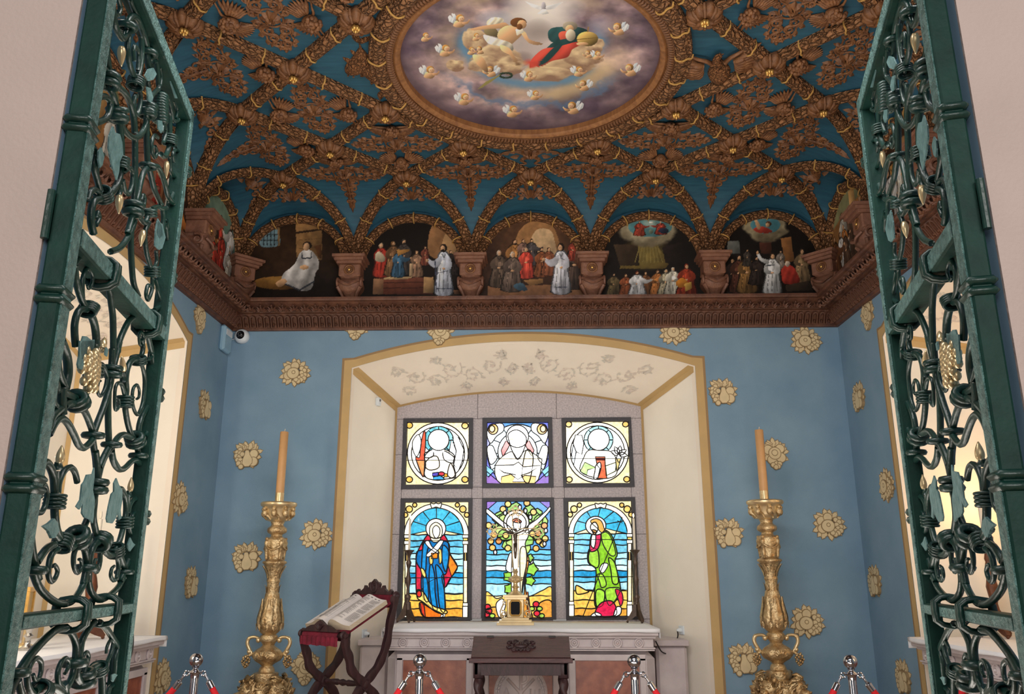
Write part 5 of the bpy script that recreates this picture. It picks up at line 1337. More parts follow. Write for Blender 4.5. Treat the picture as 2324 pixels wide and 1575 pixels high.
def altar(name, label, cat, loc, rz, hw, dep, med=True):
    t = thing(name, label, cat, loc, rz)
    f = -dep / 2                                            # front face
    b = M(); b.box((0, 0, 1.02), (2 * hw, dep, .05)); b.box((0, .01, .985), (2 * hw - .04, dep - .04, .025)); obj('table_slab', b, 'white_marble', t, smooth=.5)
    b = M(); b.box((0, .03, .44), (2 * hw - .04, dep - .1, .88)); obj('body', b, 'white_marble', t, smooth=.5)
    b = M(); b.box((0, .02, .935), (2 * hw - .07, dep - .07, .08)); obj('frieze', b, 'white_marble', t, smooth=.5)
    b = M(); b.box((0, .015, .892), (2 * hw - .05, dep - .05, .012)); b.box((0, .02, .876), (2 * hw - .06, dep - .06, .012)); obj('moulding', b, 'white_marble', t, smooth=.5)
    rb = M(); y0 = f + .048
    for r, w_ in ((.035, .009), (.019, .008)): rb.tube([(r * math.cos(a), 0, r * math.sin(a)) for a in np.linspace(0, 6.283, 20, endpoint=False)], w_, 6, closed=True)
    rb.ball((0, -.003, 0), (.012, .016, .012), 10, 7); rm = mesh('roundel', rb, 'white_marble', 4)
    n = int(2 * hw / .185)
    for k in range(n): put('roundel', rm, t, ((k - (n - 1) / 2) * .185, y0, .935))
    pw = (2 * hw - .1) / 3
    for k in (-1, 0, 1):
        cx = k * (pw * .985); w_ = pw * (.36 if k else .36)
        b = M()
        for s in (-1, 1): b.box((cx + s * (w_ + .03), f + .075, .45), (.05, .03, .72))
        b.box((cx, f + .075, .815), (2 * w_ + .11, .03, .05)); b.box((cx, f + .075, .085), (2 * w_ + .11, .03, .05)); obj('panel_frame', b, 'white_marble', t, smooth=.5)
        b = M(); b.box((cx, f + .078, .45), (2 * w_, .012, .70), ch=.001); obj('marble_panel', b, 'red_marble', t, smooth=.5)
    if med:
        b = M(); b.lathe([(.001, .012), (.22, .012), (.228, .006), (.23, -.01)], 48, c=(0, f + .072, .53), ax='y'); md = obj('medallion', b, 'white_marble', t, smooth=.8)
        w_ = M()
        for k in range(44):
            a = k * 2 * math.pi / 44
            for dr in (-.012, .012):
                q = leaf2((.2 + dr) * math.cos(a), (.2 + dr) * math.sin(a), a + math.pi / 2 + dr * 30, .034, .009, 5)
                w_.slab(q, ((0, f + .06, .53), (1, 0, 0), (0, 0, 1), (0, -1, 0)), 0, .008)
        obj('wreath', w_, 'white_marble', md, smooth=0)
        c = M()
        def bar(p, q, r=.013): c.tube([(p[0], f + .058, .53 + p[1]), (q[0], f + .058, .53 + q[1])], r, 8)
        bar((-.115, -.115), (.115, .115)); bar((-.115, .115), (.115, -.115)); bar((0, -.16), (0, .165))
        c.tube([(p[0], f + .058, .53 + p[1]) for p in circ(0, .12, .062, .045, 16, 90, -90)], .012, 8)
        obj('carved_monogram', c, 'white_marble', md, smooth=4)
        for s, pts in ((-1, [[(-.155, -.03), (-.125, .045), (-.095, -.03)], [(-.142, -.002), (-.108, -.002)]]), (1, [[(.085, .035), (.085, -.01), (.105, -.028), (.122, -.01), (.122, .03), (.122, -.01), (.14, -.028), (.16, -.01), (.16, .035)]])):
            l = M()
            for q in pts: l.tube([(p[0], f + .058, .53 + p[1]) for p in q], .008, 6)
            obj('carved_letter', l, 'white_marble', md, smooth=4)
    return t
def cloth(label, loc, rz, hw, dep):
    b = M(); h = .006; x, y = hw + .012, dep / 2 + .012
    rng = random.Random(2); rows = []
    prof = [(-y - .003, -.022), (-y - .002, -.01), (-y, h - .002), (-y + .01, h), (0, h), (y, h)]
    for X in np.linspace(-x, x, 41):
        rows.append([(X, p[0] + (.003 * math.sin(X * 23) if p[1] < 0 else 0), p[1] + (.004 * math.sin(X * 9) if p[1] < -.02 else 0)) for p in prof])
    b.grid(rows)
    for s in (-1, 1): b.grid([[(s * x, yy, h), (s * (x + .004), yy, -.05 - .02 * (1 if yy < -y + .2 else 0))] for yy in np.linspace(-y, y, 9)])
    o = obj('altar_cloth', b, 'linen', smooth=1.0, loc=loc, rz=rz); sol = o.modifiers.new('t', 'SOLIDIFY'); sol.thickness = .003; sol.offset = 1
    return tag(o, label, 'altar cloth')
A0 = (-.112, 7.43 + .585, 0)
altar('altar', 'white marble altar with red marble panels under the stained glass windows', 'altar', A0, 0, 1.18, 1.15)
cloth('white linen cloth on the altar under the stained glass windows', (A0[0], A0[1], 1.047), 0, 1.18, 1.15)
LAL = (-3.19, 5.45, 0); RAL = (3.19, 5.45, 0)
altar('altar', 'white marble side altar in the left niche, seen through the left gate leaf', 'altar', LAL, math.pi / 2, 1.05, .8, False)
cloth('white cloth on the side altar behind the left gate leaf', (LAL[0], LAL[1], 1.047), math.pi / 2, 1.05, .8)
altar('altar', 'white marble side altar in the warm-lit right niche, seen through the right gate leaf', 'altar', RAL, -math.pi / 2, 1.05, .8, False)
cloth('pale cloth on the side altar behind the right gate leaf', (RAL[0], RAL[1], 1.047), -math.pi / 2, 1.05, .8)
# low marble ledges that fill the niche beside the altar
for nm, x0, x1 in (('narrow marble ledge between the altar and the left niche jamb', -1.60, -1.31), ('narrow marble ledge with the cable above it, right of the altar', 1.09, 1.40)):
    b = M(); b.box(((x0 + x1) / 2, 8.15, .44), (x1 - x0 - .03, .5, .88)); t = obj('marble_ledge', b, 'white_marble', smooth=.5)
    b = M(); b.box(((x0 + x1) / 2, 8.14, .905), (x1 - x0, .54, .05)); obj('ledge_slab', b, 'white_marble', t, smooth=.5); tag(t, nm, 'ledge')

# ---- altar cross with relic base
p = onZ(1170, 1418, ALT); CRX = (p[0], 7.95, ALT)
t = thing('altar_cross', 'gilt and crystal altar cross on an ornate relic base, middle of the altar', 'cross', CRX)
b = M()
for z, w_, d, h in ((.012, .34, .17, .024), (.034, .30, .15, .022), (.055, .25, .13, .022), (.235, .2, .12, .022), (.255, .23, .135, .02)): b.box((0, 0, z), (w_, d, h))
b.box((0, 0, .145), (.16, .1, .17)); rel = obj('relic_base', b, 'gilt_smooth', t, smooth=.5)
for s in (-1, 1):
    b = M()
    q = spiral(.1, .1, .03, .008, 60, 480, 18); b.tube([(s * (p_[0] + .01), -.03, p_[1]) for p_ in q], .008, 6)
    q = spiral(.105, .2, .022, .006, -60, -430, 18); b.tube([(s * (p_[0] + .0), -.03, p_[1]) for p_ in q], .007, 6)
    b.tube([(s * .135, -.03, .07), (s * .14, -.03, .12), (s * .11, -.03, .19)], .008, 6); b.ball((s * .12, -.05, .075), .016, 8, 6)
    obj('side_scroll', b, 'gilt_smooth', rel, smooth=4)
b = M(); q = [(-.035, -.065), (.035, -.065), (.05, -.045), (.05, .045), (.035, .065), (-.035, .065), (-.05, .045), (-.05, -.045)]; b.tube([(x, -.055, .15 + z) for x, z in q], .01, 6, closed=True); obj('relic_frame', b, 'gilt', rel, smooth=0)
b = M(); b.slab([(x * .9, z * .9) for x, z in q], ((0, -.05, .15), (1, 0, 0), (0, 0, 1), (0, -1, 0)), 0, .005); obj('relic_glass', b, 'black_glass', rel, smooth=0)
b = M(); b.lathe([(.001, .26), (.075, .265), (.06, .285), (.03, .3), (.022, .32), (.04, .335), (.022, .35), (.02, .37), (.055, .39), (.062, .405), (.05, .425), (.02, .44), (.018, .46), (.03, .47), (.02, .485), (.018, .5)], 20, mod=lambda r, z, a: r * (1 + (.1 * np.cos(8 * a) if .37 < z < .43 else 0)))
for k in range(6):
    a = k * math.pi / 3; b.ball((.055 * math.cos(a), .055 * math.sin(a), .405), .014, 6, 5)
obj('stem', b, 'gilt_smooth', t, smooth=1)
CW, CZ = .028, .84
def crossoutline(w, arm, up, dn): return [(-w, CZ - dn), (w, CZ - dn), (w, CZ - w), (arm, CZ - w), (arm, CZ + w), (w, CZ + w), (w, CZ + up), (-w, CZ + up), (-w, CZ + w), (-arm, CZ + w), (-arm, CZ - w), (-w, CZ - w)]
b = M(); b.slab(crossoutline(CW - .006, .2, .17, .33), ((0, .004, 0), (1, 0, 0), (0, 0, 1), (0, -1, 0)), 0, .008); cr = obj('crystal_cross', b, 'crystal', t, smooth=0)
b = M(); b.tube([(x, 0, z) for x, z in crossoutline(CW, .2, .17, .33)], .006, 6, closed=True)
for (x, z) in ((-.2, CZ), (.2, CZ), (0, CZ + .17)):
    for k in range(3):
        a = (math.pi / 2 if x == 0 else (0 if x > 0 else math.pi)) + (k - 1) * 1.35
        b.tube([(x + .034 * math.cos(a) + .03 * math.cos(u), 0, z + .034 * math.sin(a) + .03 * math.sin(u)) for u in np.linspace(0, 6.283, 14, endpoint=False)], .006, 6, closed=True)
        b.ball((x + .068 * math.cos(a), 0, z + .068 * math.sin(a)), .011, 8, 6)
obj('gilt_rim', b, 'gilt_smooth', cr, smooth=4)
b = M()
b.tube(crom([(0, -.014, CZ - .02), (0, -.018, CZ - .06), (.004, -.016, CZ - .11)], 4), [.016, .019, .021, .02, .018, .017, .016, .015, .014], 8)
for s in (-1, 1):
    b.tube([(s * .014, -.014, CZ - .02), (s * .06, -.012, CZ + .0), (s * .11, -.01, CZ + .012), (s * .122, -.01, CZ + .014)], [.009, .008, .006, .004], 6)
    b.tube([(s * .009, -.014, CZ - .11), (s * .01, -.022, CZ - .17), (s * .005, -.012, CZ - .23), (s * .004, -.02, CZ - .25)], [.012, .01, .008, .004], 6)
b.ball((.004, -.02, CZ + .012), (.013, .014, .018), 10, 8)
obj('corpus', b, 'bronze', cr, smooth=4)

# ---- bronze candlesticks on the altar
def stick(label, x, y, h=.68, flip=1):
    t = thing('altar_candlestick', label, 'candlestick', (x, y, ALT))
    b = M(); b.lathe([(.001, .17), (.028, .17), (.02, .2), (.03, .225), (.034, .24), (.016, .265), (.014, .32), (.026, .37), (.03, .4), (.018, .44), (.013, .5), (.024, .54), (.028, .56), (.014, .59), (.016, .62), (.03, .65), (.05, .672), (.052, .68), (.02, .682)], 16); obj('stem', b, 'bronze', t, smooth=1)
    for k in range(3):
        a = math.radians(-90 + 120 * k + 20)
        q = [(.0, .2), (.03, .19), (.045, .12), (.075, .07), (.1, .03), (.1, .015), (.055, .03), (.02, .06), (0, .06)]
        f = M(); f.slab(q, ((0, 0, 0), (math.cos(a), math.sin(a), 0), (0, 0, 1), (-math.sin(a), math.cos(a), 0)), -.012, .012); f.ball((.095 * math.cos(a), .095 * math.sin(a), .012), .012, 8, 6); obj('foot', f, 'bronze', t, smooth=0)
    z = ALT + .683; top = .30
    b = M(); b.lathe([(.001, 0), (.0115, 0), (.0115, top - .005), (.008, top), (.001, top)], 12); c = obj('taper_candle', b, 'wax_white', smooth=1, loc=(x, y, z))
    f = M(); f.ball((0, 0, top + .028), (.007, .007, .02), 10, 8); obj('flame', f, 'flame', c, smooth=4)
    f = M(); f.tube([(0, 0, top - .002), (0, 0, top + .012)], .0015, 5); obj('wick', f, 'wick', c)
    return t, c
_, c = stick('dark bronze altar candlestick beside the open book stand', onZ(926, 1412, ALT)[0], 8.3); tag(c, 'lit white taper in the left altar candlestick', 'candle')
_, c = stick('dark bronze altar candlestick at the right end of the altar', onZ(1443, 1412, ALT)[0], 8.3); tag(c, 'lit white taper in the right altar candlestick', 'candle')

# ---- tall gilt floor candlesticks
LIO = M(); LIO.ball((0, 0, 0), (.07, .06, .08), 14, 10); LIO.ball((0, -.065, -.02), (.034, .04, .03), 10, 8); LIO.ball((0, -.1, -.008), (.014, .012, .01), 8, 6); LIO.ball((0, -.075, -.05), (.024, .03, .014), 8, 6)
for s in (-1, 1):
    LIO.ball((s * .03, -.055, .022), (.012, .01, .009), 8, 6); LIO.tube([(s * .01, -.062, .034), (s * .03, -.064, .04), (s * .046, -.05, .03)], .007, 5); LIO.ball((s * .052, -.01, .07), (.018, .01, .02), 8, 6)
rl = random.Random(8)
for k in range(46):
    a = rl.uniform(0, 6.28); r = rl.uniform(.055, .085)
    LIO.tube([(r * math.cos(a), -.01 + rl.uniform(-.03, .03), r * 1.1 * math.sin(a)), (r * 1.25 * math.cos(a + .25), .0, r * 1.35 * math.sin(a + .25)), (r * 1.35 * math.cos(a + .5), .02, r * 1.5 * math.sin(a + .5) - .01)], [.012, .014, .004], 5)
liom = mesh('lion_head', LIO, 'gilt_cast', 4)
GRP = M()
for k in range(26):
    t_ = k / 26; a = k * 2.4; r = .03 * math.sin(math.pi * (t_ * .85 + .12)); GRP.ball((r * math.cos(a), r * math.sin(a), -.09 * t_), .011, 6, 5)
grpm = mesh('grape_cluster', GRP, 'gilt_cast', 4)
def floor_stick(label, clabel, xb, pix, org):
    Yc = 7.15; x0 = onY(xb, 1575, Yc)[0]
    def Z(zy): return float(onY(xb, org[1] + zy / 2.5615, Yc)[2])
    k = .00146
    t = thing('floor_candlestick', label, 'candlestick', (x0, Yc, 0), group='tall gilt candlesticks')
    b = M(); b.lathe([(.001, Z(462)), (100 * k, Z(462)), (106 * k, Z(470)), (104 * k, Z(482)), (92 * k, Z(492)), (80 * k, Z(505)), (74 * k, Z(545)), (60 * k, Z(568)), (40 * k, Z(575))], 32); obj('drip_pan', b, 'gilt_smooth', t, smooth=1)
    for q in range(8):
        a = q * math.pi / 4
        c = M(); R = 84 * k
        c.ball((R * math.cos(a), R * math.sin(a), Z(528)), (.026, .026, .034), 10, 7); c.ball((R * 1.05 * math.cos(a), R * 1.05 * math.sin(a), Z(503)), .02, 8, 6); c.tube([(R * 1.1 * math.cos(a), R * 1.1 * math.sin(a), Z(530)), (R * .9 * math.cos(a + .3), R * .9 * math.sin(a + .3), Z(548)), (R * .75 * math.cos(a + .4), R * .75 * math.sin(a + .4), Z(566))], [.014, .012, .006], 6)
        obj('pan_figure', c, 'gilt_cast', t, smooth=4)
    prof = [(40, 575), (34, 590), (38, 600), (54, 612), (57, 628), (52, 638), (32, 650), (34, 662), (52, 670), (60, 682), (60, 700), (54, 730), (46, 770), (42, 790), (56, 800), (68, 806), (70, 814), (60, 822), (50, 850), (40, 880), (34, 905), (38, 912), (38, 922), (34, 930), (34, 985), (40, 992), (40, 1000), (46, 1030), (60, 1085), (72, 1130), (74, 1155), (68, 1190), (52, 1215), (38, 1228), (48, 1236), (50, 1262), (40, 1275), (32, 1290), (40, 1300), (66, 1318), (84, 1340), (84, 1360), (70, 1380), (42, 1398), (30, 1410), (38, 1420), (44, 1436), (44, 1446), (66, 1452), (68, 1492), (66, 1500), (90, 1510), (95, 1600), (80, 1680), (110, 1760), (150, 1820)]
    def md(r, z, an):
        return r * (1 + (.055 * np.cos(10 * an) * (1 if Z(1215) < z < Z(1020) else 0) + .06 * np.cos(8 * an) * (1 if Z(790) < z < Z(690) or Z(1385) < z < Z(1315) else 0)))
    b = M(); b.lathe([(r * k, Z(z)) for r, z in prof] + [(.24, .12), (.3, .08), (.32, .0)], 40, mod=md); obj('shaft', b, 'gilt_cast', t, smooth=1.2)
    # acanthus leaves laid on the bulb, garlands, shells
    for ring, (z0, z1, r0, r1, n, wd) in enumerate(((1020, 1200, 52, 76, 8, .028), (940, 985, 36, 40, 6, .02), (830, 905, 60, 40, 8, .02), (1205, 1165, 60, 78, 10, .02))):
        for q in range(n):
            a = (q + .5 * (ring % 2)) * 2 * math.pi / n; c = M(); rows = []
            for s_ in np.linspace(0, 1, 7):
                zy = z1 + (z0 - z1) * s_; rr = float(np.interp(zy, [q_[1] for q_ in prof], [q_[0] for q_ in prof])) * k + .004 + .012 * s_ ** 3; zz = Z(zy); ww = wd * math.sin(math.pi * (.15 + .82 * s_)) * (1 + .2 * math.sin(s_ * 20)) / rr
                rows.append([(rr * (1 if j else 1) * math.cos(a + ww * j), rr * math.sin(a + ww * j), zz) for j in (-1, -.4, 0, .4, 1)])
            for r_ in rows: r_[2] = (r_[2][0] * 1.06, r_[2][1] * 1.06, r_[2][2])
            c.grid(rows); obj('acanthus_leaf', c, 'gilt_cast', t, smooth=1.2)
    for q in range(4):
        a = q * math.pi / 2 + .785; c = M(); R = 60 * k
        c.ball((R * math.cos(a), R * math.sin(a), Z(700)), (.02, .02, .03), 8, 6); c.ball((R * math.cos(a), R * math.sin(a), Z(676)), .016, 8, 6); c.tube([(R * math.cos(a), R * math.sin(a), Z(715)), (R * .95 * math.cos(a), R * .95 * math.sin(a), Z(760)), (R * .9 * math.cos(a), R * .9 * math.sin(a), Z(795))], [.02, .014, .012], 6); obj('small_figure', c, 'gilt_cast', t, smooth=4)
        a2 = a + .785; c = M(); c.tube(crom([(R * 1.05 * math.cos(a2 + u), R * 1.05 * math.sin(a2 + u), Z(712 + 26 * math.cos(u * 2))) for u in np.linspace(-.75, .75, 7)], 3), .008, 6); obj('garland', c, 'gilt_cast', t, smooth=4)
    for s in (-1, 1):
        c = M(); c.tube(crom([(s * 46 * k, 0, Z(1262)), (s * 75 * k, 0, Z(1245)), (s * 112 * k, 0, Z(1250)), (s * 122 * k, 0, Z(1280)), (s * 108 * k, 0, Z(1315)), (s * 92 * k, 0, Z(1340)), (s * 105 * k, 0, Z(1352))], 5), [.013] * 10 + [.016] * 12 + [.013] * 9, 8); c.ball((s * 60 * k, 0, Z(1262)), .022, 8, 6); c.ball((s * 108 * k, 0, Z(1330)), .02, 8, 6); obj('handle', c, 'gilt_smooth', t, smooth=4)
        put('grape_cluster', grpm, t, (s * 118 * k, -.02, Z(1352)))
        c = M()
        for j in range(7):
            a = math.radians(30 + j * 20); R_ = 84 * k; c.tube([(.012 * math.cos(a), s * (R_ - .004), Z(1366)), (.04 * math.cos(a), s * (R_ + .012), Z(1366) + .03 * math.sin(a)), (.062 * math.cos(a), s * (R_ + .004), Z(1366) + .055 * math.sin(a))], [.007, .011, .006], 6)
        obj('shell', c, 'gilt_cast', t, smooth=0)
        for u in (-1, 1):
            a = math.atan2(s, u); put('lion_head', liom, t, (u * .115, s * .1, Z(1555)), rz=a + math.pi / 2, scale=(1.05, 1.05, 1.05))
    c = M()
    for j in range(5): c.tube([((j - 2) * .018, -.155, Z(1520) - .004 * abs(j - 2)), ((j - 2) * .024, -.165, Z(1500))], .006, 6)
    c.tube([(-.05, -.155, Z(1530)), (0, -.165, Z(1534)), (.05, -.155, Z(1530))], .008, 6); c.ball((0, -.15, Z(1565)), (.05, .02, .045), 10, 7); obj('crest', c, 'gilt_cast', t, smooth=4)
    b = M(); b.lathe([(.001, 0), (.038, 0), (.038, Z(415) - Z(470)), (.001, Z(415) - Z(470))], 24)
    c = obj('pillar_candle', b, 'gilt_smooth', smooth=1, loc=(x0, Yc, Z(462)))
    b = M(); h = Z(52) - Z(462); b.lathe([(.001, Z(415) - Z(462)), (.036, Z(415) - Z(462)), (.036, h - .004), (.032, h), (.02, h - .006), (.001, h - .008)], 24); obj('wax', b, 'wax_tan', c, smooth=1)
    b = M(); b.tube([(0, 0, h - .01), (.002, 0, h + .012), (.006, 0, h + .026)], .003, 6); obj('wick', b, 'wick', c)
    tag(c, clabel, 'candle', 'tan pillar candles')
floor_stick('tall gilt candlestick with lion heads left of the book stand', 'unlit tan pillar candle on the tall gilt candlestick left of the altar', 601, 0, (500, 960))
floor_stick('tall gilt candlestick with lion heads right of the altar', 'unlit tan pillar candle on the tall gilt candlestick right of the altar', 1771, 0, (1640, 955))

# ---- folding book stand with an open book
p = onY(778, 1553, 6.75); rz = math.radians(-35); J = (.22, .70)
ox = p[0] - (.0 * math.cos(rz) - J[0] * math.sin(rz)); oy = 6.75 - (J[0] * math.cos(rz))
t = thing('book_stand', 'dark carved folding book stand with crimson velvet, left of the altar', 'book stand', (ox, oy, 0), rz)
def legpath(q, w0, w1, x, b):
    P = crom(q, 5); T = np.gradient(P, axis=0); T /= np.linalg.norm(T, axis=1)[:, None]; n = len(P); rows = []
    for i, (pt, tt) in enumerate(zip(P, T)):
        w = w0 + (w1 - w0) * i / (n - 1); w *= 1 + .12 * math.sin(i * .9); nx = np.array([-tt[1], tt[0]]) * w
        rows.append([(x + dx, pt[0] + nx[0] * s_, pt[1] + nx[1] * s_) for dx, s_ in ((-.017, -1), (-.021, -.5), (-.021, .5), (-.017, 1), (.017, 1), (.021, .5), (.021, -.5), (.017, -1))])
    b.grid(rows, cv=True)
    for r_ in (rows[0], rows[-1]): b.add(r_, [tuple(range(8))])
for x in (-.235, .235):
    for nm, q in (('front_leg', [(.0, 1.05), (.015, .97), (.05, .9), (.075, .82), (.14, .76), (.22, .7), (.34, .6), (.4, .45), (.44, .2), (.5, .02)]), ('back_leg', [(.52, 1.33), (.505, 1.25), (.47, 1.12), (.45, 1.0), (.41, .9), (.36, .82), (.28, .75), (.22, .7), (.12, .6), (.06, .45), (.02, .2), (-.04, .02)])):
        b = M(); legpath(q, .028, .032, x + (.004 if nm == 'front_leg' else -.004), b); obj(nm, b, 'dark_wood', t, smooth=.7)
    b = M(); b.lathe([(.001, .028), (.02, .028), (.03, .022), (.042, .024), (.046, .012), (.046, -.012), (.042, -.024), (.03, -.022), (.02, -.028), (.001, -.028)], 20, c=(x, .22, .70), ax='x'); obj('joint_boss', b, 'dark_wood', t, smooth=.7)
    b = M()
    q = spiral(.52, 1.335, .03, .006, 200, -260, 18); b.tube([(x, p_[0] + .012, p_[1]) for p_ in q], .015, 6); q = spiral(-.01, 1.06, .026, .006, 0, 430, 18); b.tube([(x, p_[0] - .01, p_[1]) for p_ in q], .014, 6); obj('scroll_end', b, 'dark_wood', t, smooth=4)
b = M(); b.lathe([(.012, -.2), (.016, -.19), (.022, -.17), (.014, -.15), (.02, -.12), (.024, -.06), (.016, -.04), (.026, 0), (.016, .04), (.024, .06), (.02, .12), (.014, .15), (.022, .17), (.016, .19), (.012, .2)], 14, c=(0, .22, .70), ax='x'); obj('stretcher', b, 'dark_wood', t, smooth=1)
b = M(); b.tube([(-.26, -.01, 1.06), (.26, -.01, 1.06)], .022, 10); obj('front_rail', b, 'dark_wood', t, smooth=1)
b = M(); rows = []
for x in np.linspace(-.2, .2, 25):
    f_ = .005 * math.sin(x * 150); rows.append([(x, -.012 + .035 * math.cos(a) + f_ * .4, 1.055 + .034 * math.sin(a)) for a in np.linspace(0, 6.283, 12, endpoint=False)])
b.grid(rows, cv=True); rows = []
for x in np.linspace(-.21, .21, 49):
    rows.append([(x, -.048 + .006 * math.sin(x * 120), 1.05), (x, -.05 + .008 * math.sin(x * 120), 1.015), (x, -.048 + .01 * math.sin(x * 120), .985 + .004 * math.sin(x * 60))])
b.grid(rows); o = obj('velvet_roll', b, 'velvet', t, smooth=2)
b = M(); crest = [(-.2, 0), (-.2, .02), (-.17, .012), (-.14, .03), (-.1, .045), (-.06, .05), (-.03, .07), (0, .085), (.03, .07), (.06, .05), (.1, .045), (.14, .03), (.17, .012), (.2, .02), (.2, 0)]
b.slab(crest, ((0, -.035, 1.085), (1, 0, 0), (0, 0, 1), (0, -1, 0)), -.012, .012)
for k in range(5): b.tube([(0, -.05, 1.1), ((k - 2) * .022, -.055, 1.14 - .004 * abs(k - 2))], [.01, .005], 6)
obj('front_crest', b, 'dark_wood', t, smooth=0)
sl = math.atan2(.20, .43); DR = (math.cos(sl), math.sin(sl))           # slope of the desk
b = M(); b.slab([(-.23, -.012), (.23, -.012), (.23, .012), (-.23, .012)], ((0, .02, 1.075), (1, 0, 0), (0, -DR[1], DR[0]), (0, DR[0], DR[1])), 0, .5); obj('desk_cloth', b, 'velvet', t, smooth=0)
b = M(); b.slab([(-.215, 0), (.215, 0), (.215, .1), (-.215, .1)], ((0, .52, 1.245), (1, 0, 0), (0, 0, 1), (0, -1, 0)), -.01, .014); obj('back_velvet', b, 'velvet', t, smooth=0)
b = M(); top = [(-.2, 0), (-.205, .03), (-.185, .045), (-.17, .025), (-.15, .03), (-.12, .05), (-.11, .075), (-.095, .07), (-.09, .05), (-.06, .06), (-.065, .085), (-.05, .1), (-.035, .085), (-.03, .1), (0, .125)]
top = top + [(-x, z) for x, z in top[::-1][1:]]
b.slab(top, ((0, .52, 1.342), (1, 0, 0), (0, 0, 1), (0, -1, 0)), -.012, .014); bc = obj('back_crest', b, 'dark_wood', t, smooth=0)
b = M(); b.tube([(.035 * math.cos(a), .505, 1.405 + .045 * math.sin(a)) for a in np.linspace(0, 6.28, 20, endpoint=False)], .006, 6, closed=True); b.tube([(0, .505, 1.375), (0, .505, 1.435)], .005, 6); b.tube([(-.014, .505, 1.415), (.014, .505, 1.415)], .005, 6); obj('carved_medallion', b, 'dark_wood', bc, smooth=4)
# book
bk = thing('open_book', 'large open book with printed pages lying on the folding book stand', 'book', (ox, oy, 0), rz)
def bp(x, s, h): return (x, .04 + s * DR[0] - h * DR[1], 1.095 + s * DR[1] + h * DR[0])
for s_ in (-1, 1):
    xs = np.linspace(0, .25, 13); hh = .012 + .05 * np.exp(-((xs - .07) / .085) ** 2) * (1 - np.exp(-xs / .018)) + .026 * (1 - np.exp(-xs / .01))
    b = M(); b.grid([[bp(s_ * x, v, h) for v in np.linspace(0, .42, 6)] for x, h in zip(xs, hh)]); pg = obj('page', b, 'paper', bk, smooth=2)
    b = M()
    for v in (0, .42): b.grid([[bp(s_ * x, v, h), bp(s_ * x, v, .004)] for x, h in zip(xs, hh)])
    b.grid([[bp(s_ * .25, v, hh[-1]), bp(s_ * .25, v, .004)] for v in np.linspace(0, .42, 6)]); obj('page_block', b, 'paper_edge', bk, smooth=0)
    b = M(); b.grid([[bp(s_ * x, v, .0) for v in (-.006, .426)] for x in (0, .256)]); o = obj('cover', b, 'velvet', bk, smooth=0); so_ = o.modifiers.new('t', 'SOLIDIFY'); so_.thickness = .004
    tx = M(); rl = random.Random(12 + s_)
    for c0, c1 in ((.035, .125), (.145, .225)):
        v = .37
        while v > .05:
            if rl.random() > .1:
                e = c0 + (c1 - c0) * rl.choice([1, 1, 1, .6, .85])
                xx = np.linspace(c0, e, 5); h2 = np.interp(xx, xs, hh) + .0012
                tx.grid([[bp(s_ * x, v, h), bp(s_ * x, v + .0032, h)] for x, h in zip(xx, h2)])
            v -= .0085
    xx = np.linspace(.05, .2, 6); h2 = np.interp(xx, xs, hh) + .0012
    for k in range(5): tx.grid([[bp(s_ * (.05 + k * .034), .39, np.interp(.05 + k * .034, xs, hh) + .0012), bp(s_ * (.05 + k * .034), .4, np.interp(.05 + k * .034, xs, hh) + .0012)], [bp(s_ * (.066 + k * .034), .39, np.interp(.066 + k * .034, xs, hh) + .0012), bp(s_ * (.066 + k * .034), .4, np.interp(.066 + k * .034, xs, hh) + .0012)]])
    obj('printed_text', tx, 'ink', pg, smooth=0, kind='stuff')

# ---- prayer desk before the altar
p = onY(1182, 1500, 6.75); PX_, PY_ = p[0], 6.75
t = thing('prayer_desk', 'dark wooden prayer desk with sloping top before the altar', 'desk', (PX_, PY_, 0))
sl = math.atan2(.135, .27)
b = M(); b.slab([(-.37, 0), (.37, 0), (.385, .0), (.385, .302), (-.385, .302), (-.385, 0)], ((0, 0, .875), (1, 0, 0), (0, math.cos(sl), math.sin(sl)), (0, -math.sin(sl), math.cos(sl))), -.012, .012); lid = obj('lid', b, 'desk_wood', t, smooth=0)
b = M(); b.box((0, -.012, .862), (.80, .03, .035)); obj('front_lip', b, 'desk_wood', t, smooth=.5)
b = M(); b.box((0, .32, 1.008), (.77, .1, .02)); obj('back_ledge', b, 'desk_wood', t, smooth=.5)
for x in (-.25, .25):
    b = M(); b.box((x, .272, 1.014), (.055, .05, .014)); b.tube([(x - .027, .27, 1.018), (x + .027, .27, 1.018)], .007, 8); obj('hinge', b, 'black_cable', t, smooth=.5)
b = M(); b.box((0, .01, .795), (.62, .022, .085)); obj('apron', b, 'dark_wood', t, smooth=.5)
b = M(); b.box((0, .34, .86), (.70, .022, .26)); obj('back_board', b, 'dark_wood', t, smooth=.5)
for s in (-1, 1):
    b = M(); q = [(0, .76), (.34, .76), (.34, .99), (.29, .99), (0, .855)]; b.slab(q, ((s * .345, .0, 0), (0, 1, 0), (0, 0, 1), (1, 0, 0)), -.011, .011); obj('side_panel', b, 'dark_wood', t, smooth=0)
for x in (-.33, .33):
    for y in (.03, .33):
        b = M(); b.box((x, y, .79), (.075, .06, .12)); 
        zs = np.linspace(.73, .12, 60); prof = []
        b.lathe([(.03, z) for z in zs], 16, c=(x, y, 0), mod=lambda r, z, a: r * (1 + .24 * np.cos(a * 2 + z * 55))); b.box((x, y, .08), (.075, .06, .1)); obj('twisted_leg', b, 'dark_wood', t, smooth=1)
b = M(); b.box((0, -.15, .16), (.78, .4, .04)); obj('kneeling_board', b, 'dark_wood', t, smooth=.5)
for x in (-.36, .36):
    b = M(); b.box((x, -.06, .07), (.05, .55, .14)); obj('runner', b, 'dark_wood', t, smooth=.5)
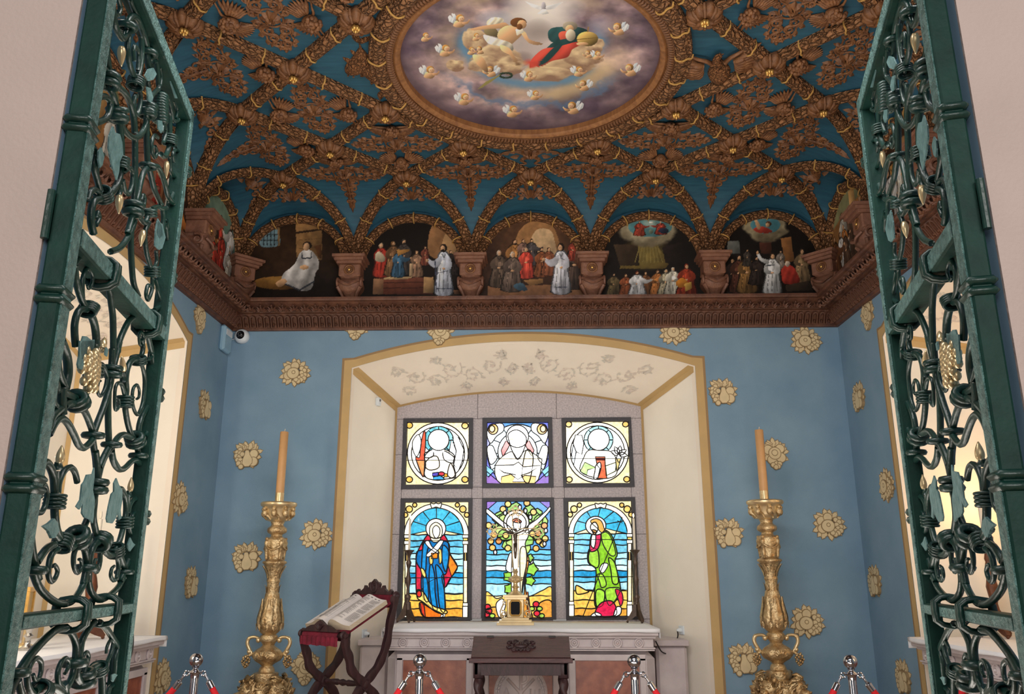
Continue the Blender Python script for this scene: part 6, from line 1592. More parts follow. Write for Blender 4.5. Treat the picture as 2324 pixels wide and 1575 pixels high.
b = M(); fr = Matrix.Translation((0, .14, .948)) @ Matrix.Rotation(sl, 4, 'X')
c = M(); c.ball((0, 0, .012), (.055, .034, .022), 18, 8)
c.tube([(x, y, .012) for x, y in circ(0, 0, .07, .05, 26)], .008, 6, closed=True)
for s in (-1, 1):
    for cx, cy, r0, a0, a1 in ((.09, .045, .03, 230, -160), (.095, -.01, .028, 130, 480), (.06, -.055, .022, 100, 420), (.045, .065, .02, 200, -140)):
        q = spiral(cx, cy, r0, .006, a0, a1, 16) * np.array([s, 1]); c.tube([(x, y, .012) for x, y in q], np.linspace(.011, .006, 16), 6)
for k in range(7):
    a = math.radians(200 + k * 23); c.ball((.075 * math.cos(a), .066 * math.sin(a), .012), (.014, .012, .012), 8, 5)
for x in (-.016, 0.0, .016): c.tube([(x - .006, -.018, .03), (x, 0, .036), (x + .006, .018, .03)], .005, 5)
b.join(c, fr); obj('carved_cartouche', b, 'dark_wood', lid, smooth=4)

# ---- rope barrier
posts = [onY(x, 1502, 5.42)[0] for x in (445, 953, 1439, 1930)]
SY = 5.42
sp = thing('stanchion', '', 'stanchion', (posts[0], SY, 0), group='chrome rope posts')
b = M(); b.lathe([(.001, 0), (.16, 0), (.16, .012), (.15, .02), (.08, .035), (.03, .05), (.024, .06)], 32); obj('base', b, 'chrome', sp, smooth=1)
b = M(); b.lathe([(.024, .05), (.024, .895), (.022, .9), (.001, .9)], 24); obj('post', b, 'chrome', sp, smooth=1)
b = M(); b.lathe([(.024, .88), (.026, .892), (.026, .902), (.03, .906), (.034, .914), (.02, .928), (.013, .934), (.013, .938), (.022, .94), (.022, .946), (.012, .95), (.001, .952)], 24)
for s in (-1, 1): b.tube([(s * (.052 + .014 * math.cos(a)), 0, .908 + .014 * math.sin(a)) for a in np.linspace(0, 6.28, 14, endpoint=False)], .005, 6, closed=True); b.tube([(s * .02, 0, .915), (s * .045, 0, .915)], .008, 8)
obj('rope_collar', b, 'chrome', sp, smooth=1)
b = M(); b.ball((0, 0, .985), .042, 24, 16); obj('ball_finial', b, 'chrome', sp, smooth=4)
LB = ('chrome rope post nearest the left gate leaf', 'chrome rope post before the book stand, left of the prayer desk', 'chrome rope post before the altar, right of the prayer desk', 'chrome rope post nearest the right gate leaf')
for k, x in enumerate(posts):
    o = sp if k == 0 else copy_tree(sp)
    o.location = (x, SY, 0); o['label'] = LB[k]
def rope(x0, x1, label, e0=True, e1=True):
    t = thing('barrier_rope', label, 'rope', ((x0 + x1) / 2, SY, 0), group='red velvet barrier ropes')
    h = (x1 - x0) / 2 - .068; n = 25; L = np.linspace(-h, h, n)
    zz = max(.895 - .85 * h, .37) + min(.85 * h, .525) * (np.abs(L) / h) ** 1.9
    i = 3
    P = np.stack([L, np.zeros(n), zz], 1)
    C = crom(P, 8); S = np.concatenate([[0], np.cumsum(np.linalg.norm(np.diff(C, axis=0), axis=1))])
    def at(s_): return np.array([np.interp(s_, S, C[:, k_]) for k_ in range(3)])
    E_ = S[-1]
    b = M(); b.tube([at(s_) for s_ in np.linspace(.075, E_ - .075, 60)], .0185, 10); obj('velvet_rope', b, 'rope_velvet', t, smooth=4)
    for s in (0, -1):
        sg = 1 if s == 0 else -1
        A_ = (lambda s_: at(s_)) if s == 0 else (lambda s_: at(E_ - s_))
        b = M(); b.tube([A_(.088), A_(.044)], .0205, 12); b.tube([A_(.046), A_(.034)], [.0205, .01], 12); b.tube([A_(.037), A_(.018), A_(.002)], [.006, .007, .006], 8); b.ball(A_(.0), (.01, .008, .012), 8, 6); obj('chrome_end', b, 'chrome', t, smooth=1)
D = posts[1] - posts[0]
rope(-2.72, posts[0], 'red velvet rope running left from the leftmost rope post'); rope(posts[0], posts[1], 'red velvet rope between the two left rope posts'); rope(posts[1], posts[2], 'red velvet rope before the prayer desk, between the middle posts')
rope(posts[2], posts[3], 'red velvet rope between the two right rope posts'); rope(posts[3], 2.72, 'red velvet rope running right from the rightmost rope post')

# ---- small wall fittings
p = onY(551, 765, YW)
t = thing('security_camera', 'white dome security camera under the cornice at the left corner', 'camera', (p[0], YW, p[2]))
b = M(); b.lathe([(.001, 0), (.07, 0), (.074, .02), (.07, .045), (.06, .06), (.04, .072)], 28, ax='y'); obj('housing', b, 'white_plastic', t, smooth=1)
b = M(); b.ball((0, -.06, .005), (.042, .035, .042), 20, 14); obj('dome', b, 'black_glass', t, smooth=4)
b = M(); b.tube([(.016 * math.cos(a), -.094, .005 + .016 * math.sin(a)) for a in np.linspace(0, 6.28, 16, endpoint=False)], .003, 6, closed=True); b.ball((-.012, -.092, -.022), .004, 6, 5); obj('lens', b, 'screw', t, smooth=4)
b = M(); b.tube([(-.05, -.02, -.02), (-.12, -.006, -.03), (-.2, -.003, -.03)], .006, 6); obj('conduit', b, 'white_plastic', t, smooth=4)
p = onX(505, 770, -XW); b = M(); b.box((-XW + .03, p[1], p[2]), (.06, .2, .25), ch=.02); t = tag(obj('alarm_box', b, 'blue_plastic', smooth=.5), 'pale rounded alarm box on the left wall below the cornice', 'alarm box')
b = M(); b.box((-XW + .063, p[1], p[2] + .06), (.006, .15, .06), ch=.002); obj('grille', b, 'white_plastic', t, smooth=0)
def on_jamb(x, y, side):
    k = 0 if side < 0 else 1; a = np.array([OPB[k], YW]); c = np.array([IPB[k], YW + DEPB]); d = c - a; n = np.array([-d[1], d[0]]); r = ray(x, y)
    tt = (n @ a) / (n @ r[:2]); return EYEP + r * tt, math.atan2(d[1], d[0])
p, an = on_jamb(855, 912, -1); b = M(); b.box((0, -.02, 0), (.06, .04, .085), ch=.008); o = obj('motion_sensor', b, 'white_plastic', smooth=.5, loc=p, rz=an); tag(o, 'small white sensor high on the left niche jamb', 'sensor')
b = M(); b.ball((0, -.04, .012), (.014, .008, .014), 8, 6); obj('sensor_eye', b, 'screw', o, smooth=4)
for x, y, sd, lb, lc in ((1548, 1430, 1, 'white wall socket on the right niche jamb beside the altar', 'black cable hanging from the socket right of the altar'), (826, 1438, -1, 'white wall socket on the left niche jamb behind the book stand', 'dark cable hanging from the socket behind the book stand')):
    p, an = on_jamb(x, y, sd); an += (math.pi if sd > 0 else 0)
    so_ = thing('power_socket', lb, 'socket', p, an)
    b = M(); b.box((0, -.006, 0), (.08, .012, .08), ch=.004); obj('plate', b, 'white_plastic', so_, smooth=.5)
    b = M(); b.lathe([(.001, .012), (.02, .012), (.022, .02), (.018, .04), (.008, .06), (.001, .062)], 16, ax='y'); obj('plug', b, 'white_plastic', so_, smooth=1)
    n = np.array([math.sin(an), -math.cos(an), 0]); q0 = p + n * .055
    q1 = np.array([1.085, 7.75, .93]) if sd > 0 else np.array([-1.31, 7.8, .86])
    mid = (q0 + q1) / 2; pts = crom([q0, q0 + np.array([0, 0, -.06]), mid * .6 + q0 * .4 + np.array([0, 0, -.16]), mid * .55 + q1 * .45 + np.array([0, 0, -.12]), q1], 6)
    b = M(); b.tube(pts, .006, 6); tag(obj('power_cable', b, 'black_cable', smooth=4), lc, 'cable')

# ---- things on the side altars
def wood_stick(label, clabel, loc, H, lit):
    t = thing('wooden_candlestick', label, 'candlestick', loc)
    b = M(); b.lathe([(.001, .14), (.05, .15), (.03, .19), (.022, .24), (.034, .3), (.042, .36), (.03, .42), (.018, .46), (.03, .5), (.02, .54), (.016, H - .2), (.026, H - .16), (.018, H - .12), (.03, H - .06), (.055, H - .02), (.058, H), (.001, H)], 18); obj('stem', b, 'brown_wood', t, smooth=1)
    for k in range(3):
        a = k * 2.094 + .5; q = [(0, .2), (.04, .19), (.06, .11), (.11, .06), (.13, .03), (.12, .01), (.06, .03), (0, .06)]
        f = M(); f.slab(q, ((0, 0, 0), (math.cos(a), math.sin(a), 0), (0, 0, 1), (-math.sin(a), math.cos(a), 0)), -.014, .014); f.ball((.115 * math.cos(a), .115 * math.sin(a), .013), .013, 8, 6); obj('foot', f, 'brown_wood', t, smooth=0)
    b = M(); b.lathe([(.001, 0), (.016, 0), (.016, .22), (.001, .225)], 14); c = obj('candle', b, 'wax_white', smooth=1, loc=(loc[0], loc[1], loc[2] + H))
    b = M(); b.ball((0, 0, .25), (.011, .011, .03), 10, 8); obj('flame_bulb', b, 'flame' if lit else 'wax_white', c, smooth=4)
    tag(c, clabel, 'candle')
pL = onZ(192, 1452, ALT); wood_stick('brown wooden candlestick on the left side altar', 'white candle in the wooden candlestick on the left side altar', (float(pL[0]), float(pL[1]), ALT), .62, False)
pR = onX(2268, 1441, 3.4); wood_stick('brown wooden candlestick on the right side altar', 'glowing candle in the wooden candlestick on the right side altar', (float(pR[0]), float(pR[1]), ALT), .72, True)
p = onZ(88, 1470, ALT); b = M()
q = [(-.07, 0), (.07, 0), (.07, .24), (-.07, .24)]
fr = ((p[0] - .1, p[1], ALT + .2), (.3, -.95, 0), (0, 0, 1), (.95, .3, 0))
gf = thing('gilt_picture', 'small gilt framed picture on a stand on the left side altar', 'picture', (p[0] - .1, p[1], ALT), math.radians(-72) + math.pi)
b = M()
for x0, x1, z0, z1 in ((-.08, .08, .34, .37), (-.08, .08, .16, .19), (-.08, -.055, .19, .34), (.055, .08, .19, .34)): b.box(((x0 + x1) / 2, 0, (z0 + z1) / 2), (x1 - x0, .02, z1 - z0))
obj('frame', b, 'gilt', gf, smooth=.5); b = M(); b.box((0, .004, .265), (.12, .006, .16), ch=.001); obj('panel', b, 'gold_band', gf, smooth=0); b = M(); b.lathe([(.001, 0), (.06, 0), (.055, .015), (.015, .03), (.012, .1), (.02, .12), (.012, .165), (.001, .17)], 16); obj('stand', b, 'gilt_smooth', gf, smooth=1)
p = onZ(60, 1476, ALT); b = M(); b.lathe([(.001, 0), (.05, 0), (.05, .012), (.018, .03), (.015, .07), (.03, .085), (.014, .1), (.02, .12), (.06, .17), (.075, .2), (.078, .21), (.07, .205), (.02, .14), (.001, .135)], 24)
tag(obj('silver_vase', b, 'silver', smooth=1, loc=(float(p[0]), float(p[1]), ALT)), 'small silver footed vase on the left side altar', 'vase')
point('candle_light_right', (pR[0], pR[1], ALT + .72 + .27), 13, (1.0, .5, .14), .012)
point('niche_light_left', (-3.35, 4.75, 2.2), 9, (1.0, .8, .55), .03)  # unseen light added to the left niche; no candle burns here
# ------------------------------------------------------------------ wrought iron gates
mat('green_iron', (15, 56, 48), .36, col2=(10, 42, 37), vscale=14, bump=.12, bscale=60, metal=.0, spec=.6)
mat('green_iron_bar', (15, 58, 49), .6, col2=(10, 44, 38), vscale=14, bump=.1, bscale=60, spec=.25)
mat('green_iron_lit_face', (100, 142, 138), .42, col2=(42, 84, 80), vscale=40, bump=.9, bscale=130, spec=.6)  # paler than the bars: light on the room-side faces put into the colour
mat('leaf_iron', (104, 138, 138), .5, col2=(74, 110, 110), vscale=30, bump=.5, bscale=60)
NL = np.array([-1.145, 1.86]) * .93; FL = np.array([-1.332, 2.85]) * .93; LL = float(np.linalg.norm(FL - NL)); DL = (FL - NL) / LL
def gp(x, y, off=-.028):
    """image point -> place on the left leaf's plane: distance from the hinge edge, height"""
    n = np.array([DL[1], -DL[0]])           # towards the room
    o = NL + n * off; r = ray(x, y); k = (n @ o) / (n @ r[:2]); q = EYEP + r * k
    return float((q[:2] - o) @ DL), float(q[2])
TL = {1: (150, 0, 5.6267), 2: (120, 250, 5.625), 3: (60, 500, 5.25), 4: (40, 780, 5.625), 5: (0, 1020, 5.25), 6: (0, 1300, 5.7278)}
def gt(t, pts):
    a, b, s = TL[t]; return [gp(a + p[0] / s, b + p[1] / s) for p in pts]
gate = thing('gate_leaf', 'green wrought iron gate leaf with gilt buds, open at the left', 'gate', (NL[0], NL[1], 0), math.atan2(DL[1], DL[0]), 'wrought iron gate leaves')
# local frame: x along the leaf, -y towards the middle of the room, z up
T0 = .047
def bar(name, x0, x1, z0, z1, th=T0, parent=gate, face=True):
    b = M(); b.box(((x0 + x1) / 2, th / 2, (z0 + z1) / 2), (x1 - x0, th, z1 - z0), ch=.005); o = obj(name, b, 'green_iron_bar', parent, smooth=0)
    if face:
        f = M(); f.box(((x0 + x1) / 2, -.0015, (z0 + z1) / 2), (x1 - x0 - .008, .004, z1 - z0 - .008), ch=.001); obj('hammered_lit_face', f, 'green_iron_lit_face', o, smooth=0)  # hammered plate in the lighter green, coloured as the lit side
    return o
ZTOP = gp(432, 240, 0)[1]
zl0 = gp(303, 1391, 0)[1]; zl1 = gp(310, 1366, 0)[1]; zm0 = gp(372, 774, 0)[1]; zm1 = gp(382, 749, 0)[1]
st = bar('hinge_stile', 0, .06, .04, ZTOP); bar('lock_stile', LL - .045, LL, .04, ZTOP)
bar('rail', .06, LL - .045, zl0, zl1); bar('rail', .06, LL - .045, zm0, zm1, .06); bar('rail', .0, LL, ZTOP - .05, ZTOP + .005, .058); bar('rail', .06, LL - .045, .5, .54); bar('rail', .06, LL - .045, .06, .1)
def rod(t, pts, r=.0115, dy=0.0, name='scroll', n=6, taper=1.0, raw=False):
    q = crom(pts if raw else gt(t, pts), 5); k = len(q)
    r = r * .79
    R = np.full(k, r) if taper == 1 else np.linspace(r, r * taper, k)
    b = M(); b.tube([(p[0], .028 + dy, p[1]) for p in q], R, 7); return obj(name, b, 'green_iron', gate, smooth=4)
def collar(t, p, w=.03, h=.02, k=2, ang=0.0):
    w, h = w * .88, h * .85
    x, z = gt(t, [p])[0]; b = M()
    for i in range(k):
        u = (i - (k - 1) / 2) * h * .95
        rows = [(x + math.cos(ang) * w * .5 * math.cos(a) - math.sin(ang) * u, .028 + .022 * math.sin(a), z + math.sin(ang) * w * .5 * math.cos(a) + math.cos(ang) * u) for a in np.linspace(0, 6.283, 14, endpoint=False)]
        b.tube(rows, h * .5, 7, closed=True)
    obj('collar', b, 'green_iron', gate, smooth=4)
def wrap(t, p, w=.034, n=4, ang=0.0): collar(t, p, w, .011, n, ang)
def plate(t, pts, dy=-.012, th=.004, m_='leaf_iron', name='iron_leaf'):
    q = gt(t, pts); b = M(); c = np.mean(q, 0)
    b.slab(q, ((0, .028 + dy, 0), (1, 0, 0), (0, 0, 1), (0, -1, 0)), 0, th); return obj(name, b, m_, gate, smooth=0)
def bud(t, p0, p1, w=.013):
    (x0, z0), (x1, z1) = gt(t, [p0, p1]); w *= .66; b = M(); n = 9; u = np.linspace(0, 1, n)
    b.tube([(x0 + (x1 - x0) * k, .024, z0 + (z1 - z0) * k) for k in u], [w * max(math.sin(math.pi * (.2 + .76 * k ** .8)), .15) for k in u], 8); obj('gilt_bud', b, 'gilt_smooth', gate, smooth=4)
# --- middle panel
rod(3, [(505, 610), (560, 520), (620, 440), (700, 410), (780, 430), (850, 490)])
rod(3, [(900, 560), (950, 680), (985, 820), (1010, 980), (1030, 1150), (1035, 1350), (1035, 1575)]); rod(4, [(1210, 60), (1205, 200), (1195, 350), (1190, 480), (1150, 640), (1090, 830), (1020, 1010), (965, 1165)])
rod(4, [(1200, 350), (1195, 500), (1185, 720), (1185, 1000), (1195, 1290)], dy=.006); rod(4, [(970, 1165), (990, 1300), (1015, 1450), (1025, 1575)], dy=.004); rod(5, [(1140, 20), (1155, 150), (1160, 300), (1150, 430), (1130, 560), (1080, 720), (1020, 880), (940, 1040)])
rod(5, [(1150, 430), (1155, 600), (1140, 800), (1165, 950), (1200, 1090)], dy=.006); rod(4, [(1200, 1290), (1150, 1380), (1100, 1480), (1060, 1575)], dy=.004); rod(5, [(1330, 0), (1270, 80), (1220, 200), (1190, 320), (1160, 420)], dy=.004)
rod(4, [(1205, 1290), (1215, 1400), (1240, 1500), (1290, 1590)], dy=.002); rod(5, [(1330, 20), (1345, 120), (1390, 215), (1450, 240), (1510, 200), (1570, 140), (1630, 130), (1670, 180), (1692, 300), (1690, 500), (1672, 800), (1640, 1000), (1560, 1250), (1480, 1450), (1430, 1575)])
collar(4, (1200, 355), .036, .022, 2); collar(5, (1150, 440), .044, .026, 2); collar(4, (965, 1170), .034, .022, 1); collar(4, (1200, 1290), .034, .02, 1)
rod(4, [(970, 1170), (900, 1270), (820, 1330), (750, 1280), (690, 1150), (620, 1020), (560, 960), (500, 965), (440, 1030), (375, 1160)], dy=-.004)
rod(4, [(385, 1110), (430, 950), (500, 870), (570, 810)], r=.013); rod(4, [(590, 800), (650, 760), (740, 755)], r=.013); rod(4, [(560, 580), (620, 640), (740, 700)], r=.012); rod(4, [(570, 560), (560, 700), (570, 900)], r=.015)
collar(4, (755, 730), .04, .026, 2, 1.2); rod(4, [(790, 690), (850, 640), (930, 540), (970, 420), (985, 200), (990, 0)], r=.013); rod(3, [(830, 1500), (830, 1400), (810, 1250), (770, 1130), (735, 1060)], r=.013); wrap(4, (968, 350), .034, 4, .1)
wrap(3, (735, 1060), .034, 4, -.7); rod(3, [(720, 1060), (650, 1060), (600, 1120), (572, 1250), (575, 1400), (585, 1500)]); rod(3, [(575, 540), (585, 680), (620, 830), (670, 970), (720, 1050)]); rod(3, [(665, 980), (662, 800), (675, 670), (715, 575), (760, 590), (790, 680), (770, 780), (740, 815), (722, 770)], r=.009, taper=.5)
rod(4, [(790, 790), (870, 890), (935, 1050), (970, 1160)]); rod(4, [(530, -40), (500, 200), (530, 380), (620, 590)], r=.016, taper=.7); rod(4, [(560, -40), (630, 160), (645, 380), (610, 570)], r=.014); rod(4, [(520, 620), (490, 480), (470, 600), (460, 740), (500, 800)], r=.009)
rod(4, [(1000, 290), (1060, 255), (1110, 310), (1140, 430), (1115, 570), (1065, 665), (1030, 640), (1020, 560), (1040, 480), (1058, 475)], r=.008, taper=.6)
wrap(4, (1540, 210), .034, 3, .7); rod(4, [(1540, 200), (1460, 210), (1405, 300), (1380, 450), (1388, 600), (1372, 730), (1375, 850), (1400, 1000), (1440, 1140), (1490, 1230)]); rod(4, [(1560, 220), (1600, 320), (1622, 460), (1612, 660), (1585, 800), (1535, 905), (1490, 850), (1463, 720), (1475, 580), (1520, 525), (1552, 590), (1548, 680), (1520, 705)], r=.009, taper=.6)
wrap(4, (1372, 740), .034, 4, .05); rod(4, [(1360, 640), (1330, 530), (1290, 500), (1250, 550), (1238, 690), (1240, 820), (1262, 848), (1298, 790), (1292, 700)], r=.008, taper=.6); rod(4, [(1560, 200), (1590, 120), (1600, 40), (1585, -60)], r=.010); rod(3, [(1372, 1500), (1393, 1450), (1390, 1370), (1362, 1330), (1342, 1390), (1348, 1475), (1362, 1490)], r=.008, taper=.6)
rod(3, [(1420, 1270), (1455, 1410), (1490, 1575)]); rod(4, [(1695, 20), (1715, 150), (1730, 400), (1718, 640), (1680, 760), (1600, 900), (1555, 1030), (1540, 1180)]); rod(4, [(1745, 700), (1720, 900), (1660, 1040), (1590, 1190)], dy=-.008); collar(4, (1745, 650), .07, .028, 2); rod(4, [(1640, 200), (1690, 190), (1718, 140)], r=.008)
rod(3, [(1390, 1200), (1300, 1150), (1220, 1200), (1150, 1330), (1100, 1460), (1085, 1575)]); rod(4, [(1300, -20), (1265, 130), (1225, 290)]); collar(4, (1500, 1230), .04, .026, 2, 1.0); rod(4, [(1460, 1200), (1350, 1160), (1280, 1200), (1225, 1275)]); rod(4, [(1510, 1250), (1530, 1340), (1545, 1430)]); collar(4, (1540, 1430), .036, .022, 1); rod(4, [(1590, 1450), (1625, 1420), (1640, 1330), (1610, 1260), (1580, 1310)], r=.007)
# rail ties
def tie(t, p, zc_, hh=.024):
    x, _ = gt(t, [p])[0]; b = M()
    for u in (-.009, .009): b.tube([(x + u, y, z) for y, z in ((-.01, zc_ - hh), (-.011, zc_), (-.01, zc_ + hh), (.006, zc_ + hh + .012), (.028, zc_ + hh + .016), (.052, zc_ + hh + .012), (.064, zc_ + hh), (.066, zc_), (.064, zc_ - hh), (.052, zc_ - hh - .012), (.028, zc_ - hh - .016), (.006, zc_ - hh - .012))], .0085, 7, closed=True)
    obj('rail_tie', b, 'green_iron', gate, smooth=4)
zm, zl = (zm0 + zm1) / 2, (zl0 + zl1) / 2
tie(3, (930, 400), zm); tie(3, (1450, 1110), zm); tie(6, (920, 560), zl); tie(6, (1350, 480), zl)
# --- lower middle: wreaths, buds and leaves
rod(5, [(470, 230), (500, 170), (545, 150), (595, 205), (640, 330), (650, 480), (650, 640), (655, 800), (680, 960), (730, 1080)], r=.012); rod(5, [(688, 520), (705, 380), (765, 255), (840, 212), (890, 270), (918, 390)], r=.010); rod(5, [(672, 520), (682, 260)], r=.007); bud(5, (688, 165), (716, -50), .017); rod(5, [(690, 230), (690, 150)], r=.016, taper=.6)
wrap(5, (652, 620), .046, 4); plate(5, [(1050, 215), (1030, 290), (960, 300), (930, 380), (900, 420), (880, 600), (830, 680), (870, 715), (910, 640), (900, 760), (930, 810), (990, 830), (1030, 880), (1042, 800), (1055, 600), (1032, 480), (1052, 330)])
plate(5, [(1320, 340), (1290, 400), (1290, 500), (1260, 530), (1225, 680), (1200, 820), (1210, 870), (1270, 880), (1310, 820), (1340, 740), (1350, 840), (1380, 820), (1370, 720), (1390, 600), (1390, 480), (1350, 420)])
rod(5, [(415, 745), (490, 750), (540, 660), (562, 530), (540, 430), (502, 430), (482, 500), (492, 572)], r=.009, taper=.6); rod(5, [(700, 1070), (650, 1010), (590, 965)], r=.010); plate(5, [(600, 965), (580, 870), (540, 820), (470, 880), (405, 915), (470, 970), (510, 1060), (550, 1050), (590, 985)], -.014, .006)
wrap(5, (745, 1115), .046, 4, -.6); rod(5, [(790, 1170), (850, 1170), (910, 1110), (955, 1050)], r=.012); rod(5, [(650, 1130), (570, 1170), (500, 1250), (440, 1345)]); rod(5, [(690, 1180), (610, 1260), (578, 1400), (575, 1500), (610, 1575), (655, 1535), (684, 1450), (655, 1380), (622, 1392)], r=.010, taper=.6)
collar(5, (930, 1050), .044, .028, 2, .9); rod(5, [(945, 1070), (970, 1150), (1012, 1200), (1032, 1330), (1030, 1400), (1010, 1520), (992, 1600)]); rod(6, [(1125, -10), (1092, 130), (1020, 270), (930, 370), (850, 402)]); rod(5, [(915, 1150), (880, 1250), (875, 1370), (900, 1450), (932, 1470), (970, 1400), (962, 1320), (940, 1310)], r=.009, taper=.6); collar(5, (1035, 1410), .04, .026, 1)
rod(6, [(430, -20), (455, 60), (510, 190), (610, 305), (740, 390), (850, 405)]); rod(5, [(355, 980), (375, 1180), (415, 1380), (455, 1545)], r=.013)
rod(5, [(1195, 1110), (1150, 1110), (1095, 1195), (1072, 1290), (1060, 1400), (1052, 1575)]); rod(6, [(1150, 0), (1152, 130), (1190, 260), (1265, 340), (1320, 350)]); rod(5, [(1195, 1190), (1192, 1330), (1172, 1430), (1142, 1462), (1116, 1400), (1130, 1320), (1148, 1312)], r=.009, taper=.6); collar(5, (1195, 1100), .042, .026, 2, -.9)
rod(5, [(1225, 1160), (1270, 1240), (1340, 1260), (1380, 1200), (1425, 1090), (1462, 960), (1490, 830), (1502, 700), (1490, 560), (1440, 470), (1388, 490)], r=.011); wrap(5, (1375, 1205), .044, 4, .6); wrap(5, (1488, 870), .044, 4, .1); rod(5, [(1528, 760), (1545, 660), (1605, 588), (1650, 640), (1662, 730)], r=.010); rod(5, [(1530, 760), (1532, 540)], r=.007); bud(5, (1534, 500), (1550, 330), .015); rod(5, [(1532, 560), (1534, 490)], r=.013, taper=.6)
rod(5, [(1540, 900), (1560, 990), (1592, 1015), (1635, 950), (1640, 800), (1600, 760), (1570, 820), (1590, 880)], r=.008); collar(5, (1660, 810), .09, .03, 2)
rod(5, [(1385, 1250), (1408, 1320), (1410, 1420), (1388, 1530), (1350, 1560), (1320, 1500), (1332, 1420), (1360, 1390)], r=.010, taper=.6); rod(5, [(1430, 1250), (1475, 1390), (1500, 1460)]); rod(6, [(1605, 60), (1525, 200), (1410, 305), (1320, 350)]); plate(5, [(1460, 1130), (1490, 1050), (1520, 1110), (1550, 1135), (1510, 1180), (1485, 1215), (1462, 1170)], -.012)
rod(5, [(1440, 1150), (1400, 1180)], r=.007); collar(5, (400, 1440), .03, .024, 1); collar(5, (1480, 1460), .03, .02, 1)
# --- bottom panel
rod(6, [(860, 715), (740, 735), (620, 825), (480, 965), (350, 1125), (250, 1285), (170, 1430), (110, 1590)], r=.013); rod(6, [(890, 735), (955, 830), (990, 960), (975, 1160), (950, 1310), (900, 1440), (840, 1530)]); rod(6, [(1230, 630), (1140, 740), (1065, 880), (1040, 1020), (1010, 1200), (1000, 1330), (1050, 1430)]); rod(6, [(1290, 640), (1390, 735), (1465, 850), (1530, 960), (1500, 1100), (1490, 1300), (1480, 1520)]); collar(6, (975, 1170), .044, .03, 1)
rod(6, [(450, 1590), (385, 1520), (350, 1400), (370, 1250), (420, 1150), (480, 1110), (530, 1160), (532, 1280), (500, 1375), (452, 1390), (430, 1320)], r=.010, taper=.6); rod(6, [(820, 1500), (762, 1440), (750, 1300), (790, 1170), (850, 1110), (892, 1150), (880, 1240), (840, 1310)], r=.010, taper=.6); rod(6, [(1080, 1350), (1120, 1210), (1150, 1090), (1125, 1030), (1082, 1090), (1092, 1210)], r=.009, taper=.6); rod(6, [(1370, 1210), (1440, 1050), (1472, 910), (1440, 868), (1392, 960), (1380, 1050)], r=.009, taper=.6)
collar(6, (1090, 1370), .042, .028, 2, .3); wrap(6, (540, 1520), .044, 4, 1.3); rod(6, [(440, 1545), (530, 1500), (640, 1485), (720, 1495), (800, 1560)], r=.013); rod(6, [(1120, 1360), (1190, 1255), (1290, 1215), (1320, 1290), (1328, 1450), (1330, 1600)], r=.013); wrap(6, (1285, 1250), .046, 3, .6); rod(6, [(1400, 1590), (1430, 1490), (1480, 1470), (1525, 1580)], r=.009); rod(6, [(830, 1440), (850, 1590)], r=.014); rod(6, [(240, 1400), (260, 1500), (290, 1600)], r=.010); collar(6, (200, 1300), .03, .024, 1); plate(6, [(1380, 1330), (1420, 1310), (1456, 1330), (1430, 1360), (1400, 1420), (1380, 1400)], -.012)
# --- upper panel
rod(2, [(1050, 370), (1050, 700), (1045, 1000), (1030, 1250), (1000, 1400), (955, 1575)]); rod(3, [(1290, 0), (1250, 120), (1180, 250), (1100, 335), (1000, 375)]); rod(2, [(1060, 1300), (1045, 1450), (1030, 1575)], dy=.008); rod(3, [(1280, 100), (1278, 300), (1290, 550), (1310, 750), (1365, 900)], dy=.008); collar(2, (1030, 1260), .04, .028, 2)
rod(2, [(830, 80), (880, 200), (955, 310), (1050, 352), (1130, 300), (1185, 180), (1200, 40)]); collar(2, (820, 100), .04, .026, 1); collar(2, (1200, 20), .036, .024, 2)
rod(2, [(845, 130), (870, 400), (872, 600), (862, 800), (820, 950), (740, 1060), (640, 1115), (540, 1150), (500, 1230), (488, 1420), (520, 1575)], r=.0125); wrap(2, (862, 680), .042, 4); wrap(2, (640, 1080), .044, 4, 1.2); rod(2, [(600, 1060), (530, 1012), (470, 1060), (440, 1150)], r=.010)
rod(2, [(640, 560), (575, 680), (562, 850), (605, 1030)], r=.008); rod(2, [(490, 420), (540, 560), (520, 700), (560, 860), (605, 1030)], r=.011); plate(2, [(540, 470), (575, 590), (550, 700), (520, 730), (495, 620), (500, 520)], -.012)
plate(2, [(690, 200), (720, 280), (780, 300), (810, 400), (822, 560), (780, 650), (770, 780), (740, 890), (700, 760), (660, 640), (650, 560), (630, 480), (640, 330)]); bud(2, (835, 1080), (820, 1325), .017); rod(2, [(850, 960), (838, 1100)], r=.014, taper=.8)
rod(2, [(900, 790), (940, 760), (985, 740), (1020, 810), (1010, 950), (970, 1072), (920, 1020), (890, 890)], r=.009); rod(2, [(1195, 60), (1200, 450), (1212, 700)], r=.012); rod(2, [(1210, 720), (1150, 810), (1110, 950), (1080, 1100), (1040, 1210)]); rod(2, [(1230, 740), (1260, 870), (1300, 1020), (1380, 1200)]); rod(2, [(1240, 720), (1300, 720), (1355, 810), (1405, 960), (1445, 1110), (1510, 1180)], dy=-.008); collar(2, (1215, 715), .034, .02, 1)
rod(2, [(1490, 40), (1492, 350), (1480, 490), (1430, 590), (1375, 560)]); wrap(2, (1492, 380), .036, 4); rod(2, [(1340, 350), (1300, 320), (1262, 400), (1262, 520), (1298, 605), (1325, 540), (1300, 460)], r=.008); rod(2, [(1410, 420), (1440, 320), (1440, 230), (1410, 200), (1395, 280)], r=.008); plate(2, [(1270, 120), (1330, 130), (1345, 230), (1320, 290), (1280, 230)], -.012)
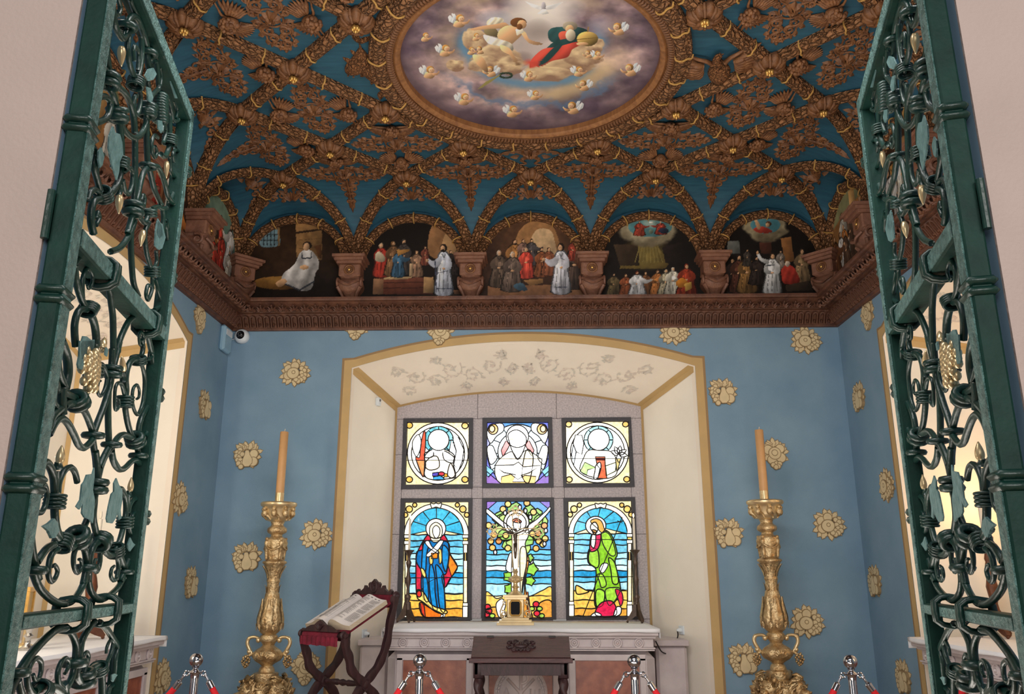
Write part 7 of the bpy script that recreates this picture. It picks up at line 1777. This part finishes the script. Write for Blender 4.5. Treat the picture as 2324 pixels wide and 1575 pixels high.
rod(2, [(1575, 490), (1530, 560), (1545, 660)], r=.008); rod(2, [(1560, 480), (1605, 540), (1612, 660), (1580, 760)], r=.009); rod(2, [(1490, 590), (1505, 760), (1560, 850), (1600, 800)], r=.009); collar(2, (1670, 780), .05, .02, 2); rod(2, [(1600, 830), (1560, 1000), (1490, 1180)]); bud(2, (1440, 650), (1432, 868), .014)
wrap(2, (1225, 1310), .04, 3, .5); rod(2, [(1260, 1260), (1340, 1235), (1400, 1260), (1450, 1250)], r=.010); rod(2, [(1210, 1350), (1180, 1440), (1130, 1400), (1095, 1310)], r=.010); plate(2, [(1280, 1380), (1330, 1480), (1340, 1590), (1290, 1640), (1255, 1560)]); rod(2, [(1400, 1250), (1410, 1380), (1400, 1590)], r=.010); rod(2, [(1450, 1400), (1490, 1560), (1500, 1400)], r=.008); rod(2, [(1130, 1250), (1160, 1230), (1175, 1120), (1150, 1080), (1130, 1150)], r=.007); rod(2, [(550, 1470), (590, 1380), (575, 1300), (555, 1380)], r=.008)
plate(3, [(1500, 0), (1560, 40), (1600, 200), (1560, 330), (1520, 350), (1470, 300), (1480, 120)]); bud(3, (1375, 120), (1345, 310), .016); rod(3, [(1460, 20), (1410, 150), (1430, 380), (1480, 560)], r=.010); rod(3, [(1545, 360), (1550, 500), (1500, 600)], r=.008); wrap(3, (1500, 610), .04, 4, .4); rod(3, [(1500, 680), (1495, 830), (1450, 950), (1425, 880), (1445, 780), (1470, 780)], r=.008); rod(3, [(1530, 700), (1600, 980)], r=.009); rod(3, [(1660, 40), (1690, 350), (1680, 600), (1640, 900), (1600, 1010), (1520, 1070)], r=.010); collar(3, (1690, 680), .06, .022, 2)
plate(3, [(600, 1375), (640, 1380), (690, 1420), (735, 1420), (720, 1575), (700, 1650), (580, 1650), (560, 1500)]); plate(3, [(880, 1510), (905, 1540), (890, 1620), (865, 1600)]); bud(3, (880, 1520), (920, 1390), .016)
plate(4, [(710, -40), (900, -40), (890, 110), (830, 140), (790, 180), (740, 330), (690, 310), (680, 260), (700, 160)]); bud(4, (1335, 350), (1310, 155), .015); rod(4, [(1345, 480), (1335, 360)], r=.012, taper=.7); bud(4, (1075, 120), (1085, -20), .014)
rod(1, [(590, 60), (620, 300), (680, 440), (730, 490), (780, 400), (775, 320), (800, 250), (850, 205), (910, 235), (960, 350), (1010, 500), (1040, 650), (1045, 800), (1062, 900)], r=.012); collar(1, (770, 340), .036, .024, 1); collar(1, (1045, 680), .036, .024, 1); plate(1, [(940, 960), (980, 880), (1050, 860), (1090, 940), (1050, 1010), (980, 1030)], -.012)
rod(1, [(800, 440), (785, 650), (820, 850), (880, 1000), (900, 1080)], r=.011); rod(1, [(960, 470), (965, 700), (940, 900), (900, 1030)], r=.011); rod(1, [(870, 780), (858, 640), (885, 590), (928, 700), (915, 900)], r=.008); wrap(1, (890, 1060), .04, 4, -.3); rod(1, [(935, 1110), (952, 1260), (932, 1400), (902, 1470), (868, 1400), (872, 1260), (900, 1220)], r=.009); plate(1, [(960, 1100), (1010, 1120), (1045, 1240), (1025, 1320), (980, 1270)], -.012)
rod(1, [(545, 420), (515, 600), (532, 800), (560, 960), (560, 1120), (600, 1210), (640, 1350), (665, 1430)], r=.012); collar(1, (545, 1030), .04, .026, 2); rod(1, [(590, 900), (640, 1080), (760, 1200), (830, 1350), (865, 1520), (880, 1700)], r=.012); rod(1, [(545, 960), (500, 880), (462, 900), (455, 1050), (470, 1110)], r=.009); rod(1, [(385, 1330), (420, 1250), (500, 1232), (562, 1300), (552, 1420), (500, 1520), (370, 1572)], r=.011); collar(1, (655, 1450), .036, .024, 2, .5); bud(1, (690, 590), (685, 850), .018)
rod(1, [(1040, 430), (1090, 490), (1092, 600), (1050, 645)], r=.008); rod(1, [(1000, 0), (1075, 250), (1138, 400), (1140, 650), (1160, 820), (1182, 1120)], r=.010); collar(1, (1145, 700), .034, .022, 1); rod(1, [(1110, 790), (1180, 760), (1200, 640), (1250, 690), (1300, 860), (1350, 1020)], r=.009); rod(1, [(1200, 860), (1215, 1000), (1200, 1100)], r=.008); rod(1, [(1220, 1180), (1300, 1260), (1340, 1400), (1370, 1540), (1430, 1530)], r=.010); rod(1, [(1380, 1280), (1420, 1400), (1400, 1520)], r=.008)
gx = [gt(1, [(1195, 1220 + k * 36)])[0] for k in range(10)]
b = M()
for k, (x, z) in enumerate(gx): b.tube([(x + (.012 + .008 * math.sin(k / 9 * 3.14)) * math.cos(a), .026 + .018 * math.sin(a), z) for a in np.linspace(0, 6.283, 12, endpoint=False)], .0085, 6, closed=True)
obj('grape_cluster', b, 'green_iron', gate, smooth=4)
rod(1, [(660, -40), (692, 100), (665, 190), (640, 150)], r=.009); rod(1, [(815, -20), (870, 130), (940, 205)], r=.010); rod(1, [(960, 190), (1000, 250), (1040, 360)], r=.010); plate(1, [(900, -20), (980, -20), (1040, 200), (1060, 360), (1020, 330), (960, 190)], -.012); rod(1, [(1040, 1340), (1090, 1230), (1180, 1130)], r=.010); rod(1, [(1040, 1020), (1060, 1200), (1040, 1340)], r=.010); collar(1, (1035, 1400), .04, .026, 2); plate(1, [(1250, 880), (1330, 1000), (1400, 1250), (1330, 1250), (1270, 1060)], -.014)
# gilt grapes under the upper leaf
(gx0, gz0), (gx1, gz1) = gt(4, [(860, 120), (830, 560)])
b = M()
for r_ in range(8):
    t_ = r_ / 7; n = 5 if 0 < r_ < 6 else 3; wd = .04 * math.sin(math.pi * (.16 + .8 * t_))
    for k in range(n):
        u = (k - (n - 1) / 2) / max(n - 1, 1) * 2 + (.2 if r_ % 2 else -.2); b.ball((gx0 + (gx1 - gx0) * t_ + u * wd, .012 - .012 * (1 - u * u), gz0 + (gz1 - gz0) * t_), (.0125, .012, .0145), 7, 5)
obj('gilt_grapes', b, 'gilt_smooth', gate, smooth=4)
# knobs on the hinge stile, latch handle, hinge straps
for t_, p_ in ((2, (185, 190)), (3, (160, 890)), (5, (100, 400))):
    z = gp(TL[t_][0] + p_[0] / TL[t_][2], TL[t_][1] + p_[1] / TL[t_][2], -.05)[1]; b = M()
    for u in (-.012, .012): b.box((.03, T0 / 2, z + u), (.078, T0 + .02, .021), ch=.0085)
    obj('stile_collar', b, 'green_iron', gate, smooth=1)
z = gp(300, 1470, 0)[1]; b = M(); b.tube(crom([(LL - .002, .03, z + .07), (LL + .03, .02, z + .05), (LL + .06, .02, z + .01), (LL + .05, .02, z - .03), (LL + .012, .03, z - .075), (LL - .002, .03, z - .09)], 5), [.007] * 6 + [.011] * 10 + [.007] * 10, 8); obj('latch_handle', b, 'black_cable', gate, smooth=4)
for zz in (2.3, .7):
    b = M(); b.box((.015, T0 + .004, zz), (.05, .014, .09)); b.tube([(-.012, T0 + .002, zz - .06), (-.012, T0 + .002, zz + .06)], .009, 10); obj('hinge_strap', b, 'green_iron', gate, smooth=.5)
# --- the right leaf is the mirror image
g2 = copy_tree(gate)
NR_ = np.array([1.041, 1.86]) * .93; FR_ = np.array([1.270, 2.85]) * .93
g2.location = (NR_[0], NR_[1], 0); g2.rotation_euler = (0, 0, math.atan2(FR_[1] - NR_[1], FR_[0] - NR_[0])); g2.scale = (1, -1, 1)
g2['label'] = 'green wrought iron gate leaf with gilt buds, open at the right'
